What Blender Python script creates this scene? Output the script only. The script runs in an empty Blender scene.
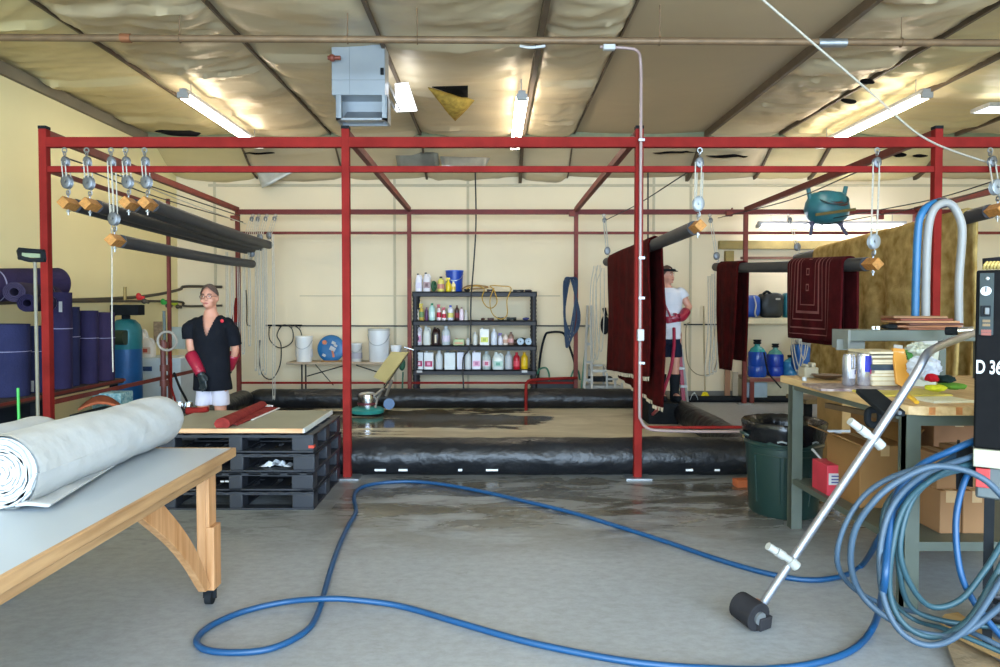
import bpy, math, random
from mathutils import Vector, Matrix, noise
random.seed(7)
C = bpy.context.scene.collection
PI = math.pi
V = Vector
R = math.radians

# ---------------------------------------------------------------- camera
FPX, CX, HOR, PITCH, EYE = 700.0, 493.0, 304.8, R(1.5), 1.5
CY = HOR + FPX * math.tan(PITCH)
cam = bpy.data.cameras.new('camera')
cam.sensor_width = 36.0
cam.lens = FPX / 1000 * 36
cam.shift_x = (500 - CX) / 1000
cam.shift_y = -(333.5 - CY) / 1000
cam.clip_start = 0.05
camo = bpy.data.objects.new('camera', cam)
C.objects.link(camo)
camo.location = (0, 0, EYE)
camo.rotation_euler = (PI / 2 - PITCH, 0, 0)
bpy.context.scene.camera = camo


def ray(px, py):
    u = -(py - CY) / FPX
    return V(((px - CX) / FPX, math.cos(PITCH) + u * math.sin(PITCH), -math.sin(PITCH) + u * math.cos(PITCH)))


def P(px, py, Y):            # the place at depth Y seen at a pixel
    d = ray(px, py)
    t = Y / d.y
    return V((d.x * t, Y, EYE + d.z * t))


def G(px, py, z=0.0):        # the place at height z seen at a pixel
    d = ray(px, py)
    t = (z - EYE) / d.z
    return V((d.x * t, d.y * t, z))


def XX(px, Y):
    return P(px, 320, Y).x


# ---------------------------------------------------------------- materials
MATS = {}


def srgb(c):
    if isinstance(c, str):
        c = [int(c[i:i + 2], 16) / 255 for i in (0, 2, 4)]
    return tuple((x / 12.92 if x <= 0.04045 else ((x + 0.055) / 1.055) ** 2.4) for x in c) + (1,)


def mat(name, col, rough=0.6, metal=0.0, var=0.12, scale=8.0, bump=0.0, bscale=60.0, emit=0, alpha=1.0, trans=0, coat=0, stretch=None, col2=None, ior=None):
    if name in MATS:
        return MATS[name]
    m = bpy.data.materials.new(name)
    m.use_nodes = True
    nt = m.node_tree
    b = nt.nodes['Principled BSDF']
    b.inputs['Roughness'].default_value = rough
    b.inputs['Metallic'].default_value = metal
    if rough >= .8:
        b.inputs['Specular IOR Level'].default_value = .12
    if coat:
        b.inputs['Coat Weight'].default_value = coat
    if trans:
        b.inputs['Transmission Weight'].default_value = trans
    if ior:
        b.inputs['IOR'].default_value = ior
    b.inputs['Alpha'].default_value = alpha
    c = srgb(col)
    tc = nt.nodes.new('ShaderNodeTexCoord')
    mp = nt.nodes.new('ShaderNodeMapping')
    nt.links.new(tc.outputs['Object'], mp.inputs[0])
    if stretch:
        mp.inputs['Scale'].default_value = stretch
    if emit:
        b.inputs['Emission Color'].default_value = c
        b.inputs['Emission Strength'].default_value = emit
        b.inputs['Base Color'].default_value = c
    elif var:
        n = nt.nodes.new('ShaderNodeTexNoise')
        n.inputs['Scale'].default_value = scale
        n.inputs['Detail'].default_value = 4
        nt.links.new(mp.outputs[0], n.inputs['Vector'])
        r = nt.nodes.new('ShaderNodeValToRGB')
        r.color_ramp.elements[0].position = 0.3
        r.color_ramp.elements[1].position = 0.7
        if col2:
            c2 = srgb(col2)
        else:
            c2 = tuple(min(1, x * (1 + var)) for x in c[:3]) + (1,)
            c = tuple(x * (1 - var) for x in c[:3]) + (1,)
        r.color_ramp.elements[0].color = c
        r.color_ramp.elements[1].color = c2
        nt.links.new(n.outputs['Fac'], r.inputs[0])
        nt.links.new(r.outputs[0], b.inputs['Base Color'])
    else:
        b.inputs['Base Color'].default_value = c
    if bump:
        n2 = nt.nodes.new('ShaderNodeTexNoise')
        n2.inputs['Scale'].default_value = bscale
        n2.inputs['Detail'].default_value = 3
        nt.links.new(mp.outputs[0], n2.inputs['Vector'])
        bp = nt.nodes.new('ShaderNodeBump')
        bp.inputs['Strength'].default_value = bump
        bp.inputs['Distance'].default_value = 0.02
        nt.links.new(n2.outputs['Fac'], bp.inputs['Height'])
        nt.links.new(bp.outputs[0], b.inputs['Normal'])
    MATS[name] = m
    return m


# ---------------------------------------------------------------- mesh builder
def frame_of(d):
    d = V(d).normalized()
    up = V((0, 0, 1)) if abs(d.z) < 0.95 else V((0, 1, 0))
    a = d.cross(up).normalized()
    return a, a.cross(d).normalized(), d      # side, up, forward


def catmull(pts, k=6, closed=False):
    pts = [V(p) for p in pts]
    n = len(pts)
    if n < 3:
        return pts
    out = []
    rng = n if closed else n - 1
    for i in range(rng):
        p0 = pts[(i - 1) % n] if closed or i > 0 else pts[0] * 2 - pts[1]
        p1, p2 = pts[i], pts[(i + 1) % n]
        p3 = pts[(i + 2) % n] if closed or i + 2 < n else pts[-1] * 2 - pts[-2]
        for j in range(k):
            t = j / k
            out.append(0.5 * ((2 * p1) + (p2 - p0) * t + (2 * p0 - 5 * p1 + 4 * p2 - p3) * t * t + (3 * p1 - p0 - 3 * p2 + p3) * t ** 3))
    if not closed:
        out.append(pts[-1])
    return out


class MB:
    def __init__(s):
        s.v, s.f, s.uv = [], [], None

    def add(s, vs, fs):
        o = len(s.v)
        s.v += [V(x) for x in vs]
        s.f += [tuple(i + o for i in f) for f in fs]
        return s

    def box(s, c, d, rot=None):
        c = V(c)
        hx, hy, hz = d[0] / 2, d[1] / 2, d[2] / 2
        vs = [V((x, y, z)) for z in (-hz, hz) for y in (-hy, hy) for x in (-hx, hx)]
        if rot is not None:
            if not isinstance(rot, Matrix):
                rot = Matrix.Rotation(rot, 3, 'Z')
            vs = [rot @ v for v in vs]
        return s.add([v + c for v in vs], [(0, 2, 3, 1), (4, 5, 7, 6), (0, 1, 5, 4), (2, 6, 7, 3), (0, 4, 6, 2), (1, 3, 7, 5)])

    def bb(s, x0, x1, y0, y1, z0, z1):
        return s.box(((x0 + x1) / 2, (y0 + y1) / 2, (z0 + z1) / 2), (abs(x1 - x0), abs(y1 - y0), abs(z1 - z0)))

    def bar(s, p0, p1, w, h, roll=0):
        p0, p1 = V(p0), V(p1)
        a, b, d = frame_of(p1 - p0)
        if roll:
            q = Matrix.Rotation(roll, 3, d)
            a, b = q @ a, q @ b
        vs = []
        for p in (p0, p1):
            for sx, sy in ((-1, -1), (1, -1), (1, 1), (-1, 1)):
                vs.append(p + a * sx * w / 2 + b * sy * h / 2)
        return s.add(vs, [(3, 2, 1, 0), (4, 5, 6, 7), (0, 1, 5, 4), (1, 2, 6, 5), (2, 3, 7, 6), (3, 0, 4, 7)])

    def rings(s, rings, cap=True, closed=False):
        n = len(rings[0])
        vs = [p for r in rings for p in r]
        fs = []
        m = len(rings)
        for i in range(m if closed else m - 1):
            a, b = i * n, ((i + 1) % m) * n
            for j in range(n):
                k = (j + 1) % n
                fs.append((a + j, a + k, b + k, b + j))
        if cap and not closed:
            fs.append(tuple(range(n - 1, -1, -1)))
            fs.append(tuple((m - 1) * n + j for j in range(n)))
        return s.add(vs, fs)

    def cyl(s, p0, p1, r0, r1=None, n=16, cap=True):
        r1 = r0 if r1 is None else r1
        p0, p1 = V(p0), V(p1)
        a, b, d = frame_of(p1 - p0)
        rg = []
        for p, r in ((p0, r0), (p1, r1)):
            rg.append([p + (a * math.cos(2 * PI * j / n) + b * math.sin(2 * PI * j / n)) * r for j in range(n)])
        return s.rings(rg, cap)

    def tube(s, pts, r, n=10, k=6, closed=False, smooth=True, cap=True):
        pts = catmull(pts, k, closed) if smooth else [V(p) for p in pts]
        m = len(pts)
        rr = r if callable(r) else (lambda t: r)
        rg = []
        a = None
        for i, p in enumerate(pts):
            if closed:
                d = pts[(i + 1) % m] - pts[i - 1]
            else:
                d = pts[min(i + 1, m - 1)] - pts[max(i - 1, 0)]
            if d.length < 1e-9:
                d = V((0, 0, 1))
            d.normalize()
            if a is None:
                a, b, _ = frame_of(d)
            a = (a - d * a.dot(d))
            if a.length < 1e-6:
                a = frame_of(d)[0]
            a.normalize()
            b = d.cross(a)
            q = rr(i / max(1, m - 1))
            rg.append([p + (a * math.cos(2 * PI * j / n) + b * math.sin(2 * PI * j / n)) * q for j in range(n)])
        return s.rings(rg, cap, closed)

    def lathe(s, prof, c=(0, 0, 0), n=24, axis=None, sx=1, sy=1, cap=True):
        c = V(c)
        M = Matrix.Identity(3)
        if axis is not None:
            a, b, d = frame_of(axis)
            M = Matrix((a, b, d)).transposed()
        rg = []
        for r, z in prof:
            rg.append([c + M @ V((r * sx * math.cos(2 * PI * j / n), r * sy * math.sin(2 * PI * j / n), z)) for j in range(n)])
        return s.rings(rg, cap)

    def ell(s, c, r, n=16, m=10, rot=None):
        c = V(c)
        if not hasattr(r, '__len__'):
            r = (r, r, r)
        rg = []
        for i in range(m + 1):
            t = PI * i / m
            q = max(math.sin(t), 0.02)
            ring = [V((r[0] * q * math.cos(2 * PI * j / n), r[1] * q * math.sin(2 * PI * j / n), -r[2] * math.cos(t))) for j in range(n)]
            if rot is not None:
                ring = [rot @ p for p in ring]
            rg.append([c + p for p in ring])
        return s.rings(rg)

    def torus(s, c, R_, r, axis=(0, 0, 1), n=28, m=8, squash=1):
        a, b, d = frame_of(axis)
        c = V(c)
        return s.tube([c + (a * math.cos(2 * PI * i / n) + b * squash * math.sin(2 * PI * i / n)) * R_ for i in range(n)], r, m, closed=True, smooth=False)

    def grid(s, fn, nu, nv, uvf=None):
        vs = [fn(i / nu, j / nv) for j in range(nv + 1) for i in range(nu + 1)]
        fs = [(j * (nu + 1) + i, j * (nu + 1) + i + 1, (j + 1) * (nu + 1) + i + 1, (j + 1) * (nu + 1) + i) for j in range(nv) for i in range(nu)]
        if uvf:
            s.uv = [uvf(i / nu, j / nv) for j in range(nv + 1) for i in range(nu + 1)]
        return s.add(vs, fs)

    def prism(s, poly, axis, lo, hi):      # poly: 2D points in the two other axes
        def mk(a, b, t):
            return {'x': V((t, a, b)), 'y': V((a, t, b)), 'z': V((a, b, t))}[axis]
        return s.rings([[mk(a, b, lo) for a, b in poly], [mk(a, b, hi) for a, b in poly]])


def root_loc(p):
    l = V((0, 0, 0))
    while p is not None:
        l += p.location
        p = p.parent
    return l


def obj(name, mb, m, parent=None, label=None, bevel=0, solid=0, remesh=0, angle=38, smooth=True, smoothmod=0, loc=None):
    me = bpy.data.meshes.new(name)
    off = root_loc(parent)
    base = V((0, 0, 0))
    if parent is None and loc is None and mb.v:     # origin at the foot of the thing
        xs = [v.x for v in mb.v]; ys = [v.y for v in mb.v]; zs = [v.z for v in mb.v]
        base = V(((min(xs) + max(xs)) / 2, (min(ys) + max(ys)) / 2, min(zs)))
    elif loc is not None:
        base = V(loc)
    me.from_pydata([v - off - base for v in mb.v], [], mb.f)
    if mb.uv:
        l = me.uv_layers.new(name='uv')
        for lp in me.loops:
            l.data[lp.index].uv = mb.uv[lp.vertex_index]
    if smooth:
        me.polygons.foreach_set('use_smooth', [True] * len(me.polygons))
        me.set_sharp_from_angle(angle=R(angle))
    me.update()
    if m:
        me.materials.append(m)
    o = bpy.data.objects.new(name, me)
    C.objects.link(o)
    if parent:
        o.parent = parent
    o.location = base
    if label:
        o['label'] = label
    if bevel:
        b = o.modifiers.new('bevel', 'BEVEL')
        b.width = bevel
        b.segments = 2
        b.limit_method = 'ANGLE'
        b.angle_limit = R(50)
    if solid:
        b = o.modifiers.new('solid', 'SOLIDIFY')
        b.thickness = solid
        b.offset = 0
    if remesh:
        b = o.modifiers.new('remesh', 'REMESH')
        b.mode = 'VOXEL'
        b.voxel_size = remesh
        b.use_smooth_shade = True
        if smoothmod:
            q = o.modifiers.new('smooth', 'SMOOTH')
            q.iterations = smoothmod
            q.factor = 0.6
    return o


def tag(o, label=None, cat=None, group=None, kind=None):
    if label: o['label'] = label
    if cat: o['category'] = cat
    if group: o['group'] = group
    if kind: o['kind'] = kind
    return o


def thing(name, label, cat, loc=(0, 0, 0), group=None):
    o = bpy.data.objects.new(name, None)
    o.empty_display_size = 0.1
    C.objects.link(o)
    o.location = loc
    return tag(o, label, cat, group)


def struct(name, mb, m, **k):
    return tag(obj(name, mb, m, **k), kind='structure')


def dup(root, loc, label=None, group=None, rotz=None, scale=None):
    r = root.copy()
    C.objects.link(r)
    r.location = loc
    if rotz is not None: r.rotation_euler = (0, 0, rotz)
    if scale is not None: r.scale = (scale,) * 3
    if label: r['label'] = label
    if group: r['group'] = group
    for ch in list(root.children):
        c = ch.copy()
        C.objects.link(c)
        c.parent = r
        for g in ch.children:
            d = g.copy()
            C.objects.link(d)
            d.parent = c
    return r


# common materials
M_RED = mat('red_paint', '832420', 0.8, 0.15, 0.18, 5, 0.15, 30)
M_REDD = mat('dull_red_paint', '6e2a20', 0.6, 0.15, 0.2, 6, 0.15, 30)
M_BLACKP = mat('black_plastic_film', '14161a', 0.4, 0, 0.3, 4, 0.9, 9, stretch=(1, 1, 1))
M_BLACK = mat('black_plastic', '17181a', 0.45, 0, 0.2)
M_DARK = mat('dark_rubber', '1c1f22', 0.8, 0, 0.2)
M_PIPEG = mat('charcoal_foam_tube', '33353a', 0.55, 0, 0.15)
M_WHITE = mat('white_plastic', 'b6b7b6', 0.4, 0, 0.04)
M_OFFW = mat('offwhite_plastic', 'a6a59e', 0.45, 0, 0.05)
M_CHROME = mat('chrome', 'cfd3d8', 0.22, 1.0, 0.05)
M_STEEL = mat('galvanised_steel', 'a4a8aa', 0.42, 0.85, 0.1)
M_GREYP = mat('grey_green_paint', '545b51', 0.45, 0.1, 0.08, 6)
M_ROPE = mat('pale_rope', 'b9b5a8', 0.9, 0, 0.15, 60)
M_ROPED = mat('dark_cable', '1f1c1a', 0.6, 0, 0.1)
M_WOOD = mat('raw_pine', 'c99a64', 0.6, 0, 0, 1, 0.1, 40, col2=None)
M_WOODE = mat('timber_end_grain', 'b9803f', 0.7, 0, 0.25, 40)
M_SKIN = mat('skin', 'c78d74', 0.5, 0, 0.06)
M_BLUE = mat('blue_plastic', '1650a8', 0.35, 0, 0.08)
M_CARD = mat('cardboard', '8c6840', 0.8, 0, 0.07, 3)


def wood_mat(name, c1, c2, stretch=(1, 12, 12), rough=0.55):
    return mat(name, c1, rough, 0, 0.2, 2.5, 0.06, 30, stretch=stretch, col2=c2)


M_PINE = wood_mat('pine_boards', '96714a', 'bc966a', (14, 1, 14))
M_PINEZ = wood_mat('pine_post', 'a87444', 'c8986a', (14, 14, 1))
# ================================================================= ROOM
XL, XR, YB, YF, ZC = -5.04, 9.0, 11.2, -2.4, 4.03


def nodes_floor():
    m = bpy.data.materials.new('concrete_floor')
    m.use_nodes = True
    nt = m.node_tree
    N, L = nt.nodes, nt.links
    b = N['Principled BSDF']
    tc = N.new('ShaderNodeTexCoord')

    def noi(scale, detail=5, stretch=(1, 1, 1), rough=0.6, dist=0):
        mp = N.new('ShaderNodeMapping')
        mp.inputs['Scale'].default_value = stretch
        L.new(tc.outputs['Object'], mp.inputs[0])
        n = N.new('ShaderNodeTexNoise')
        n.inputs['Scale'].default_value = scale
        n.inputs['Detail'].default_value = detail
        n.inputs['Roughness'].default_value = rough
        n.inputs['Distortion'].default_value = dist
        L.new(mp.outputs[0], n.inputs['Vector'])
        return n.outputs['Fac']

    def ramp(x, a, bb, ca=(0, 0, 0, 1), cb=(1, 1, 1, 1)):
        r = N.new('ShaderNodeValToRGB')
        r.color_ramp.elements[0].position = a
        r.color_ramp.elements[1].position = bb
        r.color_ramp.elements[0].color = ca
        r.color_ramp.elements[1].color = cb
        L.new(x, r.inputs[0])
        return r.outputs[0]

    def mix(f, a, c, mode='MIX'):
        x = N.new('ShaderNodeMix')
        x.data_type = 'RGBA'
        x.blend_type = mode
        for s, q in ((0, f), (6, a), (7, c)):
            if isinstance(q, (float, int)):
                x.inputs[s].default_value = q
            elif isinstance(q, tuple):
                x.inputs[s].default_value = q
            else:
                L.new(q, x.inputs[s])
        return x.outputs[2]

    def math_(op, a, c, clamp=False):
        x = N.new('ShaderNodeMath')
        x.operation = op
        x.use_clamp = clamp
        for s, q in ((0, a), (1, c)):
            if isinstance(q, (float, int)):
                x.inputs[s].default_value = q
            else:
                L.new(q, x.inputs[s])
        return x.outputs[0]
    sep = N.new('ShaderNodeSeparateXYZ')
    L.new(tc.outputs['Object'], sep.inputs[0])
    X, Y = sep.outputs[0], sep.outputs[1]

    def band(v, lo, hi, soft):
        r1 = N.new('ShaderNodeMapRange'); r1.inputs[1].default_value = lo - soft; r1.inputs[2].default_value = lo + soft
        r2 = N.new('ShaderNodeMapRange'); r2.inputs[1].default_value = hi - soft; r2.inputs[2].default_value = hi + soft
        r2.inputs[3].default_value = 1; r2.inputs[4].default_value = 0
        L.new(v, r1.inputs[0]); L.new(v, r2.inputs[0])
        return math_('MULTIPLY', r1.outputs[0], r2.outputs[0])
    base = ramp(noi(0.7, 8), 0.3, 0.7, srgb('8e9294'), srgb('999c9e'))
    fine = ramp(noi(14, 10, (1, 1.5, 1), .75), 0.38, 0.6, srgb('cfccc4'), (1, 1, 1, 1))
    base = mix(0.5, base, fine, 'MULTIPLY')
    # worn, wet and rusty patches in front of the wash pool
    wetzone = band(Y, 4.55, 6.2, 0.5)
    wz2 = band(X, -1.3, 3.4, 0.5)
    wn = noi(2.6, 8, (0.5, 1.4, 1), 0.65, 0.5)
    damp = math_('MULTIPLY', wetzone, wz2)
    damp = math_('MULTIPLY', math_('ADD', damp, 0.0), ramp(wn, 0.38, 0.54))
    col = mix(math_('MULTIPLY', damp, 0.9), base, srgb('4f4838'))
    col = mix(math_('MULTIPLY', math_('MULTIPLY', wetzone, ramp(noi(5, 6, (0.6, 2, 1), 0.7, 1.0), 0.52, 0.6)), 0.55), col, srgb('403a33'))
    # scattered scuffs and dark spots everywhere
    spots = ramp(noi(4.5, 9, (1, 1.8, 1), 0.8), 0.6, 0.68)
    col = mix(math_('MULTIPLY', spots, 0.4), col, srgb('5d5a52'))
    # floor inside the pool: tan silt with standing water at the back
    pool = math_('MULTIPLY', band(Y, 6.2, 10.3, 0.04), band(X, -3.7, 2.5, 0.04))
    silt = ramp(noi(1.6, 7, (0.6, 1.5, 1), 0.6, 0.8), 0.35, 0.65, srgb('aea184'), srgb('d6ccb2'))
    col = mix(pool, col, silt)
    back = math_('MULTIPLY', band(Y, 8.1, 10.3, 0.5), band(X, -3.7, 0.9, 0.5))
    puddle = ramp(math_('MULTIPLY', back, noi(1.3, 6, (0.4, 1.3, 1), 0.6, 0.6)), 0.36, 0.42)
    left = ramp(math_('MULTIPLY', math_('MULTIPLY', band(Y, 6.2, 9.5, 0.3), band(X, -3.7, -0.2, 1.2)), noi(2.3, 7, (0.5, 2.6, 1), 0.7, 0.6)), 0.47, 0.53)
    puddle = math_('MAXIMUM', puddle, left)
    col = mix(math_('MULTIPLY', puddle, 0.85), col, srgb('23201a'))
    L.new(col, b.inputs['Base Color'])
    wet = math_('MAXIMUM', puddle, math_('MULTIPLY', math_('MULTIPLY', wetzone, wz2), math_('MULTIPLY', ramp(wn, 0.34, 0.55), 0.8)))
    wet = math_('MAXIMUM', wet, math_('MULTIPLY', pool, 0.22))
    ro = N.new('ShaderNodeMapRange')
    L.new(wet, ro.inputs[0])
    ro.inputs[3].default_value = 0.46
    ro.inputs[4].default_value = 0.08
    L.new(ro.outputs[0], b.inputs['Roughness'])
    bp = N.new('ShaderNodeBump')
    bp.inputs['Strength'].default_value = 0.12
    bp.inputs['Distance'].default_value = 0.01
    L.new(noi(22, 6), bp.inputs['Height'])
    L.new(bp.outputs[0], b.inputs['Normal'])
    return m


struct('floor', MB().bb(XL, XR, YF - 3, YB, -0.1, 0), nodes_floor(), loc=(0, 0, 0))
M_WALLL = mat('lamp_tinted_wall_paint', 'e3d6a2', 0.7, 0, 0.04, 0.8, 0.03, 50)  # yellow tint of the fluorescent light put into the side wall colour
M_WALLB = mat('offwhite_wall_paint', 'dfcfae', 0.7, 0, 0.05, 0.7, 0.03, 50)
M_SHADE = mat('painted_shade', '7a705c', 0.8, 0, 0.1, 2)
struct('wall_left', MB().bb(XL - 0.15, XL, YF - 3, YB, 0, ZC + 0.3), M_WALLL)
struct('wall_right', MB().bb(XR, XR + 0.15, YF - 3, YB, 0, ZC + 0.3), M_WALLL)
struct('wall_back', MB().bb(XL - 0.15, XR + 0.15, YB, YB + 0.15, 0, ZC + 0.3), M_WALLB)
# front wall behind the viewer with the wide open bay doorway
fw = MB().bb(XL, -4.3, YF - 0.15, YF, 0, ZC).bb(6.2, XR, YF - 0.15, YF, 0, ZC).bb(-4.3, 6.2, YF - 0.15, YF, 3.75, ZC)
struct('wall_front', fw, M_WALLB)
# shallow pilasters, panel joints and dado line on the back wall
M_JOINT = mat('wall_joint', 'b9ad90', 0.7, 0, 0.05)
for i, px in enumerate((216, 395, 468, 653, 690)):
    x = XX(px, YB)
    struct('trim_%d' % (i + 1), MB().bb(x - 0.02, x + 0.02, YB - 0.012, YB, 0, 3.55), M_JOINT)
struct('trim_6', MB().bb(XX(210, YB), XR, YB - 0.02, YB, 3.38, 3.42), M_JOINT)
struct('trim_7', MB().bb(XX(300, YB), XX(560, YB), YB - 0.008, YB, 1.635, 1.65), M_JOINT)
struct('baseboard_back', MB().bb(XX(600, YB), XR, YB - 0.03, YB, 0, 0.12), mat('grey_baseboard', '6f6d66', 0.7))
# darker strip that paints in the shade along the left wall's top
struct('trim_8', MB().bb(XL, XL + 0.05, YF, YB, ZC - 0.18, ZC - 0.05), M_SHADE)


# ---- ceiling of draped reflective insulation blankets
def foil(name, c1, c2, metal=0.55, rough=0.36, bump=0.45):
    m = mat(name, c1, rough, metal, 0.2, 0.9, bump, 3.2, stretch=(0.5, 1.7, 1), col2=c2)
    return m


M_FOIL = foil('foil_blanket', 'b3a283', 'cdbd9b', .22, .46)
M_FOILY = foil('foil_blanket_yellowed', 'b8a87c', 'd2c394', .22, .46)
M_TAN = mat('kraft_blanket', 'b09c7c', 0.6, 0.0, 0.05, 0.6, 0.1, 4)
M_FIBRE = mat('yellow_glass_fibre', 'a8873c', 0.95, 0, 0.3, 20, 0.6, 40)
M_BEAM = mat('purlin_steel', '5c4c3a', 0.6, 0.2, 0.15)
edges = [XL, -3.75, -2.35, -1.05, 0.43, 1.18, 3.08, 4.15, 5.02, 6.7, XR]


def drop(y):                 # the blankets sag down to the back wall
    s = max(0, min(1, (y - 10.15) / (YB - 10.15)))
    return .46 * s * s * (3 - 2 * s)


def wrinkle(x, y, s, amp, diag=0.0):
    xx = x + diag * y
    wx = xx + .35 * noise.noise(V((x * .8, y * .8, s)))
    wy = y + .35 * noise.noise(V((x * .9 + 7, y * .7, s)))
    a = abs(noise.noise(V((wx * 0.6 + s, wy * 1.3, s)))) * .7
    b = (1 - abs(noise.noise(V((wx * 0.9 + s * 3, wy * 4.2 + xx * 0.8, s * 2))))) ** 6 * 0.20
    c = (1 - abs(noise.noise(V((wx * 2.4 + wy, wy * 7.5 - x * 1.5, s + 9))))) ** 6 * 0.13
    msk = .35 + .9 * max(0, min(1, .5 + 1.6 * noise.noise(V((x * .5, y * .45, s + 20)))))
    return (a + (b + c) * msk) * amp


for i in range(len(edges) - 1):
    x0, x1 = edges[i], edges[i + 1]
    smooth_ = i == 5
    amp = 0.012 if smooth_ else (0.11, 0.16, 0.15, 0.12, 0.15, 0, 0.16, 0.16, 0.12, 0.11)[i]
    diag = (0.3, 0.8, -0.5, 0.1, 0.0, 0, 0.2, 0.5, 0.3, 0)[i]
    y0 = 2.6
    nx = max(8, int((x1 - x0) / 0.045))
    ny = int((YB - y0) / 0.045)

    def fn(u, v, x0=x0, x1=x1, i=i, amp=amp, diag=diag):
        x = x0 + (x1 - x0) * u
        y = y0 + (YB - y0) * v
        belly = math.sin(PI * u) * 0.03
        # every blanket length is lapped about 1.5 m along the bay
        lap = ((y + i * 0.37) / 1.55) % 1.0
        step = 0.05 * (1 - lap) ** 4 if i != 5 else 0.0
        e = min(1, min(u, 1 - u) * 8)
        return V((x, y, ZC - 0.02 - drop(y) - belly - step * e - wrinkle(x, y, i * 7.3, amp, diag) * (0.35 + 0.65 * e)))
    g = MB().grid(fn, nx, ny)
    g.f = [tuple(reversed(f)) for f in g.f]
    struct('ceiling', g, M_TAN if smooth_ else (M_FOILY if i in (0, 7, 8) else M_FOIL), angle=60)
    struct('ceiling', MB().bb(x0, x1, YF - 0.15, y0 + 0.05, ZC - 0.04, ZC), M_FOIL)
struct('ceiling', MB().bb(XL - 0.15, XR + 0.15, YF - 0.2, YB + 0.15, ZC + 0.12, ZC + 0.25), mat('roof_deck', '3a3226', 0.9))
# purlins between the blankets
for i, (x, w, h) in enumerate(((-3.75, .02, .05), (-2.35, .02, .05), (-1.05, .03, .06), (0.43, .05, .12), (1.18, .02, .04), (3.08, .045, .09), (4.15, .03, .06), (5.02, .04, .07), (6.7, .04, .07))):
    struct('trim_%d' % (i + 10), MB().bb(x - w / 2, x + w / 2, 2.5, 10.2, ZC - 0.02 - h, ZC + 0.05).rings([[V((x + a, y, ZC - drop(y) - .02 + b)) for a, b in ((-w / 2, -h), (w / 2, -h), (w / 2, .05), (-w / 2, .05))] for y in (10.2, 10.35, 10.5, 10.65, 10.8, 10.95, 11.1, 11.19)]), M_BEAM)
# rafter line running across near the wash frame
struct('trim_20', MB().bb(XL, XR, 10.2, 10.23, ZC - 0.15, ZC), mat('green_grey_strip', '6f7355', 0.6))

# ---- skylights and torn places
M_SKY = mat('skylight_panel', 'eef4ff', 0.5, emit=1.3, var=0)


def skylight(n, x0, x1, y0, y1, quad=None):
    z = ZC - 0.30
    t = thing('skylight', n, 'skylight', ((x0 + x1) / 2, (y0 + y1) / 2, z))
    obj('panel', MB().bb(x0, x1, y0, y1, z, z + 0.015) if quad is None else MB().rings([quad, [q + V((0, 0, .015)) for q in quad]]), M_SKY, t, smooth=False)
    if quad: x1 = x0; x0 = min(q.x for q in quad)
    fr = MB()
    for a in ((x0 - .015, x0, y0 - .015, y1 + .015), (x1, x1 + .015, y0 - .015, y1 + .015), (x0, x1, y0 - .015, y0), (x0, x1, y1, y1 + .015)):
        fr.bb(*a, z - 0.005, z + 0.04)
    obj('frame', fr, M_STEEL, t)


zsk = ZC - 0.3
a = G(397, 85, zsk); b_ = G(416, 111, zsk)
skylight('small bright skylight in the torn ceiling beside the heater', a.x - .1, a.x - .08, b_.y, a.y, [G(395, 85, zsk), G(408, 84, zsk), G(417, 111, zsk), G(396, 112, zsk)])
a = G(990, 106, zsk); b_ = G(1010, 113, zsk)
skylight('bright skylight at the right edge of the ceiling', a.x, a.x + 1.0, a.y, b_.y)


def flap(lab, quad, m=M_FIBRE, back=None, th=0.02):
    t = thing('hanging_insulation_flap', lab, 'insulation flap', tuple(sum((V(q) for q in quad), V()) / len(quad)))
    n = 8

    def fn(u, v):
        if len(quad) == 4:
            p = V(quad[0]) * (1 - u) * (1 - v) + V(quad[1]) * u * (1 - v) + V(quad[2]) * u * v + V(quad[3]) * (1 - u) * v
        else:
            p = V(quad[0]) * (1 - u) + (V(quad[1]) * (1 - v) + V(quad[2]) * v) * u
        return p + V((0, 0, -0.06 * math.sin(PI * u) * math.sin(PI * v) + 0.02 * noise.noise(p * 4)))
    obj('blanket', MB().grid(fn, n, n), m, t, solid=th)
    return t


def onceil(px, py, dz=0.28):
    return G(px, py, ZC - dz)


f_ = flap('torn insulation flap showing yellow fibre near the centre skylight', [onceil(474, 100), onceil(428, 88), onceil(455, 121, .45), ], M_FIBRE)
obj('dark_gap', MB().grid(lambda u, v: (onceil(432, 87, .31) * (1 - u) + onceil(468, 86, .31) * u) * (1 - v) + (onceil(462, 97, .31) * (1 - u) + onceil(468, 97, .31) * u) * v, 3, 3), mat('torn_gap', '0c0a08', 0.95), f_, solid=0.01)
flap('pale loose foil sheet hanging near the back left corner', [P(252, 158, 10.9), P(325, 158, 10.9), P(262, 188, 10.8), ], mat('pale_foil', 'b9b8ae', 0.5, 0.3))
flap('grey foil sheet sagging behind the second post', [P(395, 153, 10.6), P(438, 152, 10.6), P(440, 168, 10.5), P(398, 170, 10.5)], mat('grey_foil', '86867e', 0.35, 0.6))
flap('bright crumpled foil scrap by the middle of the back ceiling', [P(440, 156, 10.4), P(490, 158, 10.4), P(484, 168, 10.3), P(442, 166, 10.3)], mat('bright_foil', 'd5d6d2', 0.3, 0.8))
M_HOLE = mat('dark_tear', '0b0908', 0.95)


def tear(lab, px0, px1, py0, py1, Y):
    c = P((px0 + px1) / 2, (py0 + py1) / 2, Y)
    w = (px1 - px0) / 2 * Y / FPX
    h = (py1 - py0) / 2 * Y / FPX * .7
    mb = MB().ell(c, (w, 0.03, h), 20, 8)
    for i, v in enumerate(mb.v):
        q_ = V((v.x, 0, v.z)) * 5
        v.z += 1.4 * h * noise.noise(q_)
        v.x += .5 * w * noise.noise(q_ * .7 + V((5, 5, 5)))
    tag(obj('ceiling_tear', mb, M_HOLE), lab, 'ceiling tear')


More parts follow.
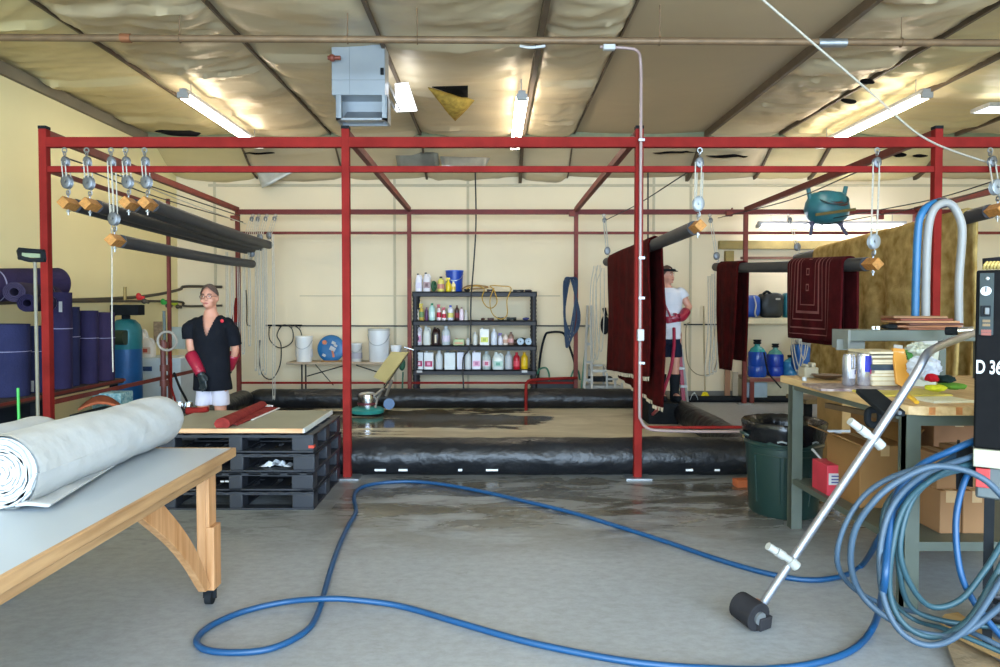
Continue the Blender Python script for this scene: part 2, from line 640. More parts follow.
tear('long dark tear above the left beam beside the left light', 158, 205, 129, 136, 8.4)
tear('small dark slit under the beam right of the left light', 244, 274, 152, 155, 10.5)
tear('thin dark sag line right of the fourth post', 655, 700, 151, 154, 10.5)
tear('long dark sag tear behind the upper beam between the right posts', 706, 752, 154, 158, 10.55)
tear('round black hole in the ceiling by the right front post', 886, 907, 150, 158, 10.45)
tear('narrow black hole just left of the right front post', 912, 929, 153, 157, 10.5)
tear('dark rip above the left end of the right light', 842, 856, 97, 104, 8.0)
tear('dark rip in the foil nearer the right light', 862, 876, 78, 86, 7.4)

# ---- ceiling heater
M_HVAC = mat('light_grey_sheet_metal', '90969a', 0.4, 0.25, 0.05, 3)
hy0 = 6.76
hz0, hzo = P(0, 120, hy0).z, P(0, 95, hy0).z
hx0, hx1, hy1 = XX(333, hy0), XX(388, hy0), 7.0
t = thing('ceiling_heater', 'light grey sheet metal unit heater hung from the ceiling', 'heater', ((hx0 + hx1) / 2, (hy0 + hy1) / 2, hz0))
obj('housing', MB().bb(hx0, hx1 - .02, hy0, hy1, hzo, 3.99), M_HVAC, t, bevel=0.006)
sh_ = MB().bb(hx0 + .04, hx0 + 0.09, hy0, hy0 + .05, hz0, hzo).bb(hx1 - 0.05, hx1, hy0, hy0 + .05, hz0, hzo).bb(hx0 + .04, hx0 + .06, hy0, hy1, hz0, hzo).bb(hx1 - .02, hx1, hy0, hy1, hz0, hzo).bb(hx0 + .04, hx1, hy1 - 0.02, hy1, hz0, hzo).bb(hx0 + .04, hx1, hy0, hy0 + .05, hz0, hz0 + .02)
obj('outlet_frame', sh_, M_HVAC, t)
obj('seam', MB().bb(hx0 - .002, hx1 - .018, hy0 - 0.004, hy0, hzo + .14, hzo + .146), mat('seam_grey', '7f8588', 0.5, 0.3), t)
obj('side_seam', MB().bb(hx0 + .17, hx0 + .174, hy0 - 0.004, hy0, hzo, 3.98), MATS['seam_grey'], t)
obj('latch', MB().bb(hx1 - 0.06, hx1 - 0.03, hy0 - 0.025, hy0, 3.70, 3.76), M_DARK, t)
obj('deflector', MB().prism([(hy0 + .06, hz0 + .02), (hy1 - .04, hz0 + .02), (hy0 + .25, hz0 + .16)], 'x', hx0 + .1, hx1 - .08), mat('tray_metal', '8d9194', 0.35, 0.5), t, smooth=False)
obj('gas_valve', MB().cyl((hx0 - .02, 6.7, 3.84), (hx0 + 0.1, 6.7, 3.84), 0.02).ell((hx0 + 0.02, 6.7, 3.84), 0.035), mat('brass_red', '8a4a3a', 0.5, 0.3), t)

# ---- fluorescent lights
M_TUBE = mat('fluorescent_tube', 'fff3df', 0.4, emit=9, var=0)
M_TUBE2 = mat('fluorescent_tube_far', 'f4f4ff', 0.4, emit=8, var=0)
M_FIX = mat('fixture_enamel', '9a9a98', 0.4, 0.2, 0.05)


def light(lab, p0, p1, w=0.13, m=M_TUBE):
    p0, p1 = V(p0), V(p1)
    c = (p0 + p1) / 2
    t = thing('fluorescent_light', lab, 'ceiling light', tuple(c), )
    d = (p1 - p0).normalized()
    s = d.cross(V((0, 0, 1)))
    pr = MB()
    prof = [(-w * .3, 0.022), (-w * .3, 0.07), (w * .3, 0.07), (w * .3, 0.022)]
    pr.rings([[q + s * a + V((0, 0, b)) for a, b in prof] for q in (p0, p1)])
    obj('housing', pr, M_FIX, t, smooth=False)
    for k in (-1, 1):
        obj('tube', MB().cyl(p0 + s * k * w * .34 + d * .03 + V((0, 0, -.005)), p1 + s * k * w * .34 - d * .03 + V((0, 0, -.005)), 0.021, n=12), m, t)
    obj('end_cap', MB().bar(p0 - d * .015, p0 + d * .03, w * .9, .06), M_FIX, t)
    obj('end_cap', MB().bar(p1 - d * .03, p1 + d * .015, w * .9, .06), M_FIX, t)
    for q in (p0 + d * .2, p1 - d * .2):
        obj('hanger', MB().cyl(q + V((0, 0, .07)), V((q.x, q.y, ZC - .01)) if abs(d.y) > .5 else q + V((0, 0.0, .2)), .006, n=6), M_STEEL, t)
    return t


zl = 3.73
for lab, px, py in (('white fluorescent ceiling light above the left end of the frame', 183, 95), ('white fluorescent ceiling light in the middle of the ceiling', 522, 97), ('white fluorescent ceiling light above the right end of the frame', 927, 95)):
    q = G(px, py, zl)
    light(lab, q, q + V((0, 2.44, 0)))
light('horizontal fluorescent light high on the back wall at the right', P(758, 226, YB - .35), P(905, 226, YB - .35), 0.15, M_TUBE2)

# ---- sprinkler pipe across the ceiling
M_RUSTP = mat('rusty_pipe', '7a6248', 0.55, 0.3, 0.2, 6)
pa, pb = P(0, 37.5, 5.9), P(1000, 43, 5.9)
dx = (pb - pa) / (pb.x - pa.x)
pl, pr_ = pa + dx * (XL - pa.x), pa + dx * (XR - pa.x)
t = thing('sprinkler_pipe', 'brown steel sprinkler pipe crossing the whole ceiling', 'pipe', tuple((pl + pr_) / 2))
obj('pipe', MB().cyl(pl, pr_, 0.03, n=14), M_RUSTP, t)
obj('coupling', MB().cyl(P(121, 38, 5.9), P(131, 38.2, 5.9), 0.037, n=14), mat('red_coupling', '8c5a3c', 0.5, .3), t)
obj('coupling', MB().cyl(P(818, 43, 5.9), P(846, 43, 5.9), 0.037, n=14), M_STEEL, t)
for px in (183, 349, 418, 658, 897):
    q = pa + dx * (XX(px, 5.9) - pa.x)
    obj('hanger_rod', MB().cyl(q, V((q.x, q.y, ZC - .02)), 0.006, n=6).torus(q, 0.035, 0.005, (1, 0, 0), 14, 6), M_RUSTP, t)
# ================================================================= RED WASH FRAME
Y1, Y2 = 6.03, 10.56
PX_ = [-3.84, -1.26, 1.25, 3.80, 6.35]
ZT = 3.0
t = thing('rug_wash_frame', 'red painted steel frame of posts and beams over the wash pool', 'frame', (0, (Y1 + Y2) / 2, 0))
for x in PX_:
    obj('post', MB().bb(x - .033, x + .033, Y1 - .033, Y1 + .033, 0, ZT), M_RED, t, bevel=0.004)
    obj('base_plate', MB().bb(x - .11, x + .11, Y1 - .09, Y1 + .09, 0, 0.014), M_STEEL, t)
    if x < 6:
        obj('post_cap', MB().bb(x - .034, x + .034, Y1 - .034, Y1 + .034, ZT, ZT + 0.025), M_DARK, t)
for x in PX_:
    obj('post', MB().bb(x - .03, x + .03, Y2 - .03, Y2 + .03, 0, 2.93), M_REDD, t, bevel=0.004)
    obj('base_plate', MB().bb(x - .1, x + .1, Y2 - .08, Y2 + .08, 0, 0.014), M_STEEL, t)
obj('post', MB().bb(-3.855, -3.82, 8.28, 8.32, 0, 2.75), M_REDD, t)
XE = 8.6
obj('beam', MB().bb(-3.84, XE, Y1 - .03, Y1 + .03, 2.845, 2.93), M_RED, t, bevel=0.004)
obj('beam', MB().bb(-3.84, XE, Y1 - .02, Y1 + .02, 2.635, 2.685), M_RED, t)
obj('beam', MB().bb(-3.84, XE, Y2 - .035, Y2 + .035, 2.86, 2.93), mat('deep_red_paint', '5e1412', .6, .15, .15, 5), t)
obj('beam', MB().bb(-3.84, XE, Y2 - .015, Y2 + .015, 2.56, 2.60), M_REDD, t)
for x in PX_:
    obj('side_beam', MB().bar((x, Y1, 2.965), (x, Y2, 2.93), 0.055, 0.07), M_REDD, t)
obj('side_beam', MB().bar((-3.84, Y1, 2.66), (-3.84, Y2, 2.60), 0.03, 0.04), M_REDD, t)
obj('low_rail', MB().bb(-3.85, -3.83, Y1, Y2, 0.63, 0.67), M_REDD, t)
obj('low_rail', MB().bb(-3.84, 1.27, Y2 - .016, Y2 + .016, 0.305, 0.335), M_RED, t)
obj('low_rail', MB().tube([P(526, 411, 9.9), P(526, 390, 9.95), P(527, 383, 10), P(533, 380, 10.1), P(560, 378.5, 10.3), P(577, 378, 10.5)], .022, 10, 4), M_RED, t)
# fittings under the beams
for px, py, Y in ((572, 214, 10.5), (729, 214, 10.5), (880, 217, 10.5), (234, 218, 10.4)):
    q = P(px, py, Y)
    obj('bracket', MB().box(q, (.09, .06, .07)).cyl(q + V((0, 0, .0)), q + V((.05, 0, .09)), .012), M_REDD, t)

# ================================================================= WASH POOL: black film tubes
def film_tube(mb, pts, r, seed, n=28):
    pts = [V(p) for p in pts]
    fine = []
    for a, b in zip(pts[:-1], pts[1:]):
        k = max(2, int((b - a).length / 0.05))
        fine += [a.lerp(b, i / k) for i in range(k)]
    fine.append(pts[-1])
    rg = []
    m = len(fine)
    for i, p in enumerate(fine):
        d = (fine[min(i + 1, m - 1)] - fine[max(0, i - 1)]).normalized()
        s = d.cross(V((0, 0, 1))).normalized()
        e = min(1, min(i, m - 1 - i) / 4 + .35)
        ring = []
        for j in range(n):
            a = 2 * PI * j / n
            L = i * 0.05
            w = 1 + 0.07 * noise.noise(V((L * 2.2 + a * 1.3, a * 0.9, seed))) + 0.04 * noise.noise(V((L * 9 - a * 2.0, a * 2, seed + 5)))
            rr = r * w * (e ** .5)
            z = math.sin(a) * rr
            ring.append(p + s * math.cos(a) * rr * 1.1 + V((0, 0, max(z, -r * 0.93))))
        rg.append(ring)
    mb.rings(rg)
    return mb


t = thing('wash_pool_barrier', 'black plastic wrapped tube barrier around the wash pool', 'pool barrier', (-.6, 8.2, 0))
obj('front_tube', film_tube(MB(), [(-3.6, 6.22, .15), (2.42, 6.22, .15)], .165, 1), M_BLACKP, t, angle=70)
obj('back_tube', film_tube(MB(), [(-3.55, 10.2, .13), (2.42, 10.2, .13)], .145, 2), M_BLACKP, t, angle=70)
obj('side_tube', film_tube(MB(), [(-3.62, 6.25, .13), (-3.6, 10.2, .13)], .14, 3), M_BLACKP, t, angle=70)
obj('side_tube', film_tube(MB(), [(2.42, 6.3, .13), (2.42, 10.2, .13)], .14, 4), M_BLACKP, t, angle=70)
for px0, px1 in ((374, 385), (398, 407), (458, 462), (486, 498), (687, 694), (716, 721)):
    q = P(px0, 472, 6.0)
    obj('seam_tape', MB().bb(XX(px0, 6.05), XX(px1, 6.05), 6.045, 6.06, .055, .072), mat('white_tape', 'd8dadc', .5), t)
tag(obj('floor_hose_barrier', MB().tube([(2.62, 10.75, .05), (4, 10.75, .05), (7.5, 10.75, .05)], .05, 10), M_DARK), 'low black tube lying along the foot of the back wall', 'hose')

# conduit on the post and the pipe that turns along the barrier
M_PVC = mat('white_pvc_pipe', '9a8480', .35, 0, .04)
t = thing('conduit_pipe', 'white pipe running from the ceiling down the centre right post', 'pipe', (1.27, 5.95, 0))
yq = 5.965
obj('pipe', MB().tube([P(600, 47, 5.86), P(625, 48, 5.88), P(637, 51, 5.9), P(640.5, 62, yq), P(641, 100, yq), P(640.5, 200, yq), P(640, 330, yq), P(639.5, 408, yq), P(641, 420, yq), P(647, 428, yq), P(660, 430.5, yq), P(700, 431.5, yq), P(752, 431.5, yq)], .013, 10, 5), M_PVC, t)
obj('junction_box', MB().box(P(609, 47.5, 5.85), (.1, .05, .045)), M_WHITE, t, bevel=.006)
obj('junction_box', MB().box(P(640.5, 335, 5.94), (.055, .05, .1)), M_WHITE, t, bevel=.006)
for y in (140, 258, 298, 363):
    obj('clamp', MB().box(P(641.5, y, 5.95), (.05, .03, .02)), M_STEEL, t)
tag(obj('ceiling_cable', MB().tube([P(520, 46, 5.9), P(530, 47.5, 5.88), P(545, 46, 5.9)], .012, 8), M_WHITE), 'short white cable looped under the sprinkler pipe near the middle light', 'cable')
t = thing('water_pipe', 'red water pipe lying above the barrier right of the post', 'pipe', (1.9, 5.98, 0))
obj('pipe', MB().tube([P(640, 427, 6.0), P(690, 427.5, 6.0), P(760, 427, 6.0)], .013, 8), M_RED, t)
obj('valve', MB().cyl(P(745, 441, 5.98), P(745, 428, 5.98), .014).ell(P(745, 436, 5.96), .022), mat('brass', 'b9a86a', .35, .8), t)

# ================================================================= HANGING POLES AND TACKLE
def pole(lab, a, b, r=.058, far_wood=False, group=None):
    a, b = V(a), V(b)
    d = (b - a).normalized()
    t = thing('rug_pole', lab, 'rug pole', tuple((a + b) / 2), group)
    obj('foam_sleeve', MB().tube([a + d * .13, a.lerp(b, .33) + V((0, 0, -.012)), a.lerp(b, .66) + V((0, 0, -.015)), b], r, 16, 5), M_PIPEG, t)
    obj('timber_core', MB().bar(a - d * .05, a + d * .3, .078, .078, PI / 4), M_WOODE, t, bevel=.004)
    q = a + d * .03
    obj('eye_bolt', MB().cyl(q + V((0, 0, -.1)), q + V((0, 0, .07)), .007, n=8).torus(q + V((0, 0, .09)), .02, .006, (1, 0, 0), 14, 6).cyl(q + V((0, 0, -.075)), q + V((0, 0, -.062)), .017, n=6), M_STEEL, t)
    return t, a + d * .03 + V((0, 0, .09)), b - d * .06 + V((0, 0, r + .02))


M_BLOCK = mat('pulley_grey', '6c6e70', .4, .6, .15)
M_BLOCKW = mat('pulley_pale', '8f9496', .4, .3, .08)


def tackle(lab, top, bot, m=M_BLOCK, s=1.0, falls=4, spread=.03, group=None, rope=M_ROPE):
    """block and tackle between a point under a beam and the eye of a pole"""
    top, bot = V(top), V(bot)
    t = thing('block_and_tackle', lab, 'pulley', tuple(bot), group)
    d = (top - bot).normalized()

    def block(c):
        side = V((1, 0, 0))
        mb = MB()
        for k in (-1, 0, 1):
            prof = [(.001, -.02), (.05, -.02), (.052, 0), (.05, .02), (.001, .02)]
            mb.ell(c + V((0, .022 * k, 0)), (.042 * s, .008, .058 * s), 14, 8)
        mb.cyl(c + V((0, -.045, 0)), c + V((0, .045, 0)), .012 * s, n=8)
        return mb
    cu, cl = top - d * .1 * s, bot + d * .09 * s
    ub = block(cu)
    for v in ub.v: v.x, v.y, v.z = cu.x + (v.x - cu.x) * .7, cu.y + (v.y - cu.y) * .8, cu.z + (v.z - cu.z) * .7
    obj('upper_block', ub, m if m is M_BLOCK else M_BLOCK, t)
    obj('lower_block', block(cl), m, t)
    rp = MB()
    for k in range(falls):
        o = V((spread * (k / (falls - 1) - .5) * 1.6, .02 * ((k % 2) * 2 - 1), 0))
        rp.cyl(cl + o * .9, cu + o, .0055, n=6)
    obj('rope', rp, rope, t)
    obj('shackle', MB().torus(top - V((0, 0, .012)), .02, .006, (0, 1, 0), 12, 6).torus(top + V((0, 0, -.04)), .018, .006, (1, 0, 0), 12, 6), M_STEEL, t)
    hk = MB().tube([bot + d * .05, bot + d * .02 + V((.018, 0, 0)), bot + V((.012, 0, -.01)), bot + V((-.012, 0, 0))], .006, 6, 4)
    obj('hook', hk, M_STEEL, t)
    return t


YN, YFR = 5.98, 10.15
left_poles = [
    ('leftmost rug pole of the high row hanging at the left', (66, 203), (246, 250)),
    ('second rug pole from the left in the high row', (88, 204), (252, 249)),
    ('third rug pole from the left in the high row', (127, 203), (260, 247)),
    ('rightmost rug pole of the high left row', (146, 203), (269, 245)),
    ('lower single charcoal rug pole hanging at the left above the woman', (113, 240), (252, 264))]
tl = ['leftmost pulley block under the left front beam', 'second pulley block from the left under the front beam', 'pulley block on the third high rug pole, left front', 'pulley block on the rightmost high rug pole, left front', 'long pulley rope holding the near end of the lower left pole']
for i, (lab, n_, f_) in enumerate(left_poles):
    a, b = P(*n_, YN + .04), P(*f_, YFR)
    t, ea, eb = pole(lab, a, b)
    tp = V((ea.x, Y1 - .02, 2.83))
    tackle(tl[i], tp, ea, s=1.05, group='pulleys on the left front beam')
    tackle('small pulley block at the far end of a left rug pole', (eb.x, Y2 - .1, 2.84), eb, s=.9, group='pulleys at the far end of the left poles')

# right hand poles
pR1 = (P(699, 226, YN + .04), P(607, 262, YFR))
pR2 = (P(875, 264, YN + .04), P(716, 267, YFR))
pR3 = (P(1000, 209, YN - .1), P(797, 258, YFR))
pR0 = (P(745, 250, 9.9), P(872, 262, 6.9))
for nm, pp, l1, l2, tx in (('grey rug pole carrying the plain dark red rug near the middle', pR1, 'pulley with grey block at the near end of the middle rug pole', 'pulley and chain at the far end of the middle rug pole', None),
                           ('grey rug pole carrying the bordered dark red rug', pR2, 'pulley with pale round block left of the right post', 'pulley and chain above the far narrow red rug', None),
                           ('grey rug pole carrying the large gold rug', pR3, 'pale round pulley block at the right edge by the gold rug', 'pulley ropes at the far end of the gold rug pole', None)):
    t, ea, eb = pole(nm, *pp, r=.062)
    tackle(l1, (ea.x, Y1 - .02, 2.83), ea, m=M_BLOCKW, s=1.15, spread=.05)
    tackle(l2, (eb.x, Y2 - .1, 2.84), eb, m=M_BLOCK, s=1.0)


# ================================================================= RUGS
def rug_mat(name, base, line, wid=None, lines=(), rough=.95, squares=False, c2=None):
    m = mat(name, base, rough, 0, .35, 9, .5, 160, col2=c2)
    if not wid:
        return m
    nt = m.node_tree
    N, L = nt.nodes, nt.links
    b = N['Principled BSDF']
    uv = N.new('ShaderNodeUVMap')
    sp = N.new('ShaderNodeSeparateXYZ')
    L.new(uv.outputs[0], sp.inputs[0])

    def M(op, a, c):
        x = N.new('ShaderNodeMath'); x.operation = op
        for s, q in ((0, a), (1, c)):
            if isinstance(q, (float, int)): x.inputs[s].default_value = q
            else: L.new(q, x.inputs[s])
        return x.outputs[0]
    du = M('MINIMUM', sp.outputs[0], M('SUBTRACT', wid, sp.outputs[0]))
    d = M('MINIMUM', du, sp.outputs[1])
    tot = None
    for c, w in lines:
        s = M('LESS_THAN', M('ABSOLUTE', M('SUBTRACT', d, c), 0), w)
        tot = s if tot is None else M('MAXIMUM', tot, s)
    if squares:
        uc = M('ABSOLUTE', M('SUBTRACT', sp.outputs[0], wid / 2), 0)
        vc = M('ABSOLUTE', M('SUBTRACT', M('MODULO', M('SUBTRACT', sp.outputs[1], .42), .15), .075), 0)
        mx = M('MAXIMUM', uc, vc)
        sq = M('MULTIPLY', M('GREATER_THAN', mx, .022), M('LESS_THAN', mx, .034))
        sq = M('MULTIPLY', sq, M('GREATER_THAN', sp.outputs[1], .42))
        tot = M('MAXIMUM', tot, sq)
    x = N.new('ShaderNodeMix'); x.data_type = 'RGBA'
    L.new(M('MULTIPLY', tot, .75), x.inputs[0])
    old = b.inputs['Base Color'].links[0].from_socket
    L.new(old, x.inputs[6])
    x.inputs[7].default_value = srgb(line)
    L.new(x.outputs[2], b.inputs['Base Color'])
    return m


def drape(name, lab, cat, a, b, s0, s1, zl, zr, m, r=.07, wave=.02, th=.016, seed=1, fringe=None, taper=(0, 0), nu=44, nv=60):
    """rug over a pole from a to b between fractions s0..s1; hangs to zl(u) on the -x side and zr(u) on the +x side"""
    a, b = V(a), V(b)
    W = (b - a).length * abs(s1 - s0)
    t = thing(name, lab, cat, tuple(a.lerp(b, (s0 + s1) / 2)))
    zlf = zl if callable(zl) else (lambda u: zl)
    zrf = zr if callable(zr) else (lambda u: zr)
    d = (b - a).normalized()

    def fn(u, v):
        c = a.lerp(b, s0 + (s1 - s0) * u)
        top = PI * r
        Ll, Lr = c.z - zlf(u), c.z - zrf(u)
        tot = Ll + top + Lr
        l = v * tot
        if l < Ll:
            x, z = -r, c.z - (Ll - l)
        elif l < Ll + top:
            th_ = (l - Ll) / r
            x, z = -r * math.cos(th_), c.z + r * math.sin(th_)
        else:
            x, z = r, c.z - (l - Ll - top)
        h = max(0, (c.z - z))
        k = min(1, h * 1.5)
        wv = wave * k * (noise.noise(V((u * W * 3.2, h * .7, seed))) * 1.6 + .4 * math.sin(u * W * 16 + seed))
        side = -1 if x < 0 else 1
        x = x + wv + side * .008 * k
        tp = taper[0 if side < 0 else 1]
        yy = d * ((.5 - u) * (s1 - s0) / abs(s1 - s0) * W * tp * (h / max(Ll, Lr)) ** 2)
        return V((c.x + x, c.y, z)) + yy
    tot0 = (a.z - zlf(.5)) + PI * r + (a.z - zrf(.5))
    obj('pile', MB().grid(fn, nu, nv, lambda u, v: (u * W, min(v, 1 - v) * tot0)), m, t, solid=th, angle=60)
    if fringe:
        fr = MB()
        for side in (0, 1):
            for i in range(nu * 3):
                p = fn(i / (nu * 3 - 1), 0 if side == 0 else 1)
                fr.bar(p + V((0, 0, .003)), p + V((random.uniform(-.01, .01), random.uniform(-.01, .01), -.045)), .006, .006)
        tag(obj('fringe', fr, fringe, t), kind='stuff')
    return t


def frac(pp, px):
    """fraction along the pole pp where the picture column px meets it"""
    best = min(range(401), key=lambda i: abs((pp[0].lerp(pp[1], i / 400).x / pp[0].lerp(pp[1], i / 400).y) * FPX + CX - px))
    return best / 400


M_FRINGE = mat('rug_fringe', 'cfc0a4', .9)
M_RUG1 = rug_mat('plain_dark_red_pile', '320506', None, c2='500c0c')
M_RUG2 = rug_mat('bordered_dark_red_pile', '3a0a0e', '9a6460', .97, ((.05, .004), (.11, .007), (.19, .006), (.26, .012), (.33, .005)), squares=True, c2='501216')
M_GOLD = rug_mat('gold_floral_pile', '96793e', None, c2='cdb072')
s0, s1 = frac(pR1, 613), frac(pR1, 655)
drape('hanging_rug', 'plain dark red rug draped over the middle pole beside the post', 'rug', *pR1, s0, s1, lambda u: .60 + .13 * u, lambda u: .5 - .1 * u, M_RUG1, r=.072, seed=3, fringe=M_FRINGE, wave=.03)
s0, s1 = frac(pR2, 722), frac(pR2, 743)
drape('hanging_rug', 'narrow plain red rug with tapered bottom hanging beyond the bordered one', 'rug', *pR2, s0, s1, .62, .75, M_RUG1, seed=5, taper=(.45, .3))
s0, s1 = frac(pR2, 794), frac(pR2, 850)
drape('hanging_rug', 'dark red rug with pale rectangle borders hanging over the right pole', 'rug', *pR2, s0, s1, lambda u: 1.15 + .0 * u, 1.1, M_RUG2, seed=8, taper=(.08, .05))
s0, s1 = frac(pR3, 818), frac(pR3, 968)
drape('hanging_rug', 'large worn gold rug draped over the pole at the right', 'rug', *pR3, s0, s1, .55, .7, M_GOLD, seed=11, wave=.04, th=.02)

# smaller timber ledge and long timber behind the right rugs
M_OLIVE = mat('olive_timber', '8c7a45', .75, 0, .2, 5)
tag(obj('timber_beam', MB().bar(P(719, 245, 11.14), P(900, 245, 11.14), .1, .13), M_OLIVE), 'long olive brown timber fixed along the back wall below the light', 'timber beam')
tag(obj('timber_rail', MB().bar(P(741, 258, 11.17), P(885, 258, 11.17), .05, .04), mat('brown_rail', '6c4a38', .7)), 'thin brown rail on the back wall under the olive timber', 'rail')
tag(obj('timber_block', MB().bar(P(725, 256, 11.14), P(733, 256, 11.14), .1, .16), M_OLIVE), 'small timber block under the left end of the olive timber', 'timber block')  # plain timber block on the back wall
# cords strung along the frame
for lab, pts, r, m in (
    ('pale cord strung from the ceiling down past the right post', [P(756, -6, 4.6), P(870, 92, 5.2), P(928, 140, 5.6), P(1004, 168, 6.2)], .008, M_ROPE),
    ('thin brown line strung from the left front pulleys to the back corner', [P(66, 158, 6), P(150, 186, 7.6), P(240, 216, 10.4)], .007, M_ROPED),
    ('second thin line strung beneath it from the left front', [P(82, 168, 6), P(160, 198, 7.9), P(243, 222, 10.4)], .007, M_ROPED),
    ('third thin pale line strung above the left poles', [P(120, 175, 6), P(180, 200, 8), P(246, 224, 10.4)], .006, M_ROPE),
    ('upper thin line strung from behind the right post to the teal shell', [P(1004, 178, 7.2), P(930, 200, 8.4), P(845, 216, 10), P(803, 224, 10.4)], .007, M_ROPED),
    ('lower thin line strung just below it to the teal shell', [P(1004, 184, 7.2), P(930, 205, 8.4), P(845, 221, 10), P(803, 228, 10.4)], .007, M_ROPED),
    ('thin line running from the middle rug pole up to the front beam', [P(606, 220, 10.4), P(638, 204, 9), P(688, 172, 6.1)], .006, M_ROPED),
    ('thin line running from the far red rug up to the right', [P(718, 218, 10.4), P(790, 200, 8.5), P(862, 170, 6.1)], .006, M_ROPED),
    ('dark cable dropping from the ceiling behind the shelving', [P(475, 160, 10.9), P(476, 220, 10.9), P(474, 260, 10.9), P(471, 300, 10.62), P(470, 345, 10.6), P(463, 360, 10.6), P(464, 396, 10.5)], .011, M_ROPED),
    ('dark cable dropping from the ceiling right of the centre post', [P(648, 172, 10.9), P(648, 215, 10.9), P(648, 248, 10.9)], .012, M_ROPED),
):
    tag(obj('strung_cord', MB().tube(pts, r, 6, 8), m), lab, 'cord')

tag(obj('strung_cord', MB().tube([P(111, 205, 6.1), P(112, 260, 6.1), P(112, 320, 6.1), P(113, 372, 6.1)], .006, 6, 4), M_ROPE), 'single pale cord hanging straight down from the lower left pole', 'cord')

# teal plastic shell hung on the back beam
M_TEAL = mat('teal_plastic', '1d5f6c', .4, 0, .15)
M_TEALD = mat('dark_teal_rim', '0d3038', .4, 0, .1)
c = P(827, 208, 10.35)
t = thing('tank_shell', 'teal plastic tank shell with legs hung on the back beam', 'tank shell', tuple(c))
px = 10.35 / 700
prof = [(.04, -.25), (.2, -.22), (.29, -.15), (.33, -.03), (.31, .08), (.26, .18), (.21, .22), (.06, .23)]
obj('shell', MB().lathe(prof, c, 28, sx=1, sy=.7), M_TEAL, t)
obj('rim', MB().torus(c + V((.03, -.09, .14)), .22, .014, (0, -.55, .83), 30, 8, 1).torus(c + V((.03, -.12, .13)), .13, .008, (0, -.55, .83), 30, 8), M_TEALD, t)
for s in (-1, 1):
    obj('lug', MB().cyl(c + V((.24 * s - .02, -.03, .12)), c + V((.28 * s - .02, -.03, .31)), .032, .03), M_TEAL, t)
    obj('leg', MB().tube([c + V((.2 * s - .02, 0, -.2)), c + V((.22 * s, 0, -.27)), c + V((.30 * s if s > 0 else -.24, 0, -.40))], lambda q: .045 - .025 * q, 8), mat('purple_grey_leg', '3a3a55', .5), t)
obj('vent_slot', MB().ell(c + V((.06, -.2, .03)), (.15, .03, .035)), mat('slot_red', '5a2a20', .6), t)
obj('strap', MB().bar(c + V((-.28, -.24, -.13)), c + V((.3, -.24, -.05)), .015, .04), mat('olive_strap', '5c5434', .8), t)
# ================================================================= WORK TABLE (front left)
M_TOPW = mat('white_laminate', 'a2abb2', .35, 0, .04, 1.5)
M_PINEX = wood_mat('pine_crosswise', 'b9875a', 'e0b88c', (1, 14, 14))
tx0, tx1, ty0, ty1, tz = -2.58, -1.335, .85, 3.62, .758
t = thing('work_table', 'long white topped wooden work table on casters', 'table', ((tx0 + tx1) / 2, (ty0 + ty1) / 2, 0))
obj('tabletop', MB().bb(tx0 + .02, tx1 - .02, ty0 + .02, ty1 - .015, tz - .02, tz), M_TOPW, t, bevel=.002)
obj('edge_trim', MB().bb(tx1 - .02, tx1, ty0, ty1, tz - .045, tz + .001).bb(tx0, tx0 + .02, ty0, ty1, tz - .045, tz + .001).bb(tx0 + .02, tx1 - .02, ty1 - .015, ty1, tz - .045, tz + .001), M_PINE, t, bevel=.003)
obj('apron', MB().bb(tx1 - .075, tx1 - .035, ty0 + .05, ty1 - .1, tz - .095, tz - .045).bb(tx0 + .035, tx0 + .075, ty0 + .05, ty1 - .1, tz - .095, tz - .045).bb(tx0 + .075, tx1 - .075, ty1 - .14, ty1 - .1, tz - .095, tz - .045), M_PINE, t, bevel=.003)
for sx, x in ((1, tx1 - .085), (-1, tx0 + .085)):
    for y in (ty1 - .145, ty0 + .25):
        obj('leg', MB().bb(x - .045, x, y - .045, y + .045, .085, tz - .05).bb(x, x + .04, y - .045, y + .045, .085, .40).bb(x, x + .018, y - .045, y + .045, .4, tz - .095), M_PINEZ, t, bevel=.003)
        obj('caster', MB().bb(x - .03, x + .03, y - .03, y + .03, .073, .085).cyl((x - .016, y, .035), (x + .016, y, .035), .035, n=18).bar((x - .024, y, .03), (x - .024, y, .08), .02, .005).bar((x + .024, y, .03), (x + .024, y, .08), .02, .005), M_DARK, t)
    # curved knee brace from the foot up to the apron
    for yf, sg in ((ty1 - .19, -1), (ty0 + .3, 1)):
        out, inn = [], []
        for k in range(13):
            u = k / 12
            yy = yf + sg * (.02 + .56 * u ** .95)
            zz = .10 + .56 * u
            w = .06 + .13 * u
            cv = -.05 * math.sin(PI * u) * 1.2
            out.append((yy + sg * (w / 2 + cv), zz - .0))
            inn.append((yy - sg * (w / 2 - cv), zz))
        obj('knee_brace', MB().prism(out + inn[::-1], 'x', x - .018, x + .02), M_PINEZ, t, bevel=.002)
tag(obj('paper_tag', MB().box((G(57, 509, .752).x, G(57, 509, .752).y, .7535), (.085, .06, .003), .15), M_WHITE), 'small white paper tag lying on the white table by the roll', 'tag')

# rolled white cloth
M_CLOTH = mat('white_felt', 'b4b7b7', .9, 0, .05, 6, .5, 9)


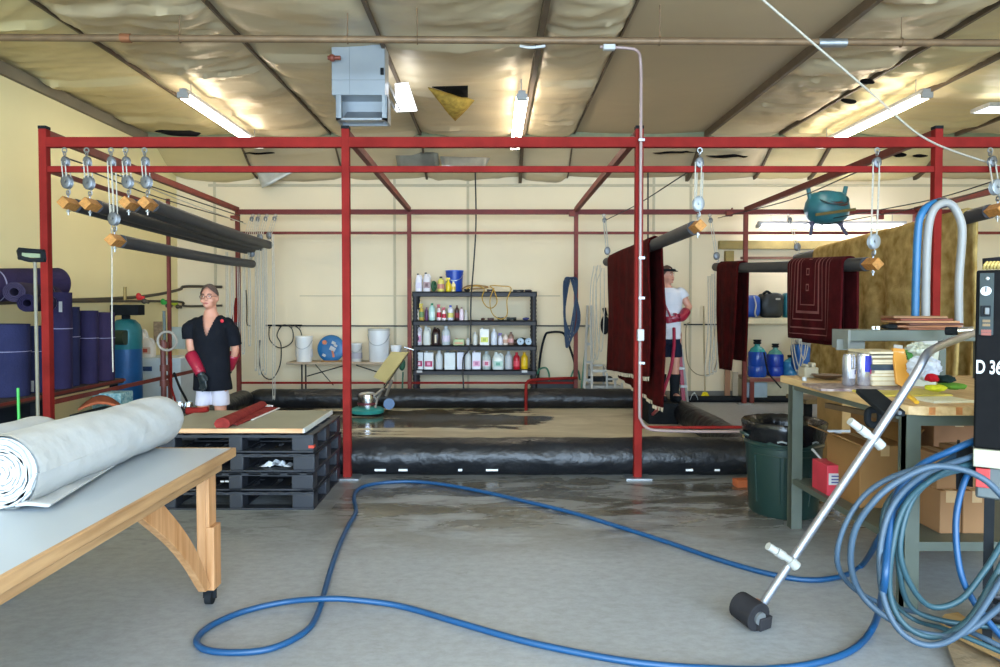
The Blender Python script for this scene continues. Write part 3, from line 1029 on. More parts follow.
def cloth_roll(lab, a, b, r, sag=.0, seed=1, turns=5, flap=True):
    a, b = V(a), V(b)
    t = thing('cloth_roll', lab, 'cloth roll', (a.x, (a.y + b.y) / 2, a.z - r))
    L = (b - a).length

    def fn(u, v):
        p = a.lerp(b, u)
        th = 2 * PI * v
        w = 1 + .05 * noise.noise(V((u * L * 3 + 2 * v, math.cos(th) * 1.5, math.sin(th) * 1.5 + seed))) + .015 * math.sin(u * L * 26 + 5 * math.sin(th)) * (1 if u > .55 else .2)
        e = 1 - .28 * max(0, (u - .9) / .1) ** 2.5
        e *= 1.0 - .06 * u
        x = r * w * e * math.cos(th) * 1.04
        z = max(r * w * e * math.sin(th), .765 - p.z)
        return p + V((x, 0, z))
    obj('outer_layer', MB().grid(fn, 70, 48), M_CLOTH, t)
    for end, sg in ((a, -1), (b, 1)):
        sp = []
        for k in range(turns * 24 + 1):
            th = 2 * PI * k / 24
            rr = r * (.06 + .92 * (k / (turns * 24))) * (.98 if sg < 0 else .70)
            wob = 1 + .05 * math.sin(th * 2.3 + seed) + .02 * math.sin(th * 11.7)
            sp.append(end + V((rr * wob * math.cos(th), sg * (.0 - .0 * rr), rr * wob * math.sin(th) * .97)))
        mb = MB()
        mb.rings([[p + V((0, -sg * .15, 0)), p + V((0, 0, 0)), p * 1 + (end - p).normalized() * .012 + V((0, 0, 0)), p + (end - p).normalized() * .012 + V((0, -sg * .15, 0))] for p in sp[2:]])
        mb.cyl(end + V((0, -sg * .012, 0)), end + V((0, -sg * .05, 0)), r * (.93 if sg < 0 else .62), n=30)  # added backing disc that brightens the gaps of the spiral
        obj('spiral_end', mb, M_CLOTH, t)
    if flap:
        fl = MB().grid(lambda u, v: a.lerp(b, u * .55) + V((r * .5 + .0 + v * .12 * (1 - u), -.02, -r + .026 + .02 * (1 - v) * noise.noise(V((u * 6, v, 3))))), 30, 6)
        obj('loose_flap', fl, M_CLOTH, t, solid=.006)
    return t


cloth_roll('large roll of white felt cloth lying along the white table', (-1.775, 2.5, .893), (-1.785, 3.8, .888), .138, seed=2, turns=9)
cloth_roll('smaller white cloth roll behind the large one at the left edge', (-2.33, 2.2, .85), (-2.31, 3.62, .85), .095, seed=6, turns=3, flap=False)

# ================================================================= PALLETS
M_PAL = mat('black_pallet_plastic', '22252c', .5, 0, .2, 6)
px0, px1, py0, py1, ph = -2.45, -1.31, 5.08, 5.98, .135
labs = ['black plastic pallet, topmost of the stack', 'black plastic pallet second from the top of the stack', 'black plastic pallet second from the bottom of the stack', 'black plastic pallet on the floor, bottom of the stack']


def pallet(z, lab, dx=0, dy=0):
    t = thing('plastic_pallet', lab, 'pallet', ((px0 + px1) / 2 + dx, (py0 + py1) / 2 + dy, z), 'stacked black pallets')
    x0, x1, y0, y1 = px0 + dx, px1 + dx, py0 + dy, py1 + dy
    dk = MB()
    n = 9
    for i in range(n):
        xx = x0 + (x1 - x0) * i / (n - 1)
        dk.bb(max(x0, xx - .045), min(x1, xx + .045), y0, y1, z + ph - .018, z + ph - .002)
    for yy in (y0 + .05, (y0 + y1) / 2, y1 - .05):
        dk.bb(x0, x1, yy - .05, yy + .05, z + ph - .024, z + ph - .006)
    obj('deck', dk, M_PAL, t)
    for fx, w in ((.0, .13), (.5, .1), (1, .16)):
        for fy, d in ((0, .13), (.5, .13), (1, .13)):
            xx = x0 + w / 2 + (x1 - x0 - w) * fx
            yy = y0 + d / 2 + (y1 - y0 - d) * fy
            obj('block', MB().bb(xx - w / 2, xx + w / 2, yy - d / 2, yy + d / 2, z + .012, z + ph - .02), M_PAL, t, bevel=.008)
    rn = MB()
    for yy in (y0 + .05, (y0 + y1) / 2, y1 - .05):
        rn.bb(x0, x1, yy - .05, yy + .05, z, z + .014)
    for xx in (x0 + .05, (x0 + x1) / 2, x1 - .05):
        rn.bb(xx - .05, xx + .05, y0, y1, z + .001, z + .013)
    obj('runner', rn, M_PAL, t, bevel=.003)
    return t


for k in range(4):
    t = pallet((3 - k) * .14, labs[k], (0, .01, -.005, .0)[k], (0, -.006, .005, 0)[k])
    if k == 0:
        obj('corner_mark', MB().bb(px1 - .035, px1 + .004, py0 - .004, py0 + .04, .455, .475), mat('orange_scuff', 'c0402a', .6), t)
    if k == 2:
        obj('printed_code', MB().bb(-1.99, -1.965, py0 - .004, py0 + .002, .205, .217).bb(-1.955, -1.93, py0 - .004, py0 + .002, .205, .217), M_WHITE, t)
tag(obj('crumpled_wrapper', MB().grid(lambda u, v: V((-1.62 + .24 * (u - .5), 5.16 + .1 * v, .297 + .07 * abs(noise.noise(V((u * 5, v * 4, 2)))) * math.sin(PI * u) * 1.2)), 14, 8), mat('clear_wrapper', 'c6c9cc', .25)), 'crumpled pale plastic wrapper tucked in the second pallet', 'wrapper')
M_PLYT = mat('grey_green_board_top', '8d8c78', .5, 0, .08, 3)
t = thing('board', 'grey green board with wooden edge lying on the black pallets', 'board', (-1.95, 5.53, .56))
obj('panel', MB().bb(-2.5, -1.385, 5.09, 5.96, .572, .598), M_PLYT, t)
obj('edge_band', MB().bb(-2.5, -1.385, 5.075, 5.09, .566, .598), M_PINEX, t)
obj('edge_band', MB().bb(-1.385, -1.372, 5.075, 5.97, .566, .599), mat('pale_edge', 'cfd2cc', .5), t)
# red rolled rug on the board
M_REDRUG = mat('red_rug_back', '84302c', .9, 0, .2, 20, .4, 100)
t = thing('rolled_rug', 'small rolled red rug lying on the board over the pallets', 'rug', (-1.85, 5.5, .6))
a, b = G(222, 424, .63), G(262, 405, .63)
d = (b - a)
mb = MB()
n = 26
rg = []
for i in range(18):
    u = i / 17
    c = a.lerp(b, u)
    rr = .045 - .012 * u
    s = d.normalized().cross(V((0, 0, 1)))
    rg.append([c + s * rr * 1.25 * math.cos(2 * PI * j / n) * (1 + .06 * noise.noise(V((u * 5, j * .5, 1)))) + V((0, 0, max(-.028, rr * math.sin(2 * PI * j / n)))) for j in range(n)])
obj('roll', mb.rings(rg), M_REDRUG, t)
obj('loose_edge', MB().grid(lambda u, v: a.lerp(b, .1 + .9 * u) + d.normalized().cross(V((0, 0, 1))) * (.04 + .10 * v * (.4 + .6 * u)) + V((0, 0, -.012 - .014 * v)), 20, 5), M_REDRUG, t, solid=.008)
obj('fringe', MB().bar(a.lerp(b, .98) + V((.0, 0, -.02)), b + d.normalized() * .05 + V((.05, 0, -.02)), .1, .03).bar(a.lerp(b, .35) + d.normalized().cross(V((0, 0, 1))) * .11 + V((0, 0, -.026)), b + d.normalized().cross(V((0, 0, 1))) * .15 + V((0, 0, -.026)), .012, .008), mat('white_fringe', 'd8d6d4', .9), t)
# glove and silver knobs at the back of the board
t = thing('rubber_glove', 'red and dark rubber glove lying at the back left of the board', 'glove', (-2.4, 5.85, .6))
obj('cuff', MB().tube([P(187, 411, 5.85), P(200, 410.5, 5.85), P(208, 409, 5.85)], lambda q: .032 - .01 * q, 12), M_RED, t)
obj('hand', MB().ell(P(183, 411, 5.85), (.04, .05, .022)).tube([P(182, 410, 5.83), P(176, 411, 5.8)], .012, 8).tube([P(182, 412, 5.8), P(176, 413, 5.76)], .012, 8), M_DARK, t)
for lb, q in (('left of two small silver cups at the back of the board', 180), ('right of two small silver cups at the back of the board', 189)):
    c = P(q, 406, 5.9)
    tag(obj('metal_cup', MB().lathe([(.02, -.045), (.03, -.03), (.034, .0), (.03, .03), (.024, .034), (.022, 0)], c, 16), M_CHROME), lb, 'cup')

# ================================================================= PURPLE PADDING ROLLS (left)
M_PAD = [mat('indigo_padding', '2c2744', .85, 0, .12, 6, .3, 60), mat('navy_padding', '282b4a', .85, 0, .12, 6, .3, 60), mat('violet_padding', '352c48', .85, 0, .12, 6, .3, 60), mat('grey_violet_padding', '413a52', .85, 0, .12, 6, .3, 60)]
t = thing('roll_platform', 'low dark platform carrying the purple padding rolls', 'platform', (-4.5, 6.4, 0))
obj('deck', MB().bb(-4.98, -4.08, 4.8, 7.72, .64, .69), mat('dark_deck', '3a2e28', .7), t)
obj('edge_strip', MB().bb(-4.08, -4.06, 4.8, 7.72, .66, .685), M_REDD, t)
for y in (4.9, 6.3, 7.6):
    obj('leg', MB().bb(-4.16, -4.1, y - .03, y + .03, 0, .64), M_DARK, t)
    obj('leg', MB().bb(-4.89, -4.83, y - .03, y + .03, 0, .64), M_DARK, t)
obj('back_panel', MB().bb(-4.95, -4.9, 4.9, 7.6, .05, .6), mat('navy_panel', '16202c', .7), t)


def padroll(lab, base, top, r, m, core=True, tape=None, group='standing purple padding rolls'):
    base, top = V(base), V(top)
    t = thing('padding_roll', lab, 'padding roll', tuple(base), group)
    d = (top - base).normalized()
    a, b, _ = frame_of(d)
    L = (top - base).length
    rg = []
    n = 30
    for i in range(9):
        p = base + d * (L * i / 8)
        rg.append([p + (a * math.cos(2 * PI * j / n) + b * math.sin(2 * PI * j / n)) * r * (1 + .03 * noise.noise(V((i * .6, j * .4, base.x * 5)))) for j in range(n)])
    mb = MB().rings(rg, cap=False)
    # rolled end: layered spiral with an open core at both ends
    for end, sg in ((top, 1), (base, -1)):
        for k in range(4):
            r0, r1 = r * (1 - k * .16), r * (1 - k * .16 - .13)
            o1 = [[end + (a * math.cos(2 * PI * j / n) + b * math.sin(2 * PI * j / n)) * q - d * sg * z for j in range(n)] for q, z in ((r0, .004), (r0 - .004, 0), (r1 + .004, 0), (r1, .01), (r1, .03))]
            mb.rings(o1, cap=False)
        mb.rings([[end + (a * math.cos(2 * PI * j / n) + b * math.sin(2 * PI * j / n)) * q - d * sg * z for j in range(n)] for q, z in ((r, .03), (r * .4, .03), (r * .38, .3), (.001, .3))], cap=False)
    obj('roll', mb, m, t)
    if tape:
        z0 = tape
        s = V((-base.x, -base.y, 0)).normalized()
        c = base + d * L * z0 + s * (r + .002)
        side = s.cross(V((0, 0, 1)))
        obj('label_tag', MB().bar(c - d * .05, c + d * .05, .045, .004) if abs(d.z) > .5 else MB().box(c, (.06, .004, .1)), M_WHITE, t)
    obj('wrap_band', MB().rings([[base + d * L * z + (a * math.cos(2 * PI * j / n) + b * math.sin(2 * PI * j / n)) * (r * 1.035) for j in range(n)] for z in (.62, .628)], cap=False), mat('pale_band', '8f8ca8', .6), t)
    return t


zb = .695
spec = [
    ('tallest indigo padding roll with a white tag beside the red post', 80, 6.75, 1.62, .105, 0, .85),
    ('smooth violet padding roll at the right end of the platform', 103, 7.5, 1.42, .135, 2, None),
    ('narrow indigo roll standing between the tall rolls', 91, 7.2, 1.44, .09, 0, None),
    ('navy padding roll just right of the red post', 64, 6.95, 1.48, .13, 1, None),
    ('navy padding roll standing behind the broom pole', 30, 6.5, 1.30, .14, 1, .1),
    ('wide navy padding roll at the left edge', 8, 6.2, 1.33, .16, 1, None),
    ('dark blue padding roll left of the red post', 47, 6.7, 1.30, .10, 1, None),
    ('indigo padding roll leaning at the far left', -14, 6.5, 1.3, .14, 0, None),
]
for lab, px, Y, top, r, mi, tp in spec:
    x = XX(px, Y)
    x = max(min(x, -4.08 - r), -4.98 + r)
    padroll(lab, (x, Y, zb), (x + .01, Y, top), r, M_PAD[mi], tape=tp)
padroll('thick grey violet roll lying on top of the others, rounded end', (-4.84, 5.2, 1.60), P(58, 283, 7.2), .155, M_PAD[2], group='lying purple padding rolls')
padroll('grey violet roll with a hollow round end lying below it', P(14, 292, 6.0), P(60, 294, 7.3), .085, M_PAD[3], group='lying purple padding rolls')
padroll('dark roll with an open end lying under the hollow one', P(27, 303, 5.95), P(58, 303, 7.0), .075, M_PAD[0], group='lying purple padding rolls')

# upside-down squeegee broom in front of the rolls
t = thing('push_broom', 'upside down push broom with wooden pole by the left post', 'broom', (XX(38, 5.2), 5.2, 0))
obj('pole', MB().cyl(P(38, 417, 5.2), P(35, 262, 5.2), .012, n=10), mat('weathered_pole', '7c7868', .6), t)
obj('head', MB().tube([P(19, 250, 5.25), P(30, 251, 5.25), P(44, 252, 5.25)], .02, 10).tube([P(19, 257, 5.2), P(30, 260, 5.2), P(45, 260, 5.2)], .017, 10).bar(P(20, 250, 5.22), P(22, 259, 5.2), .04, .03).bar(P(43, 252, 5.22), P(44, 260, 5.2), .03, .02), M_DARK, t)
obj('scrub_pad', MB().bar(P(24, 255, 5.22), P(42, 256, 5.22), .05, .03), mat('green_grey_pad', '7f8a70', .8), t)
obj('foot', MB().cyl(P(38, 417, 5.2), P(38.5, 425, 5.2) + V((0, 0, 0)), .018, n=10).cyl(P(38.5, 425, 5.2), V((XX(38.5, 5.2), 5.2, 0)), .012, n=8), mat('grey_green_sleeve', '5c6e68', .5), t)
tag(obj('plastic_rod', MB().cyl((XX(18, 5.3), 5.3, 0), P(18, 388, 5.3), .01, n=8), mat('bright_green_plastic', '3fae4a', .4)), 'thin bright green rod standing behind the white roll', 'rod')

# ================================================================= COMPRESSOR and corner things
M_TANKB = mat('blue_tank_paint', '0f4f86', .4, .1, .1)
M_TANKT = mat('teal_tank_top', '1d6f78', .4, .1, .1)
cx, cy_, r = XX(126, 8.75), 8.75, .18
t = thing('air_compressor', 'tall blue and teal upright air compressor tank by the left wall', 'compressor', (cx, cy_, 0))
obj('tank', MB().lathe([(.12, .0), (.16, .02), (r, .08), (r, .95)], (cx, cy_, 0), 32), M_TANKB, t)
obj('tank_top', MB().lathe([(r, .95), (r + .003, .96), (r + .003, 1.18), (r * .9, 1.25), (r * .6, 1.31), (.02, 1.33)], (cx, cy_, 0), 32), M_TANKT, t)
obj('pump', MB().bb(cx - .15, cx + .2, cy_ - .1, cy_ + .08, 1.37, 1.5).cyl((cx, cy_, 1.3), (cx, cy_, 1.4), .05).tube([(cx - .2, cy_, 1.32), (cx - .1, cy_ - .02, 1.4), (cx, cy_, 1.42)], .02, 8), M_DARK, t, bevel=.01)
obj('motor', MB().cyl((cx - .19, cy_ - .2, 1.1), (cx + .1, cy_ - .2, 1.1), .09, n=20).cyl((cx - .1, cy_ - .3, 1.1), (cx - .1, cy_ - .2, 1.1), .06), mat('dark_olive_motor', '2c3a2c', .5, .3), t)
obj('foot_ring', MB().lathe([(.14, 0), (.17, 0), (.17, .06), (.14, .06)], (cx, cy_, 0), 24), M_DARK, t)
# teal crate with crumpled packing and orange mat behind the table
t = thing('storage_crate', 'small teal patterned crate beside the rolls platform', 'crate', (XX(112, 6.9), 6.9, .0))
q = P(113, 398, 6.9)
obj('body', MB().bb(q.x - .14, q.x + .14, 6.78, 7.02, .0, q.z + .06), mat('teal_pattern', '2f7f8c', .6, 0, .5, 40, col2='a8c4c4'), t, bevel=.01)
tag(obj('folded_mat', MB().grid(lambda u, v: P(78 + 52 * u, 410 - 14 * math.sin(PI * min(1, u * 1.1)) * (.5 + .5 * v), 6.1 + .5 * v), 18, 8), mat('terracotta_mat', 'a0583c', .9, 0, .2, 20), solid=.02), 'folded terracotta mat heaped behind the white roll', 'mat')
q0_, q1_ = P(70, 400, 6.1), P(132, 400, 6.1)
tag(obj('storage_chest', MB().bb(q0_.x, q1_.x, 6.08, 6.62, 0, P(0, 408, 6.35).z - .02), mat('dark_chest', '20262a', .7), bevel=.01), 'low dark chest under the folded terracotta mat', 'chest')
# wall pipes on left wall turning the corner
M_WP = mat('dark_wall_pipe', '4c443a', .5, .3, .1)
zc = P(100, 297, 8)
tag(obj('wall_pipe', MB().tube([(-4.95, 6.3, 1.5), (-4.95, 9.6, 1.60), (-4.9, 10.9, 1.73), P(185, 286.5, 11.08), P(222, 287, 11.08)], .022, 8, 5), M_WP), 'upper dark pipe running along the left wall into the corner', 'pipe')
tag(obj('wall_pipe', MB().tube([(-4.93, 7.9, 1.35), (-4.93, 7.9, 1.52), (-4.93, 8.2, 1.54), (-4.92, 10.9, 1.55), P(185, 306, 11.08), P(222, 305.5, 11.08)], .018, 8, 5), M_WP), 'lower dark pipe along the left wall with green taps', 'pipe')
for lab, px, py, Y, m in (('red tap lever on the left wall pipe', 141, 298, 8.9, 'c01c22'), ('left green tap handle on the wall pipe', 165, 303, 10.2, '2c9a3a'), ('right yellow green tap handle on the wall pipe', 175, 304, 10.9, 'a8b42c')):
    c = P(px, py, Y)
    t = thing('water_tap', lab, 'tap', tuple(c))
    obj('lever', MB().box(c, (.09, .03, .05)).ell(c + V((-.03, 0, .02)), (.035, .02, .045)), mat('tap_' + m, m, .4), t, bevel=.006)
    obj('valve_body', MB().cyl(c + V((.02, 0, -.03)), c + V((.1, 0, -.05)), .025).ell(c + V((.04, 0, -.04)), .035), M_WP, t)
tag(obj('wall_bracket', MB().cyl(P(125, 287, 8.6), P(125, 300, 8.6), .02, n=8), mat('brass_bracket', '8c743c', .5, .4)), 'small brass bracket on the left wall above the compressor', 'bracket')
for k, (lab, px, y0, y1, Y, r, m) in enumerate((
        ('brown standpipe rising beside the woman', 164, 410, 340, 7.9, .03, 'pipe_brown'),
        ('grey hose hanging from the green tap', 165, 350, 311, 8.2, .018, 'hose_grey'))):
    mm = mat('pipe_brown', '6c3c34', .5, .2) if m == 'pipe_brown' else mat('hose_grey', '5f6a66', .6)
    a, b = P(px, y0, Y), P(px - 1, y1, Y)
    if k == 0: a.z = 0
    t = thing('standpipe' if k == 0 else 'hanging_hose', lab, 'pipe' if k == 0 else 'hose', tuple(a))
    obj('pipe' if k == 0 else 'hose', MB().cyl(a, b, r, n=12), mm, t)
    if k == 0:
        for yy in (345, 368, 383):
            obj('coupling', MB().cyl(P(px, yy + 3, Y), P(px, yy - 3, Y), r * 1.5, n=12), mm, t)
        obj('hose_loop', MB().torus(P(167, 341, Y - .05), .105, .014, (0, 1, 0), 24, 8), mat('white_hose', 'b0a89c', .5), t)
tag(obj('red_hose', MB().tube([P(170, 350, 8.15), P(171, 365, 8.1), P(171, 385, 8.0), P(176, 405, 7.8), V((XX(178, 7.7), 7.7, .02))], .013, 8), M_RED), 'thin red hose dropping beside the standpipe', 'hose')
tag(obj('black_hose', MB().tube([P(174, 373, 8.1), P(180, 388, 8.0), P(188, 405, 7.9), V((XX(192, 7.8), 7.8, .02))], .014, 8), M_DARK), 'thin black hose slanting down behind the woman', 'hose')
# white tubs / sink at the left corner
t = thing('utility_cabinet', 'low pale blue white utility cabinet behind the standpipe', 'cabinet', (XX(165, 9.6), 9.6, 0))
q0, q1 = XX(140, 9.6), XX(188, 9.6)
obj('body', MB().bb(q0, q1, 9.35, 9.9, 0, P(0, 358, 9.35).z), mat('pale_blue_white', 'b9c6cc', .5, 0, .05), t, bevel=.01)
obj('badge', MB().bb(XX(142.5, 9.34), XX(151, 9.34), 9.33, 9.352, P(0, 371, 9.34).z, P(0, 366.5, 9.34).z), mat('navy_badge', '24406c', .5), t)
obj('door_line', MB().bb(XX(163, 9.34), XX(163.6, 9.34), 9.345, 9.352, .05, P(0, 360, 9.34).z), M_JOINT, t)


def bottle(name, lab, cat, c, w, h, body, cap='dddddd', kind='bottle', band=None, group=None, dy=None, band2=None, hcap=None):
    """small container on its base point c"""
    c = V(c)
    t = thing(name, lab, cat, tuple(c), group)
    mb_ = mat('plastic_' + body, body, .35, 0, .04)
    mc = mat('plastic_' + cap, cap, .4, 0, .04)
    r = w / 2
    dy = dy or min(r, .09)
    sy = dy / r
    if kind == 'jug':
        ring = lambda s, z, ox=0: [c + V((ox + r * s * math.copysign(abs(math.cos(a)) ** .6, math.cos(a)), dy * s * math.copysign(abs(math.sin(a)) ** .6, math.sin(a)), z)) for a in [2 * PI * j / 24 for j in range(24)]]
        m = MB().rings([ring(.93, 0), ring(1, .015), ring(1, h * .58), ring(.9, h * .7), ring(.6, h * .82, -.12 * r), ring(.3, h * .9, -.3 * r), ring(.28, h * .93, -.3 * r)])
        obj('body', m, mb_, t)
        obj('handle', MB().tube([c + V((.0, 0, h * .84)), c + V((.45 * r, 0, h * .9)), c + V((.82 * r, 0, h * .78)), c + V((.85 * r, 0, h * .6))], min(.014, r * .2), 8, 4), mb_, t)
        obj('cap', MB().cyl(c + V((-.3 * r, 0, h * .92)), c + V((-.3 * r, 0, h)), .3 * r, n=14), mc, t)
    elif kind == 'bottle':
        obj('body', MB().lathe([(r * .9, 0), (r, .01), (r, h * .66), (r * .85, h * .76), (r * .4, h * .86), (r * .38, h * .9)], c, 20, sy=sy), mb_, t)
        obj('cap', MB().cyl(c + V((0, 0, h * .88)), c + V((0, 0, h)), r * .42, n=14), mc, t)
    elif kind == 'spray':
        obj('body', MB().lathe([(r * .9, 0), (r, .01), (r, h * .5), (r * .7, h * .66), (r * .35, h * .76), (r * .3, h * .8)], c, 20, sy=sy), mb_, t)
        obj('trigger', MB().cyl(c + V((0, 0, h * .78)), c + V((0, 0, h * .86)), r * .42, n=12).box(c + V((-.15 * r, 0, h * .93)), (r * 1.5, .03, h * .12)).bar(c + V((-.6 * r, 0, h * .88)), c + V((-.9 * r, 0, h * .74)), .012, .016), mc, t)
    elif kind == 'can':
        obj('body', MB().lathe([(r * .9, 0), (r, .008), (r, h * .94), (r * .88, h)], c, 24), mb_, t)
        obj('cap', MB().lathe([(r * .86, h), (r * .9, h + .004), (r * .6, h + .004), (.01, h + .001)], c, 24), mc, t)
    elif kind == 'carton':
        obj('body', MB().box(c + V((0, 0, h * .5)), (w, dy * 2, h)), mb_, t, bevel=.006)
        obj('cap', MB().cyl(c + V((-.25 * w, 0, h)), c + V((-.25 * w, 0, h * 1.07)), .12 * w, n=12), mc, t)
    elif kind == 'bucket':
        obj('body', MB().lathe([(r * .86, 0), (r * .88, .01), (r * .98, h * .93), (r * .98, h * .9), (r, h * .9), (r, h * .94), (r * .98, h * .94), (r * .98, h)], c, 28), mb_, t)
        obj('lid', MB().lathe([(r * 1.02, h * .97), (r * 1.02, h * 1.02), (r * .9, h * 1.03), (.01, h * 1.02)], c, 28), mc, t)
        obj('handle', MB().tube([c + V((-r, -.01, h * .85)), c + V((-r * .7, -r * .9, h * .62)), c + V((0, -r * 1.08, h * .52)), c + V((r * .7, -r * .9, h * .62)), c + V((r, -.01, h * .85))], .005, 6, 5), M_STEEL, t)
    if band:
        mbd = mat('label_' + band, band, .5, 0, .05)
        z0, z1 = h * .18, h * .5
        if kind in ('jug', 'carton'):
            obj('label_panel', MB().box(c + V((0, -dy - .001, (z0 + z1) / 2)), (w * .8, .006, z1 - z0)), mbd, t)
            if band2:
                obj('label_mark', MB().box(c + V((0, -dy - .005, (z0 + z1) / 2)), (w * .35, .004, (z1 - z0) * .55)), mat('label_' + band2, band2, .5), t)
        else:
            obj('label_band', MB().lathe([(r * 1.005, z0), (r * 1.015, z0), (r * 1.015, z1), (r * 1.005, z1)], c, 24, sy=sy, cap=False), mbd, t)
            if band2:
                obj('label_mark', MB().box(c + V((0, -r * 1.02 * sy, (z0 + z1) / 2)), (w * .4, .006, (z1 - z0) * .6)), mat('label_' + band2, band2, .5), t)
    return t


q = P(147, 356, 9.45)
bottle('chemical_jug', 'white chemical jug with red mark by the compressor', 'jug', (XX(148, 9.5), 9.5, P(0, 358, 9.35).z), .17, .28, 'd8d4cc', 'e4e4e0', 'jug', 'c8b0a0', band2='b04a3a')
bottle('chemical_jug', 'plain white jug behind the air compressor', 'jug', (XX(141, 9.7), 9.7, P(0, 358, 9.35).z), .2, .4, 'dad8d2', 'e4e4e0', 'jug')
# framed notices and wall switch boxes near the corner
tag(obj('wall_sign', MB().box(P(158, 332, 10.0), (.12, .02, .3)), mat('brown_panel', '8c7860', .7, 0, .3, 30)), 'small brown panel on the wall behind the standpipe', 'panel')
tag(obj('wall_sign', MB().box(P(178, 338, 10.7), (.22, .02, .34)), mat('pale_bluegrey', 'a9b7b6', .6)), 'pale grey panel on the wall left of the woman', 'panel')
# hanging falls of rope at the far left corner
falls = [(226, 262, 372), (231, 268, 366), (237, 268, 340), (243, 264, 352), (248, 262, 344), (255, 258, 368), (258, 258, 372), (262, 258, 368), (265, 256, 372), (272, 244, 395)]
for i, (px, y0, y1) in enumerate(falls):
    Y = 10.0 + .08 * (i % 3)
    a, b = P(px, y0 - 10, Y), P(px + random.uniform(-1, 1), y1, Y)
    w = .03
    mb = MB().tube([a, a.lerp(b, .5) + V((.008, 0, 0)), b + V((0, 0, .03)), b + V((w / 2, 0, -.01)), b + V((w, 0, .03)), a.lerp(b, .5) + V((w, .01, 0)), a + V((w * .6, .01, 0))], .0065, 6, 5)
    tag(obj('hanging_rope', mb, M_ROPE), 'pale rope hanging in a long loop below the left poles', 'rope', 'ropes hanging below the left poles')
t = thing('rubber_glove', 'red gauntlet glove hung on the back left post', 'glove', tuple(P(237, 320, 10.3)))
obj('cuff', MB().tube([P(237.5, 298, 10.3), P(237, 310, 10.3), P(236, 322, 10.3)], lambda q: .035 + .03 * q, 12), M_RED, t)
obj('hand', MB().tube([P(236, 322, 10.3), P(235, 332, 10.3), P(236, 340, 10.3)], lambda q: .06 - .02 * q, 12).tube([P(233, 330, 10.28), P(232, 345, 10.28)], .018, 8).tube([P(238, 334, 10.28), P(239, 349, 10.28)], .018, 8), mat('maroon_rubber', '4a1420', .5), t)
# hook rail and looped black cables left of the folding table
t = thing('hook_rail', 'black hook rail on the back wall holding looped cable', 'hook rail', tuple(P(290, 325, 11.15)))
obj('rail', MB().bar(P(266, 325.5, 11.15), P(302, 325.5, 11.15), .02, .03), M_DARK, t)
for px in (270, 280, 292, 300):
    obj('hook', MB().tube([P(px, 325, 11.12), P(px, 328, 11.06), P(px, 325, 11.03)], .006, 6, 4), M_DARK, t)
tag(obj('looped_cable', MB().tube([P(269, 327, 11.05), P(270, 340, 11.05), P(280, 348, 11.05), P(292, 342, 11.05), P(292, 329, 11.05), P(283, 325, 11.04), P(277, 335, 11.03), P(281, 345, 11.03), P(280, 365, 11.03), P(272, 379, 11.03), P(262, 374, 11.03), P(259, 355, 11.03), P(260, 340, 11.03)], .009, 8, 6), M_ROPED), 'looped black cable hanging from the hook rail', 'cable')
tag(obj('looped_cable', MB().tube([P(294, 325, 11.05), P(300, 330, 11.05), P(302, 337, 11.05)], .009, 8, 6), M_ROPED), 'short black cable end by the white bucket', 'cable')
tag(obj('wall_cable', MB().tube([P(246, 290, 11.15), P(247, 310, 11.15), P(247, 324, 11.15), P(251, 326, 11.12)], .008, 8, 4), M_ROPED), 'short dark cable with plug on the wall by the ropes', 'cable')
tag(obj('wall_conduit', MB().bar(P(300, 325.8, 11.17), P(410, 326, 11.17), .02, .022), M_ROPED), 'thin dark conduit along the back wall left of the shelving', 'conduit')
tag(obj('wall_conduit', MB().bar(P(535, 325.8, 11.17), P(590, 326, 11.17), .02, .022), M_ROPED), 'thin dark conduit along the back wall right of the shelving', 'conduit')
tag(obj('wall_conduit', MB().bar(P(684, 324.5, 11.17), P(725, 324.5, 11.17), .02, .022), M_ROPED), 'thin dark conduit along the back wall beyond the second person', 'conduit')

# ================================================================= FOLDING TABLE at the back
fz = P(0, 362, 10.75).z
x0, x1 = XX(287, 10.75), XX(397, 10.75)
t = thing('folding_table', 'beige folding table against the back wall left of the shelving', 'table', ((x0 + x1) / 2, 10.88, 0))
obj('tabletop', MB().bb(x0, x1, 10.68, 11.12, fz - .035, fz), mat('beige_top', 'a8957c', .6), t, bevel=.006)
for x in (x0 + .22, x0 + .28, x1 - .2, x1 - .12):
    obj('leg', MB().cyl((x, 10.76, 0), (x, 10.76, fz - .03), .012, n=8), M_DARK, t)
obj('brace', MB().cyl((x0 + .3, 10.76, fz - .22), (XX(345, 10.76), 10.76, fz - .05), .009, n=8).cyl((XX(356, 10.76), 10.76, fz - .05), (XX(378, 10.76), 10.76, fz - .16), .009, n=8).cyl((XX(315, 10.76), 10.76, fz - .04), (XX(333, 10.76), 10.76, fz - .36), .007, n=8), M_DARK, t)
Yt = 10.85
px2m = Yt / 700


def onT(px): return (XX(px, Yt), Yt, fz)


bottle('bucket', 'white plastic bucket at the left end of the folding table', 'bucket', onT(304), 17 * px2m, 25 * px2m, 'dcdcd8', 'e6e6e2', 'bucket', 'c8c8cc')
t = thing('blue_reel', 'round blue drum lid with stickers leaning on the folding table', 'reel', onT(331))
c = V(onT(331)) + V((0, 0, .2))
obj('disc', MB().lathe([(.19, -.03), (.205, -.02), (.205, .02), (.19, .03), (.12, .035), (.01, .03)], c, 36, axis=(0, -1, .1)), mat('bright_blue_plastic', '0f5f94', .4, 0, .1, 5), t)
obj('rim', MB().torus(c, .2, .014, (0, -1, .1), 36, 8), M_TEAL, t)
for dx, dz, w in ((-.08, .09, .05), (.05, .09, .06), (-.1, -.1, .055), (0.03, 0, .09), (.08, .05, .05)):
    obj('sticker', MB().box(c + V((dx, -.045, dz)), (w, .01, w * .7), Matrix.Rotation(.5, 3, 'Y')), M_WHITE, t)
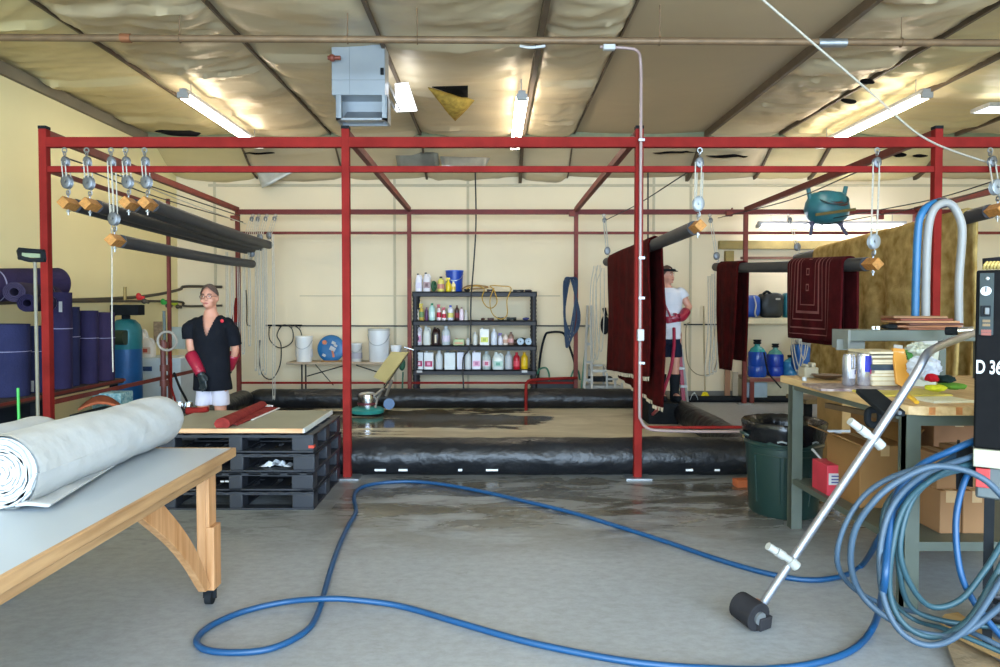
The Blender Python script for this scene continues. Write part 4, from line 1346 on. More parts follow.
obj('hub', MB().cyl(c + V((-.09, -.04, .1)), c + V((-.09, -.06, .1)), .035, n=16).bar(c + V((.03, -.05, -.03)), c + V((.05, -.05, -.13)), .03, .01), mat('orange_hub', 'c07048', .5), t)
obj('stand', MB().bar((c.x - .14, Yt - .03, fz + .01), (c.x + .16, Yt - .03, fz + .01), .08, .02), M_CARD, t)
bottle('glass_jar', 'grey white tub behind the red post on the folding table', 'tub', onT(356), 12 * px2m, 18 * px2m, 'b8b8b4', 'd0d0cc', 'bucket', '9a98a0')
bottle('waste_bin', 'tall white bin with pale lid on the folding table', 'bin', onT(379), 22 * px2m, 32 * px2m, 'd4d6d6', 'b8b8b2', 'bucket')
bottle('glass_jar', 'small white tub at the right end of the folding table', 'tub', onT(399 - 3), 11 * px2m, 16 * px2m, 'e2e4e4', 'ececec', 'bucket')

# rotary floor machine
fc = G(366, 409, 0)
fc.y = 9.55
fc.x = XX(367, 9.55)
t = thing('floor_polisher', 'chrome rotary floor scrubber with teal skirt and tan handle board', 'floor scrubber', tuple(fc))
obj('skirt', MB().lathe([(.2, .02), (.225, .03), (.23, .07), (.19, .095), (.1, .1)], fc, 32), mat('teal_rubber', '2c9088', .4), t)
obj('brush', MB().lathe([(.19, 0), (.2, .03), (.05, .03)], fc, 28), M_DARK, t)
obj('motor', MB().lathe([(.12, .09), (.125, .12), (.13, .24), (.12, .28), (.09, .30), (.03, .31)], fc, 32), M_CHROME, t)
obj('motor_band', MB().lathe([(.132, .14), (.134, .14), (.134, .17), (.132, .17)], fc, 32, cap=False), mat('maroon_band', '7a4048', .4, .5), t)
h0, h1 = P(381, 392, 9.5), P(407, 352, 9.3)
obj('yoke', MB().bar(fc + V((.1, 0, .13)), h0, .03, .03).bar(fc + V((.12, -.05, .1)), P(377, 400, 9.5), .025, .02).bar(P(386, 396, 9.5), P(392, 380, 9.45), .03, .03).cyl(P(384, 388, 9.5), P(374, 396, 9.5), .02), mat('grey_casting', '8d8478', .4, .4), t)
obj('wheel', MB().cyl(P(389, 404, 9.5), P(389, 404, 9.56), .075, n=24).cyl(P(389, 404, 9.48), P(389, 404, 9.5), .03, n=16), mat('blue_wheel', '2c5c8c', .4), t)
bd = MB()
A, B_, C_, D_ = P(373, 377, 9.45), P(391, 352, 9.25), P(407.5, 352.5, 9.15), P(385, 383, 9.35)
nrm = (B_ - A).cross(D_ - A).normalized() * .03
bd.rings([[A, B_, C_, D_], [A + nrm, B_ + nrm, C_ + nrm, D_ + nrm]])
obj('handle_board', bd, mat('yellow_tan_board', 'c2ae74', .6, 0, .08, 4), t, bevel=.004)
obj('handle', MB().cyl(P(384, 388, 9.5), P(409, 351, 9.2), .014, n=10).cyl(P(404, 347, 9.2), P(414, 350, 9.2), .012, n=10), M_CHROME, t)
tag(obj('green_bag', MB().ell(P(402, 364, 10.3), (.05, .06, .1)).cyl(P(403, 372, 10.3), P(402, 398, 10.3), .012, n=6), mat('dark_green', '2c5c44', .6)), 'dark green bag hanging at the left side of the shelving', 'bag')

# ================================================================= SHELVING UNIT
M_SHF = mat('charcoal_shelf', '2b2b30', .6, 0, .1)
sy0, sy1 = 10.66, 11.05
sx0, sx1 = XX(412, 10.66), XX(537, 10.66)
levels = [P(0, v, sy0).z for v in (291.5, 320.5, 345.5, 370)]
t = thing('shelving_unit', 'black plastic shelving unit full of bottles on the back wall', 'shelving unit', ((sx0 + sx1) / 2, (sy0 + sy1) / 2, 0))
for z in levels + [.14]:
    obj('shelf', MB().bb(sx0, sx1, sy0, sy1, z - .02, z).bb(sx0, sx1, sy0, sy0 + .02, z - .075, z).bb(sx0, sx1, sy1 - .02, sy1, z - .075, z).bb(sx0, sx0 + .02, sy0, sy1, z - .075, z).bb(sx1 - .02, sx1, sy0, sy1, z - .075, z), M_SHF, t, bevel=.003)
for x in (sx0 + .045, sx1 - .045):
    for y in (sy0 + .04, sy1 - .04):
        mb = MB().cyl((x, y, 0), (x, y, levels[0]), .035, n=12)
        for k in range(28):
            mb.cyl((x, y, .05 + k * .06), (x, y, .08 + k * .06), .042, n=12)
        obj('leg', mb, M_SHF, t)
for px in (419.5, 524.5):
    obj('price_tag', MB().box(P(px, 371.5, sy0 - .003), (.085, .006, .035)), M_WHITE, t)
Ys = 10.80
k_ = Ys / 700
# name, label, category, pixel x centre, w px, h px, body, cap, kind, band, mark, dy offset
items = {
    0: [('chemical_jug', 'white jug with dark cap at the left end of the top shelf', 'jug', 419, 7, 18, 'e4e2ea', '201c1c', 'jug', 'd4cfe0', None),
        ('chemical_jug', 'white jug with large black spout and brown label on the top shelf', 'jug', 427, 8, 19, 'd8d4d8', '241c1e', 'jug', 'a08488', '5c3a3c'),
        ('bottle', 'yellow and white bottle with black cap on the top shelf', 'bottle', 441, 7, 15, 'd9cf6a', '201c1c', 'bottle', 'c08070', None),
        ('spray_bottle', 'bright yellow spray bottle in front of the blue bucket', 'bottle', 448.5, 5.5, 14, 'd8bf10', 'e8d020', 'spray', None, None),
        ('bottle', 'small pale yellow bottle right of the yellow spray bottle', 'bottle', 453.5, 4.5, 10, 'e6d49a', 'ece8e0', 'bottle', 'd0b040', None)],
    1: [('bottle', 'white bottle at the left end of the second shelf', 'bottle', 417.3, 3.6, 13, 'dcd8cc', 'd8cf90', 'bottle', None, None),
        ('spray_bottle', 'yellow topped spray bottle on the second shelf', 'bottle', 421.5, 5, 17, 'c9a94a', 'd8be10', 'spray', '6c8c5c', None),
        ('bottle', 'narrow purple bottle between the yellow and green topped ones', 'bottle', 426.5, 3, 13, '5c2c5c', '702c58', 'bottle', None, None),
        ('bottle', 'pale teal bottle with green cap on the second shelf', 'bottle', 432, 6.5, 17, 'b8dcd4', '0f7a4c', 'bottle', 'd0e8e4', None),
        ('spray_bottle', 'white spray bottle with red trigger on the second shelf, left one', 'bottle', 439, 4.5, 16, 'e8dcdc', 'b01c30', 'spray', 'c01c38', None),
        ('spray_bottle', 'white spray bottle with red trigger and red band, right one', 'bottle', 444, 4.5, 13, 'ece4e4', 'b81c34', 'spray', 'c42440', None),
        ('bottle', 'white bottle with blue cap and yellow label on the second shelf', 'bottle', 450.5, 6, 15, 'dcdce8', '2c48b8', 'bottle', 'd4cc70', None),
        ('bottle', 'dark brown bottle with maroon label on the second shelf', 'bottle', 457, 4.6, 15, '3c1c18', '5c3c20', 'bottle', '8c2030', None),
        ('bottle', 'white and pink bottle with brown cap right of the dark brown bottle', 'bottle', 461.5, 4.6, 13, 'ecd8e4', '9c6c5c', 'bottle', None, None),
        ('bottle', 'small clear bottle at the end of the bottle row, second shelf', 'bottle', 466, 3.6, 10, 'ccc8c0', 'd8d8d8', 'bottle', None, None)],
    2: [('chemical_jug', 'clear white jug with pink label at the left end of the third shelf', 'jug', 418, 8.5, 19, 'd0ccd4', 'd8d8d8', 'jug', 'd08cb0', '402040'),
        ('chemical_jug', 'plain milky jug, second from the left on the third shelf', 'jug', 427, 8, 19, 'd2d4cc', 'c8c8c8', 'jug', None, None),
        ('chemical_jug', 'dark brown jug with cream stripe on the third shelf', 'jug', 436, 8.5, 18, '2c1614', '2c1c18', 'jug', None, 'd8c8a8'),
        ('bottle', 'clear conical bottle right of the dark jug', 'bottle', 446, 9, 19, 'c4cccc', 'e0e4e4', 'bottle', 'd8d0e0', None),
        ('carton', 'small green and orange box with red cap on the third shelf', 'box', 459, 11, 6, 'a0b47c', 'b02028', 'carton', 'c89068', None),
        ('bottle', 'little white bottle right of the green box', 'bottle', 468, 4, 7, 'dcdcdc', 'e8e8e8', 'bottle', None, None),
        ('bottle', 'white bottle near the middle of the third shelf', 'bottle', 475, 5, 13, 'dcdcd4', 'ccccc8', 'bottle', None, None),
        ('carton', 'white carton with yellow band on the third shelf', 'carton', 484.5, 9.5, 16, 'e4e4dc', 'e8e8e8', 'carton', 'd4d860', 'a8b840'),
        ('bottle', 'plain white bottle right of the carton', 'bottle', 494, 6.5, 16, 'dfe2ea', 'e8e8e8', 'bottle', None, None),
        ('spray_bottle', 'white spray bottle with purple trigger on the third shelf', 'bottle', 500.5, 5, 12, 'e0dce4', '5c3c88', 'spray', None, None),
        ('bottle', 'short cream bottle by the purple spray bottle', 'bottle', 505.5, 5, 11, 'ecdcd0', 'e8d8c8', 'bottle', 'd0a890', None),
        ('bottle', 'brown bottle leaning cloth on the third shelf', 'bottle', 511, 6, 13, '8c6c5c', '6c5444', 'bottle', 'd8a4a0', None)],
    3: [('chemical_jug', 'white jug with magenta label, first on the bottom shelf', 'jug', 419, 9.5, 17, 'e4e8e8', 'd4ece4', 'carton', 'b01c54', 'f0c8d8'),
        ('chemical_jug', 'white jug with magenta label, second on the bottom shelf', 'jug', 429, 9.5, 17, 'e4e8e8', 'e8e8e8', 'carton', 'b01c54', 'f0a8c8'),
        ('spray_bottle', 'white spray bottle right of the magenta labelled jugs', 'bottle', 439, 7.5, 19, 'dce0e0', 'd0d4d4', 'bottle', None, None),
        ('carton', 'large square white can on the bottom shelf', 'can', 450, 11, 17, 'd4dcdc', '70787c', 'carton', None, None),
        ('chemical_jug', 'narrow white can left of the hanging cable', 'jug', 460.5, 7, 17, 'dcdce8', '585c78', 'carton', None, None),
        ('bottle', 'white conical bottle right of the hanging cable', 'bottle', 468, 6.5, 19, 'd8dcdc', 'e4e4e4', 'bottle', None, None),
        ('chemical_jug', 'white jug with pale pink label on the bottom shelf', 'jug', 476.5, 8.8, 17, 'e0e0e8', 'e8d4dc', 'carton', 'e0a4c4', 'b46c94'),
        ('bottle', 'clear bottle with pink and white label on the bottom shelf', 'bottle', 486.5, 9, 18, 'b4c0bc', 'a8b4b4', 'bottle', 'e4d0d8', 'c05878'),
        ('chemical_jug', 'round white jug with green print on the bottom shelf', 'jug', 498, 12, 17, 'dce4e0', 'e0e8e4', 'jug', 'b0ccc0', '5c9c88'),
        ('bottle', 'plain grey clear bottle on the bottom shelf', 'bottle', 508.5, 8, 18, 'bcc0c4', 'c8cccc', 'bottle', None, None),
        ('bottle', 'bright red bottle near the right end of the bottom shelf', 'bottle', 516.7, 7, 17, 'b81428', 'c01c30', 'bottle', 'd84858', None),
        ('bottle', 'bright yellow bottle at the right end of the bottom shelf', 'bottle', 524.5, 7.2, 17, 'dcb008', 'd8a808', 'bottle', 'e0bc20', None)]}
for lv, its in items.items():
    for (nm, lab, cat, px, w, h, body, cap, kd, band, mk) in its:
        Yb_ = Ys + .02 * ((int(px) % 3) - 1)
        t = bottle(nm, lab, cat, (XX(px, Yb_), Yb_, levels[lv] + .001), w * k_ * .97, h * k_, body, cap, kd, band, band2=mk if band else None)
        if mk and not band:
            obj('label_panel', MB().box(t.location + V((0, -.092, h * k_ * .35)), (.025, .006, h * k_ * .45)), mat('label_' + mk, mk, .5), t)
bottle('bucket', 'blue plastic bucket on the top shelf behind the yellow spray bottle', 'bucket', (XX(454.5, 10.93), 10.93, levels[0]), 18 * k_, 21 * k_, '103c9c', '1a55c0', 'bucket')
tag(obj('tape_roll', MB().torus(V((XX(434, Ys), Ys, levels[0] + .085)), .062, .022, (1, -.3, 0), 24, 8), mat('dark_green_tape', '2c5c40', .5)), 'green tape roll standing between bottles on the top shelf', 'tape roll')
M_YC = mat('yellow_cord', 'b88c1c', .5)
tag(obj('extension_cord', MB().tube([P(466, 289, 10.7), P(475, 286, 10.72), P(484, 289, 10.64), P(482, 298, 10.62), P(486, 306, 10.62), P(492, 308, 10.62), P(497, 302, 10.62), P(494, 290, 10.62), P(490, 286, 10.7), P(500, 286, 10.75), P(511, 288, 10.64), P(507, 300, 10.62), P(507, 315, 10.64), P(500, 319, 10.66), P(492, 313, 10.66), P(490, 300, 10.64), P(494, 288, 10.64)], .008, 8, 6), M_YC), 'yellow extension cord tangled and looping off the top shelf', 'cord')
tag(obj('tan_cord', MB().tube([P(462, 289, 10.75), P(468, 286, 10.75), P(478, 285.5, 10.8), P(488, 287, 10.8), P(481, 288.5, 10.75), P(470, 289, 10.75)], .012, 8, 6), mat('tan_cord', '8c6838', .6)), 'tan cord coiled beside the blue bucket', 'cord')
for lab, px, w, h, lv, col, kd in (
        ('small black torch on the top shelf by the bucket', 467, 6, 3.2, 0, '181818', 1), ('dark folded strap near the middle of the top shelf', 491, 8, 3, 0, '3a241c', 0), ('black flat tool near the right end of the top shelf', 519, 12, 2.4, 0, '202224', 0), ('grey rag at the right corner of the top shelf', 528, 8, 2, 0, '4c464a', 1),
        ('small brown fitting on the second shelf', 483, 4, 2.6, 1, '4c2c24', 1), ('dark maroon hose nozzle on the second shelf', 491, 7, 3.2, 1, '4a2420', 0), ('white and black clamp on the second shelf', 501, 7, 4, 1, '2c2a30', 0), ('black drill lying on the second shelf', 512, 11, 4, 1, '1c2018', 0), ('blue rag at the right end of the second shelf', 526, 6, 3, 1, '3a3f78', 1),
        ('brown cap lying high on the third shelf', 515, 6, 5, 2, '5c4434', 1), ('dark green bag at the right of the third shelf', 522, 13, 7, 2, '2a3428', 1)):
    Y = Ys + (.1 if lv == 2 else -.03)
    c = V((XX(px, Y), Y, levels[lv]))
    mm = mat('odd_' + col, col, .6)
    W, H = w * k_, h * k_
    if kd:
        mb = MB().ell(c + V((0, 0, H * .5)), (W / 2, .05, H * .5), 18, 10)
        for v in mb.v: v += V((noise.noise(v * 25) * .012, 0, noise.noise(v * 30 + V((4, 4, 4))) * .008))
    else:
        mb = MB().bar(c + V((-W / 2, 0, H * .35)), c + V((W * .4, 0, H * .5)), .03, H * .6).cyl(c + V((-W / 2, 0, H * .4)), c + V((-W * .2, 0, H * .4)), H * .38, n=12).bar(c + V((W * .15, 0, H * .4)), c + V((W * .3, -.05, .01)), .025, .03)
    tag(obj('small_tool' if not kd else 'cloth_rag', mb, mm), lab, 'tool' if not kd else 'cloth')
for lab, px in (('left of two round pale blue wheels on the third shelf', 520.5), ('right of two round pale blue wheels on the third shelf', 528.5)):
    c = V((XX(px, 10.72), 10.72, levels[2] + .058))
    t = thing('pad_wheel', lab, 'wheel', tuple(c))
    obj('disc', MB().lathe([(.01, -.02), (.05, -.02), (.056, -.01), (.056, .01), (.05, .02), (.035, .022), (.03, .012), (.01, .012)], c, 24, axis=(0, -1, .15)), mat('pale_blue_plastic', 'a8bccc', .4), t)
    obj('hub', MB().cyl(c + V((0, -.03, 0)), c + V((0, .0, 0)), .014, n=12), mat('grey_hub', '5c6c78', .4), t)
# ================================================================= AROUND THE BACK POSTS
M_HOSEB = mat('blue_rubber_hose', '0b416a', .42, 0, .1, 3)
M_HOSEN = mat('navy_hose', '1c3550', .5, 0, .1)
mb = MB()
for k in range(6):
    w, h = .045 + .017 * k + random.uniform(-.01, .01), .56 - .05 * k + random.uniform(-.03, .03)
    c = P(570.5, 312, 10.4)
    o = (k - 2.5) * .016 + random.uniform(-.01, .01)
    mb.tube([c + V((-.05 + o, o * .8, .46)), c + V((-w + o, 0, 0)), c + V((-w * .5 + o, 0, -h * .8)), c + V((o, 0, -h)), c + V((w * .6 + o, 0, -h * .7)), c + V((w, 0, 0)), c + V((.05 - o, 0, .46)), c + V((0, o, .50))], .0115, 8, 5, closed=True)
tag(obj('hose_coil', mb, M_HOSEN), 'dark blue hose coil hanging on the back post right of the shelving', 'hose')
tag(obj('wall_hook', MB().tube([P(565, 279, 10.5), P(573, 278, 10.42), P(576, 274, 10.45)], .012, 8, 4), M_REDD), 'dark red hook holding the blue hose coil', 'hook')
M_GREENH = mat('green_hose', '2f6a50', .5)
tag(obj('garden_hose', MB().tube([P(537, 374, 10.7), P(540, 369, 10.7), P(546, 368, 10.7), P(549, 374, 10.7), P(549, 381, 10.7)], .014, 8, 5).tube([P(571, 377, 10.7), P(574, 370, 10.7), P(578, 371, 10.7), P(580, 380, 10.7)], .014, 8, 5), M_GREENH), 'green garden hose arching up behind the barrier at the shelving', 'hose')
# black box cart with tube handle
t = thing('hand_cart', 'low black cart with bent tube handle beside the shelving', 'cart', (XX(558, 10.85), 10.85, 0))
obj('body', MB().bb(XX(536, 10.9), XX(576, 10.9), 10.75, 11.05, .02, P(0, 379, 10.8).z), mat('black_case', '1c2224', .5), t, bevel=.015)
obj('handle', MB().tube([P(538, 378, 10.9), P(541, 352, 10.92), P(545, 336, 10.92), P(549, 332.5, 10.92), P(562, 332.5, 10.92), P(567, 340, 10.92), P(575, 364, 10.9), P(576, 378, 10.9)], .018, 8, 4), M_DARK, t)
# ladders and rack left of the hanging rug
t = thing('step_ladder', 'white step ladder leaning on the back wall behind the hanging rug', 'ladder', (XX(588, 10.7), 10.7, 0))
for a, b in ((P(584, 398, 10.5), P(587.5, 306, 11.1)), (P(592, 398, 10.5), P(591, 306, 11.1))):
    obj('rail', MB().bar(a, b, .035, .05), M_OFFW, t)
obj('rung', MB().bar(P(584.8, 380, 10.62), P(591.8, 380, 10.62), .03, .04).bar(P(585.4, 362, 10.75), P(591.6, 362, 10.75), .03, .04).bar(P(586, 344, 10.85), P(591.4, 344, 10.85), .03, .04).bar(P(586.8, 326, 10.97), P(591.2, 326, 10.97), .03, .04), M_OFFW, t)
tag(obj('green_pole', MB().cyl(P(581, 392, 10.6), P(588, 325, 11.0), .014, n=8), mat('grey_green_pole', '4c7a64', .5)), 'grey green pole leaning at the left of the white ladder', 'pole')
t = thing('wire_rack', 'white metal rack standing low behind the barrier under the rug', 'rack', (XX(605, 10.7), 10.7, 0))
mb = MB()
Z1 = P(0, 371, 10.65).z
xs = [XX(p, 10.65) for p in (592, 607, 615, 622)]
mb.bar((xs[0], 10.65, Z1), (xs[1], 10.65, Z1), .03, .04).bar((xs[0], 10.95, Z1 + .06), (xs[1], 10.95, Z1 + .06), .03, .03)
for x in (xs[0], xs[1]):
    mb.bar((x, 10.65, 0), (x, 10.65, Z1), .03, .03).bar((x, 10.65, Z1), (x, 10.95, Z1 + .06), .03, .03).bar((x, 10.95, 0), (x, 10.95, Z1 + .06), .03, .03)
obj('frame', mb, M_OFFW, t)
z2 = P(0, 379, 10.65).z
obj('lower_bay', MB().bar((xs[1], 10.62, z2), (xs[3], 10.62, z2), .02, .03).bar((xs[2], 10.62, 0), (xs[2], 10.62, z2), .035, .02).bar((xs[3], 10.62, 0), (xs[3], 10.62, z2), .035, .02).bb(xs[0] - .1, xs[3], 10.7, 10.95, .2, .26), M_OFFW, t)
obj('tray', MB().bb(xs[0] - .02, xs[1] + .1, 10.72, 10.9, P(0, 382, 10.7).z, P(0, 377.5, 10.7).z), M_DARK, t)
t = thing('wall_brush', 'black brush hanging on the wall at the left edge of the rug', 'brush', tuple(P(606, 320, 11)))
obj('head', MB().ell(P(605, 325, 10.95), (.07, .05, .15)), M_DARK, t)
obj('handle', MB().cyl(P(606, 316, 10.98), P(604, 308, 11), .03), M_DARK, t)
for i, (px, y0, y1) in enumerate(((594, 266, 355), (598, 265, 352), (602, 268, 345))):
    a, b = P(px, y0, 10.25), P(px - 1, y1, 10.25)
    tag(obj('hanging_rope', MB().tube([a, a.lerp(b, .3) + V((-.05 - .02 * i, 0, 0)), b + V((-.03, 0, 0)), b + V((.02, 0, -.03)), a.lerp(b, .5) + V((.04, 0, 0)), a + V((.03, 0, 0))], .007, 6, 6), M_ROPE), 'pale rope hanging at the far end of the middle rug pole', 'rope', 'ropes hanging left of the middle rug')
for i, (px, y0, y1) in enumerate(((708, 276, 374), (712, 274, 372), (715, 272, 370))):
    a, b = P(px, y0, 10.3), P(px - 1, y1, 10.3)
    tag(obj('hanging_rope', MB().tube([a, a.lerp(b, .5) + V((.01, 0, 0)), b + V((-.03, 0, .05)), b + V((.01, 0, -.02)), b + V((.04, 0, .05)), a.lerp(b, .5) + V((.045, 0, 0)), a + V((.03, 0, 0))], .008, 6, 6), M_ROPE), 'pale rope hanging in a long loop by the far end of the bordered rug pole', 'rope', 'ropes hanging left of the narrow red rug')
tag(obj('hanging_rope', MB().tube([P(690, 322, 10.9), P(686, 328, 10.9), P(687, 360, 10.9), P(695, 373, 10.9), P(706, 375, 10.9), P(715, 368, 10.9), P(719, 340, 10.9)], .007, 6, 6), mat('brown_rope', '8c8068', .9)), 'thin brown rope looping low on the wall right of the ladder', 'rope')
t = thing('broom', 'yellow broom leaning on the back wall right of the red ladder', 'broom', (XX(705, 10.8), 10.8, 0))
obj('handle', MB().cyl(P(705, 394, 10.8), P(703.5, 306, 11.1), .013, n=8), mat('tan_handle', '9c8c68', .6), t)
obj('bristles', MB().rings([[P(703, 392, 10.83), P(707, 392, 10.83), P(707, 392, 10.76), P(703, 392, 10.76)], [P(699, 400, 10.84), P(712, 400, 10.84), P(712, 400, 10.75), P(699, 400, 10.75)]]), mat('yellow_bristle', 'ccb820', .9, 0, .3, 50), t)
tag(obj('clear_wrap', MB().grid(lambda u, v: P(690 + 8 * u, 400 - 7 * math.sin(PI * u), 10.7 + .15 * v) + V((0, 0, .03 * noise.noise(V((u * 6, v * 6, 1))))), 10, 5), mat('pale_wrap', 'b8c0c4', .3), solid=.006), 'crumpled clear plastic on the floor beside the yellow broom', 'plastic')
for lab, px0, px1, y0, col in (('brown vertical board leaning under the narrow rug', 725, 730, 366, '9c7050'), ('pale board leaning beside the brown one', 733, 738, 372, 'b8ac94')):
    a = P((px0 + px1) / 2, y0, 11.0)
    tag(obj('leaning_board', MB().bb(XX(px0, 11), XX(px1, 11), 10.97, 11.0, 0.0, a.z), mat('board_' + col, col, .7, 0, .15, 3)), lab, 'board')

# second person's red A-frame ladder
t = thing('red_ladder', 'narrow red A-frame ladder beside the person in the white shirt', 'ladder', (XX(680, 9.6), 9.6, 0))
a0, a1 = P(684.5, 394, 9.5), P(677, 322, 9.6)
obj('front_rail', MB().bar(V((a0.x, a0.y, .0)), a1, .05, .06), mat('crimson_paint', '9a1a38', .45), t)
obj('back_rail', MB().bar(V((XX(689, 9.9), 9.9, 0)), a1 + V((.03, .05, 0)), .03, .05), M_OFFW, t)
obj('stay_rail', MB().bar(V((XX(688, 10.0), 10.0, 0)), P(679, 320, 9.8), .022, .03), mat('dark_green_rail', '1c2c28', .5), t)
for y in (348, 368, 386):
    obj('step', MB().box(P(678 + (y - 348) * .12, y, 9.5), (.09, .14, .03)), M_WHITE, t)

# ================================================================= WALL SHELF AND BENCH AT THE BACK RIGHT
x0, x1 = XX(744, 10.9), XX(900, 10.9)
zs1, zs2 = P(0, 318, 10.8).z, P(0, 378, 10.6).z
tag(obj('wall_shelf', MB().bb(x0, x1, 10.8, 11.2, zs1 - .09, zs1), mat('cream_shelf', 'cfc3a2', .6), bevel=.005), 'cream wall shelf holding blue and black containers', 'shelf')
t = thing('counter', 'low counter with red brown front edge along the back wall', 'counter', ((x0 + x1) / 2, 10.85, 0))
obj('top', MB().bb(x0, x1, 10.64, 11.17, zs2 - .04, zs2), mat('counter_top', 'a08c74', .6), t)
obj('edge_band', MB().bb(x0, x1, 10.625, 10.64, zs2 - .06, zs2 - .005), mat('red_brown_band', '7c4438', .6), t)
obj('base_panel', MB().bb(x0, x1, 10.95, 11.15, .0, zs2 - .06), mat('cream_base', 'bdb395', .7), t)
obj('blue_grey_panel', MB().bb(XX(745, 10.7), XX(768, 10.7), 10.7, 10.74, .08, zs2 - .08), mat('blue_grey_panel', '8c9eaa', .5), t)
for x in (x0 + .05, x1 - .05):
    obj('leg', MB().bb(x - .03, x + .03, 10.66, 10.72, 0, zs2 - .04), M_REDD, t)


def blob(name, lab, cat, px0, px1, py0, py1, Y, dep, m, noise_=.0, bev=.02, mb=None, e=4.5, hf=0):
    a, b = P(px0, py1, Y), P(px1, py0, Y)
    c = V(((a.x + b.x) / 2, Y + dep / 2, (a.z + b.z) / 2))
    mb = MB().ell(c, ((b.x - a.x) / 2, dep / 2, (b.z - a.z) / 2), 26 if not hf else 44, 16 if not hf else 28)
    zb_ = a.z
    for v in mb.v:     # squarish pillow shape
        d = v - c
        q = V((d.x / ((b.x - a.x) / 2), d.y / (dep / 2), d.z / ((b.z - a.z) / 2)))
        s = 1 / max(1e-6, (abs(q.x) ** e + abs(q.y) ** e + abs(q.z) ** e) ** (1 / e)) * max(q.length, .001)
        s = min(s, 1.5)
        d2 = V((q.x * s * (b.x - a.x) / 2, q.y * s * dep / 2, q.z * s * (b.z - a.z) / 2))
        n_ = 1 + noise_ * noise.noise(v * 9) - hf * abs(noise.noise(v * 22)) * 1.2 - hf * .5 * abs(noise.noise(v * 45))
        v.x, v.y, v.z = c.x + d2.x * n_, c.y + d2.y * n_, max(zb_, c.z + d2.z * n_)
    return mb, c


def blobt(*a, **k):
    mb, c = blob(*a, **k)
    name, lab, cat, m = a[0], a[1], a[2], a[9]
    t = thing(name, lab, cat, (c.x, c.y, min(v.z for v in mb.v)))
    obj('body', mb, m, t)
    return t, c


t, c = blobt('drum', 'bright blue container at the left end of the wall shelf', 'container', 744, 762, 295, 317.6, 10.85, .28, mat('blue_container', '1a4aa0', .35, 0, .1))
obj('strap', MB().tube([P(754, 296, 10.83), P(756, 305, 10.8), P(755, 313, 10.8), P(757, 318, 10.82)], .012, 8, 4), M_OFFW, t)
t, c = blobt('machine_case', 'black bulky machine case on the wall shelf', 'case', 762, 786, 293, 317.8, 10.85, .3, mat('black_case2', '1f2426', .5), noise_=.12)
obj('handle', MB().tube([P(763, 294, 10.9), P(767, 291.5, 10.9), P(771, 294, 10.9)], .02, 8, 4), M_DARK, t)
obj('label_panel', MB().box(P(778, 299, 10.85), (.07, .01, .03)), M_OFFW, t)
t, c = blobt('drum', 'teal container at the right of the black case on the wall shelf', 'container', 785, 795, 293, 317.8, 10.88, .2, mat('teal_container', '1c6470', .4), noise_=.05)


def water_jug(lab, px, y_top, y_bot, w, Y, col, neck, collar=True):
    a, b = P(px, y_bot, Y), P(px, y_top, Y)
    r, h = w / 2 * Y / 700, (b.z - a.z)
    c = V((a.x, Y, zs2))
    t = thing('water_jug', lab, 'jug', tuple(c), 'blue jugs on the counter')
    obj('body', MB().lathe([(r * .9, 0), (r, .03), (r, h * .28), (r * .95, h * .3), (r, h * .33), (r, h * .64), (r * .92, h * .68)], c, 28), mat('jug_' + col, col, .25, 0, .08), t)
    obj('shoulder', MB().lathe([(r * .9, h * .67), (r * .7, h * .76), (r * .3, h * .83), (r * .28, h * .9)], c, 24), mat('neck_' + neck, neck, .2), t)
    obj('cap', MB().lathe([(r * .3, h * .88), (r * .42, h * .89), (r * .42, h * .93), (r * .3, h * .94), (r * .42, h * .96), (r * .42, h)], c, 20), M_DARK, t)
    return t


water_jug('deep blue water jug at the left on the back counter', 757, 338, 375, 18, 10.8, '1244a0', '2c8c8c')
water_jug('dark blue water jug with pale green top, second on the counter', 775, 343, 375, 16, 10.95, '16389a', '5c9c90')
water_jug('lighter teal blue jug behind the ropes on the counter', 790, 352, 373, 13, 10.9, '2c74a0', '4c90a0')
t, c = blobt('blue_bag', 'blue bag with crumpled pale top on the counter behind the bench', 'bag', 797, 819, 344, 372, 10.6, .3, mat('blue_bag', '10549a', .5, 0, .15), noise_=.12)
obj('crumpled_top', MB().ell(P(806, 341, 10.7), (.17, .1, .07)).ell(P(813, 345, 10.65), (.08, .08, .1)), mat('crumpled_grey', 'a8a8a0', .6, 0, .2, 20, .8, 30), t)
bottle('small_box', 'little white tub on the counter above the blue bag', 'tub', V((XX(801, 10.9), 10.9, zs2)), .1, .45, 'd8d8d4', 'e8e8e8', 'bottle')
for i, (px, y0, y1, sw) in enumerate(((796, 262, 372, 5), (799, 262, 368, 6), (803, 262, 360, 5))):
    a, b = P(px, y0, 10.1), P(px + 1, y1, 10.1)
    w = sw * .0145
    tag(obj('hanging_rope', MB().tube([a, a.lerp(b, .4), a.lerp(b, .75) + V((-w, 0, 0)), b, a.lerp(b, .75) + V((w, 0, 0)), a.lerp(b, .4) + V((.03, 0, 0)), a + V((.02, 0, 0))], .008, 6, 6), M_ROPE), 'white rope loop hanging left of the bordered rug', 'rope', 'ropes hanging left of the bordered rug')
tag(obj('black_cable', MB().tube([P(764, 352, 10.5), P(768, 372, 10.45), P(775, 381, 10.4), P(781, 388, 10.4)], .012, 8, 5), M_DARK), 'black cable hanging off the counter beside the blue jugs', 'cable')

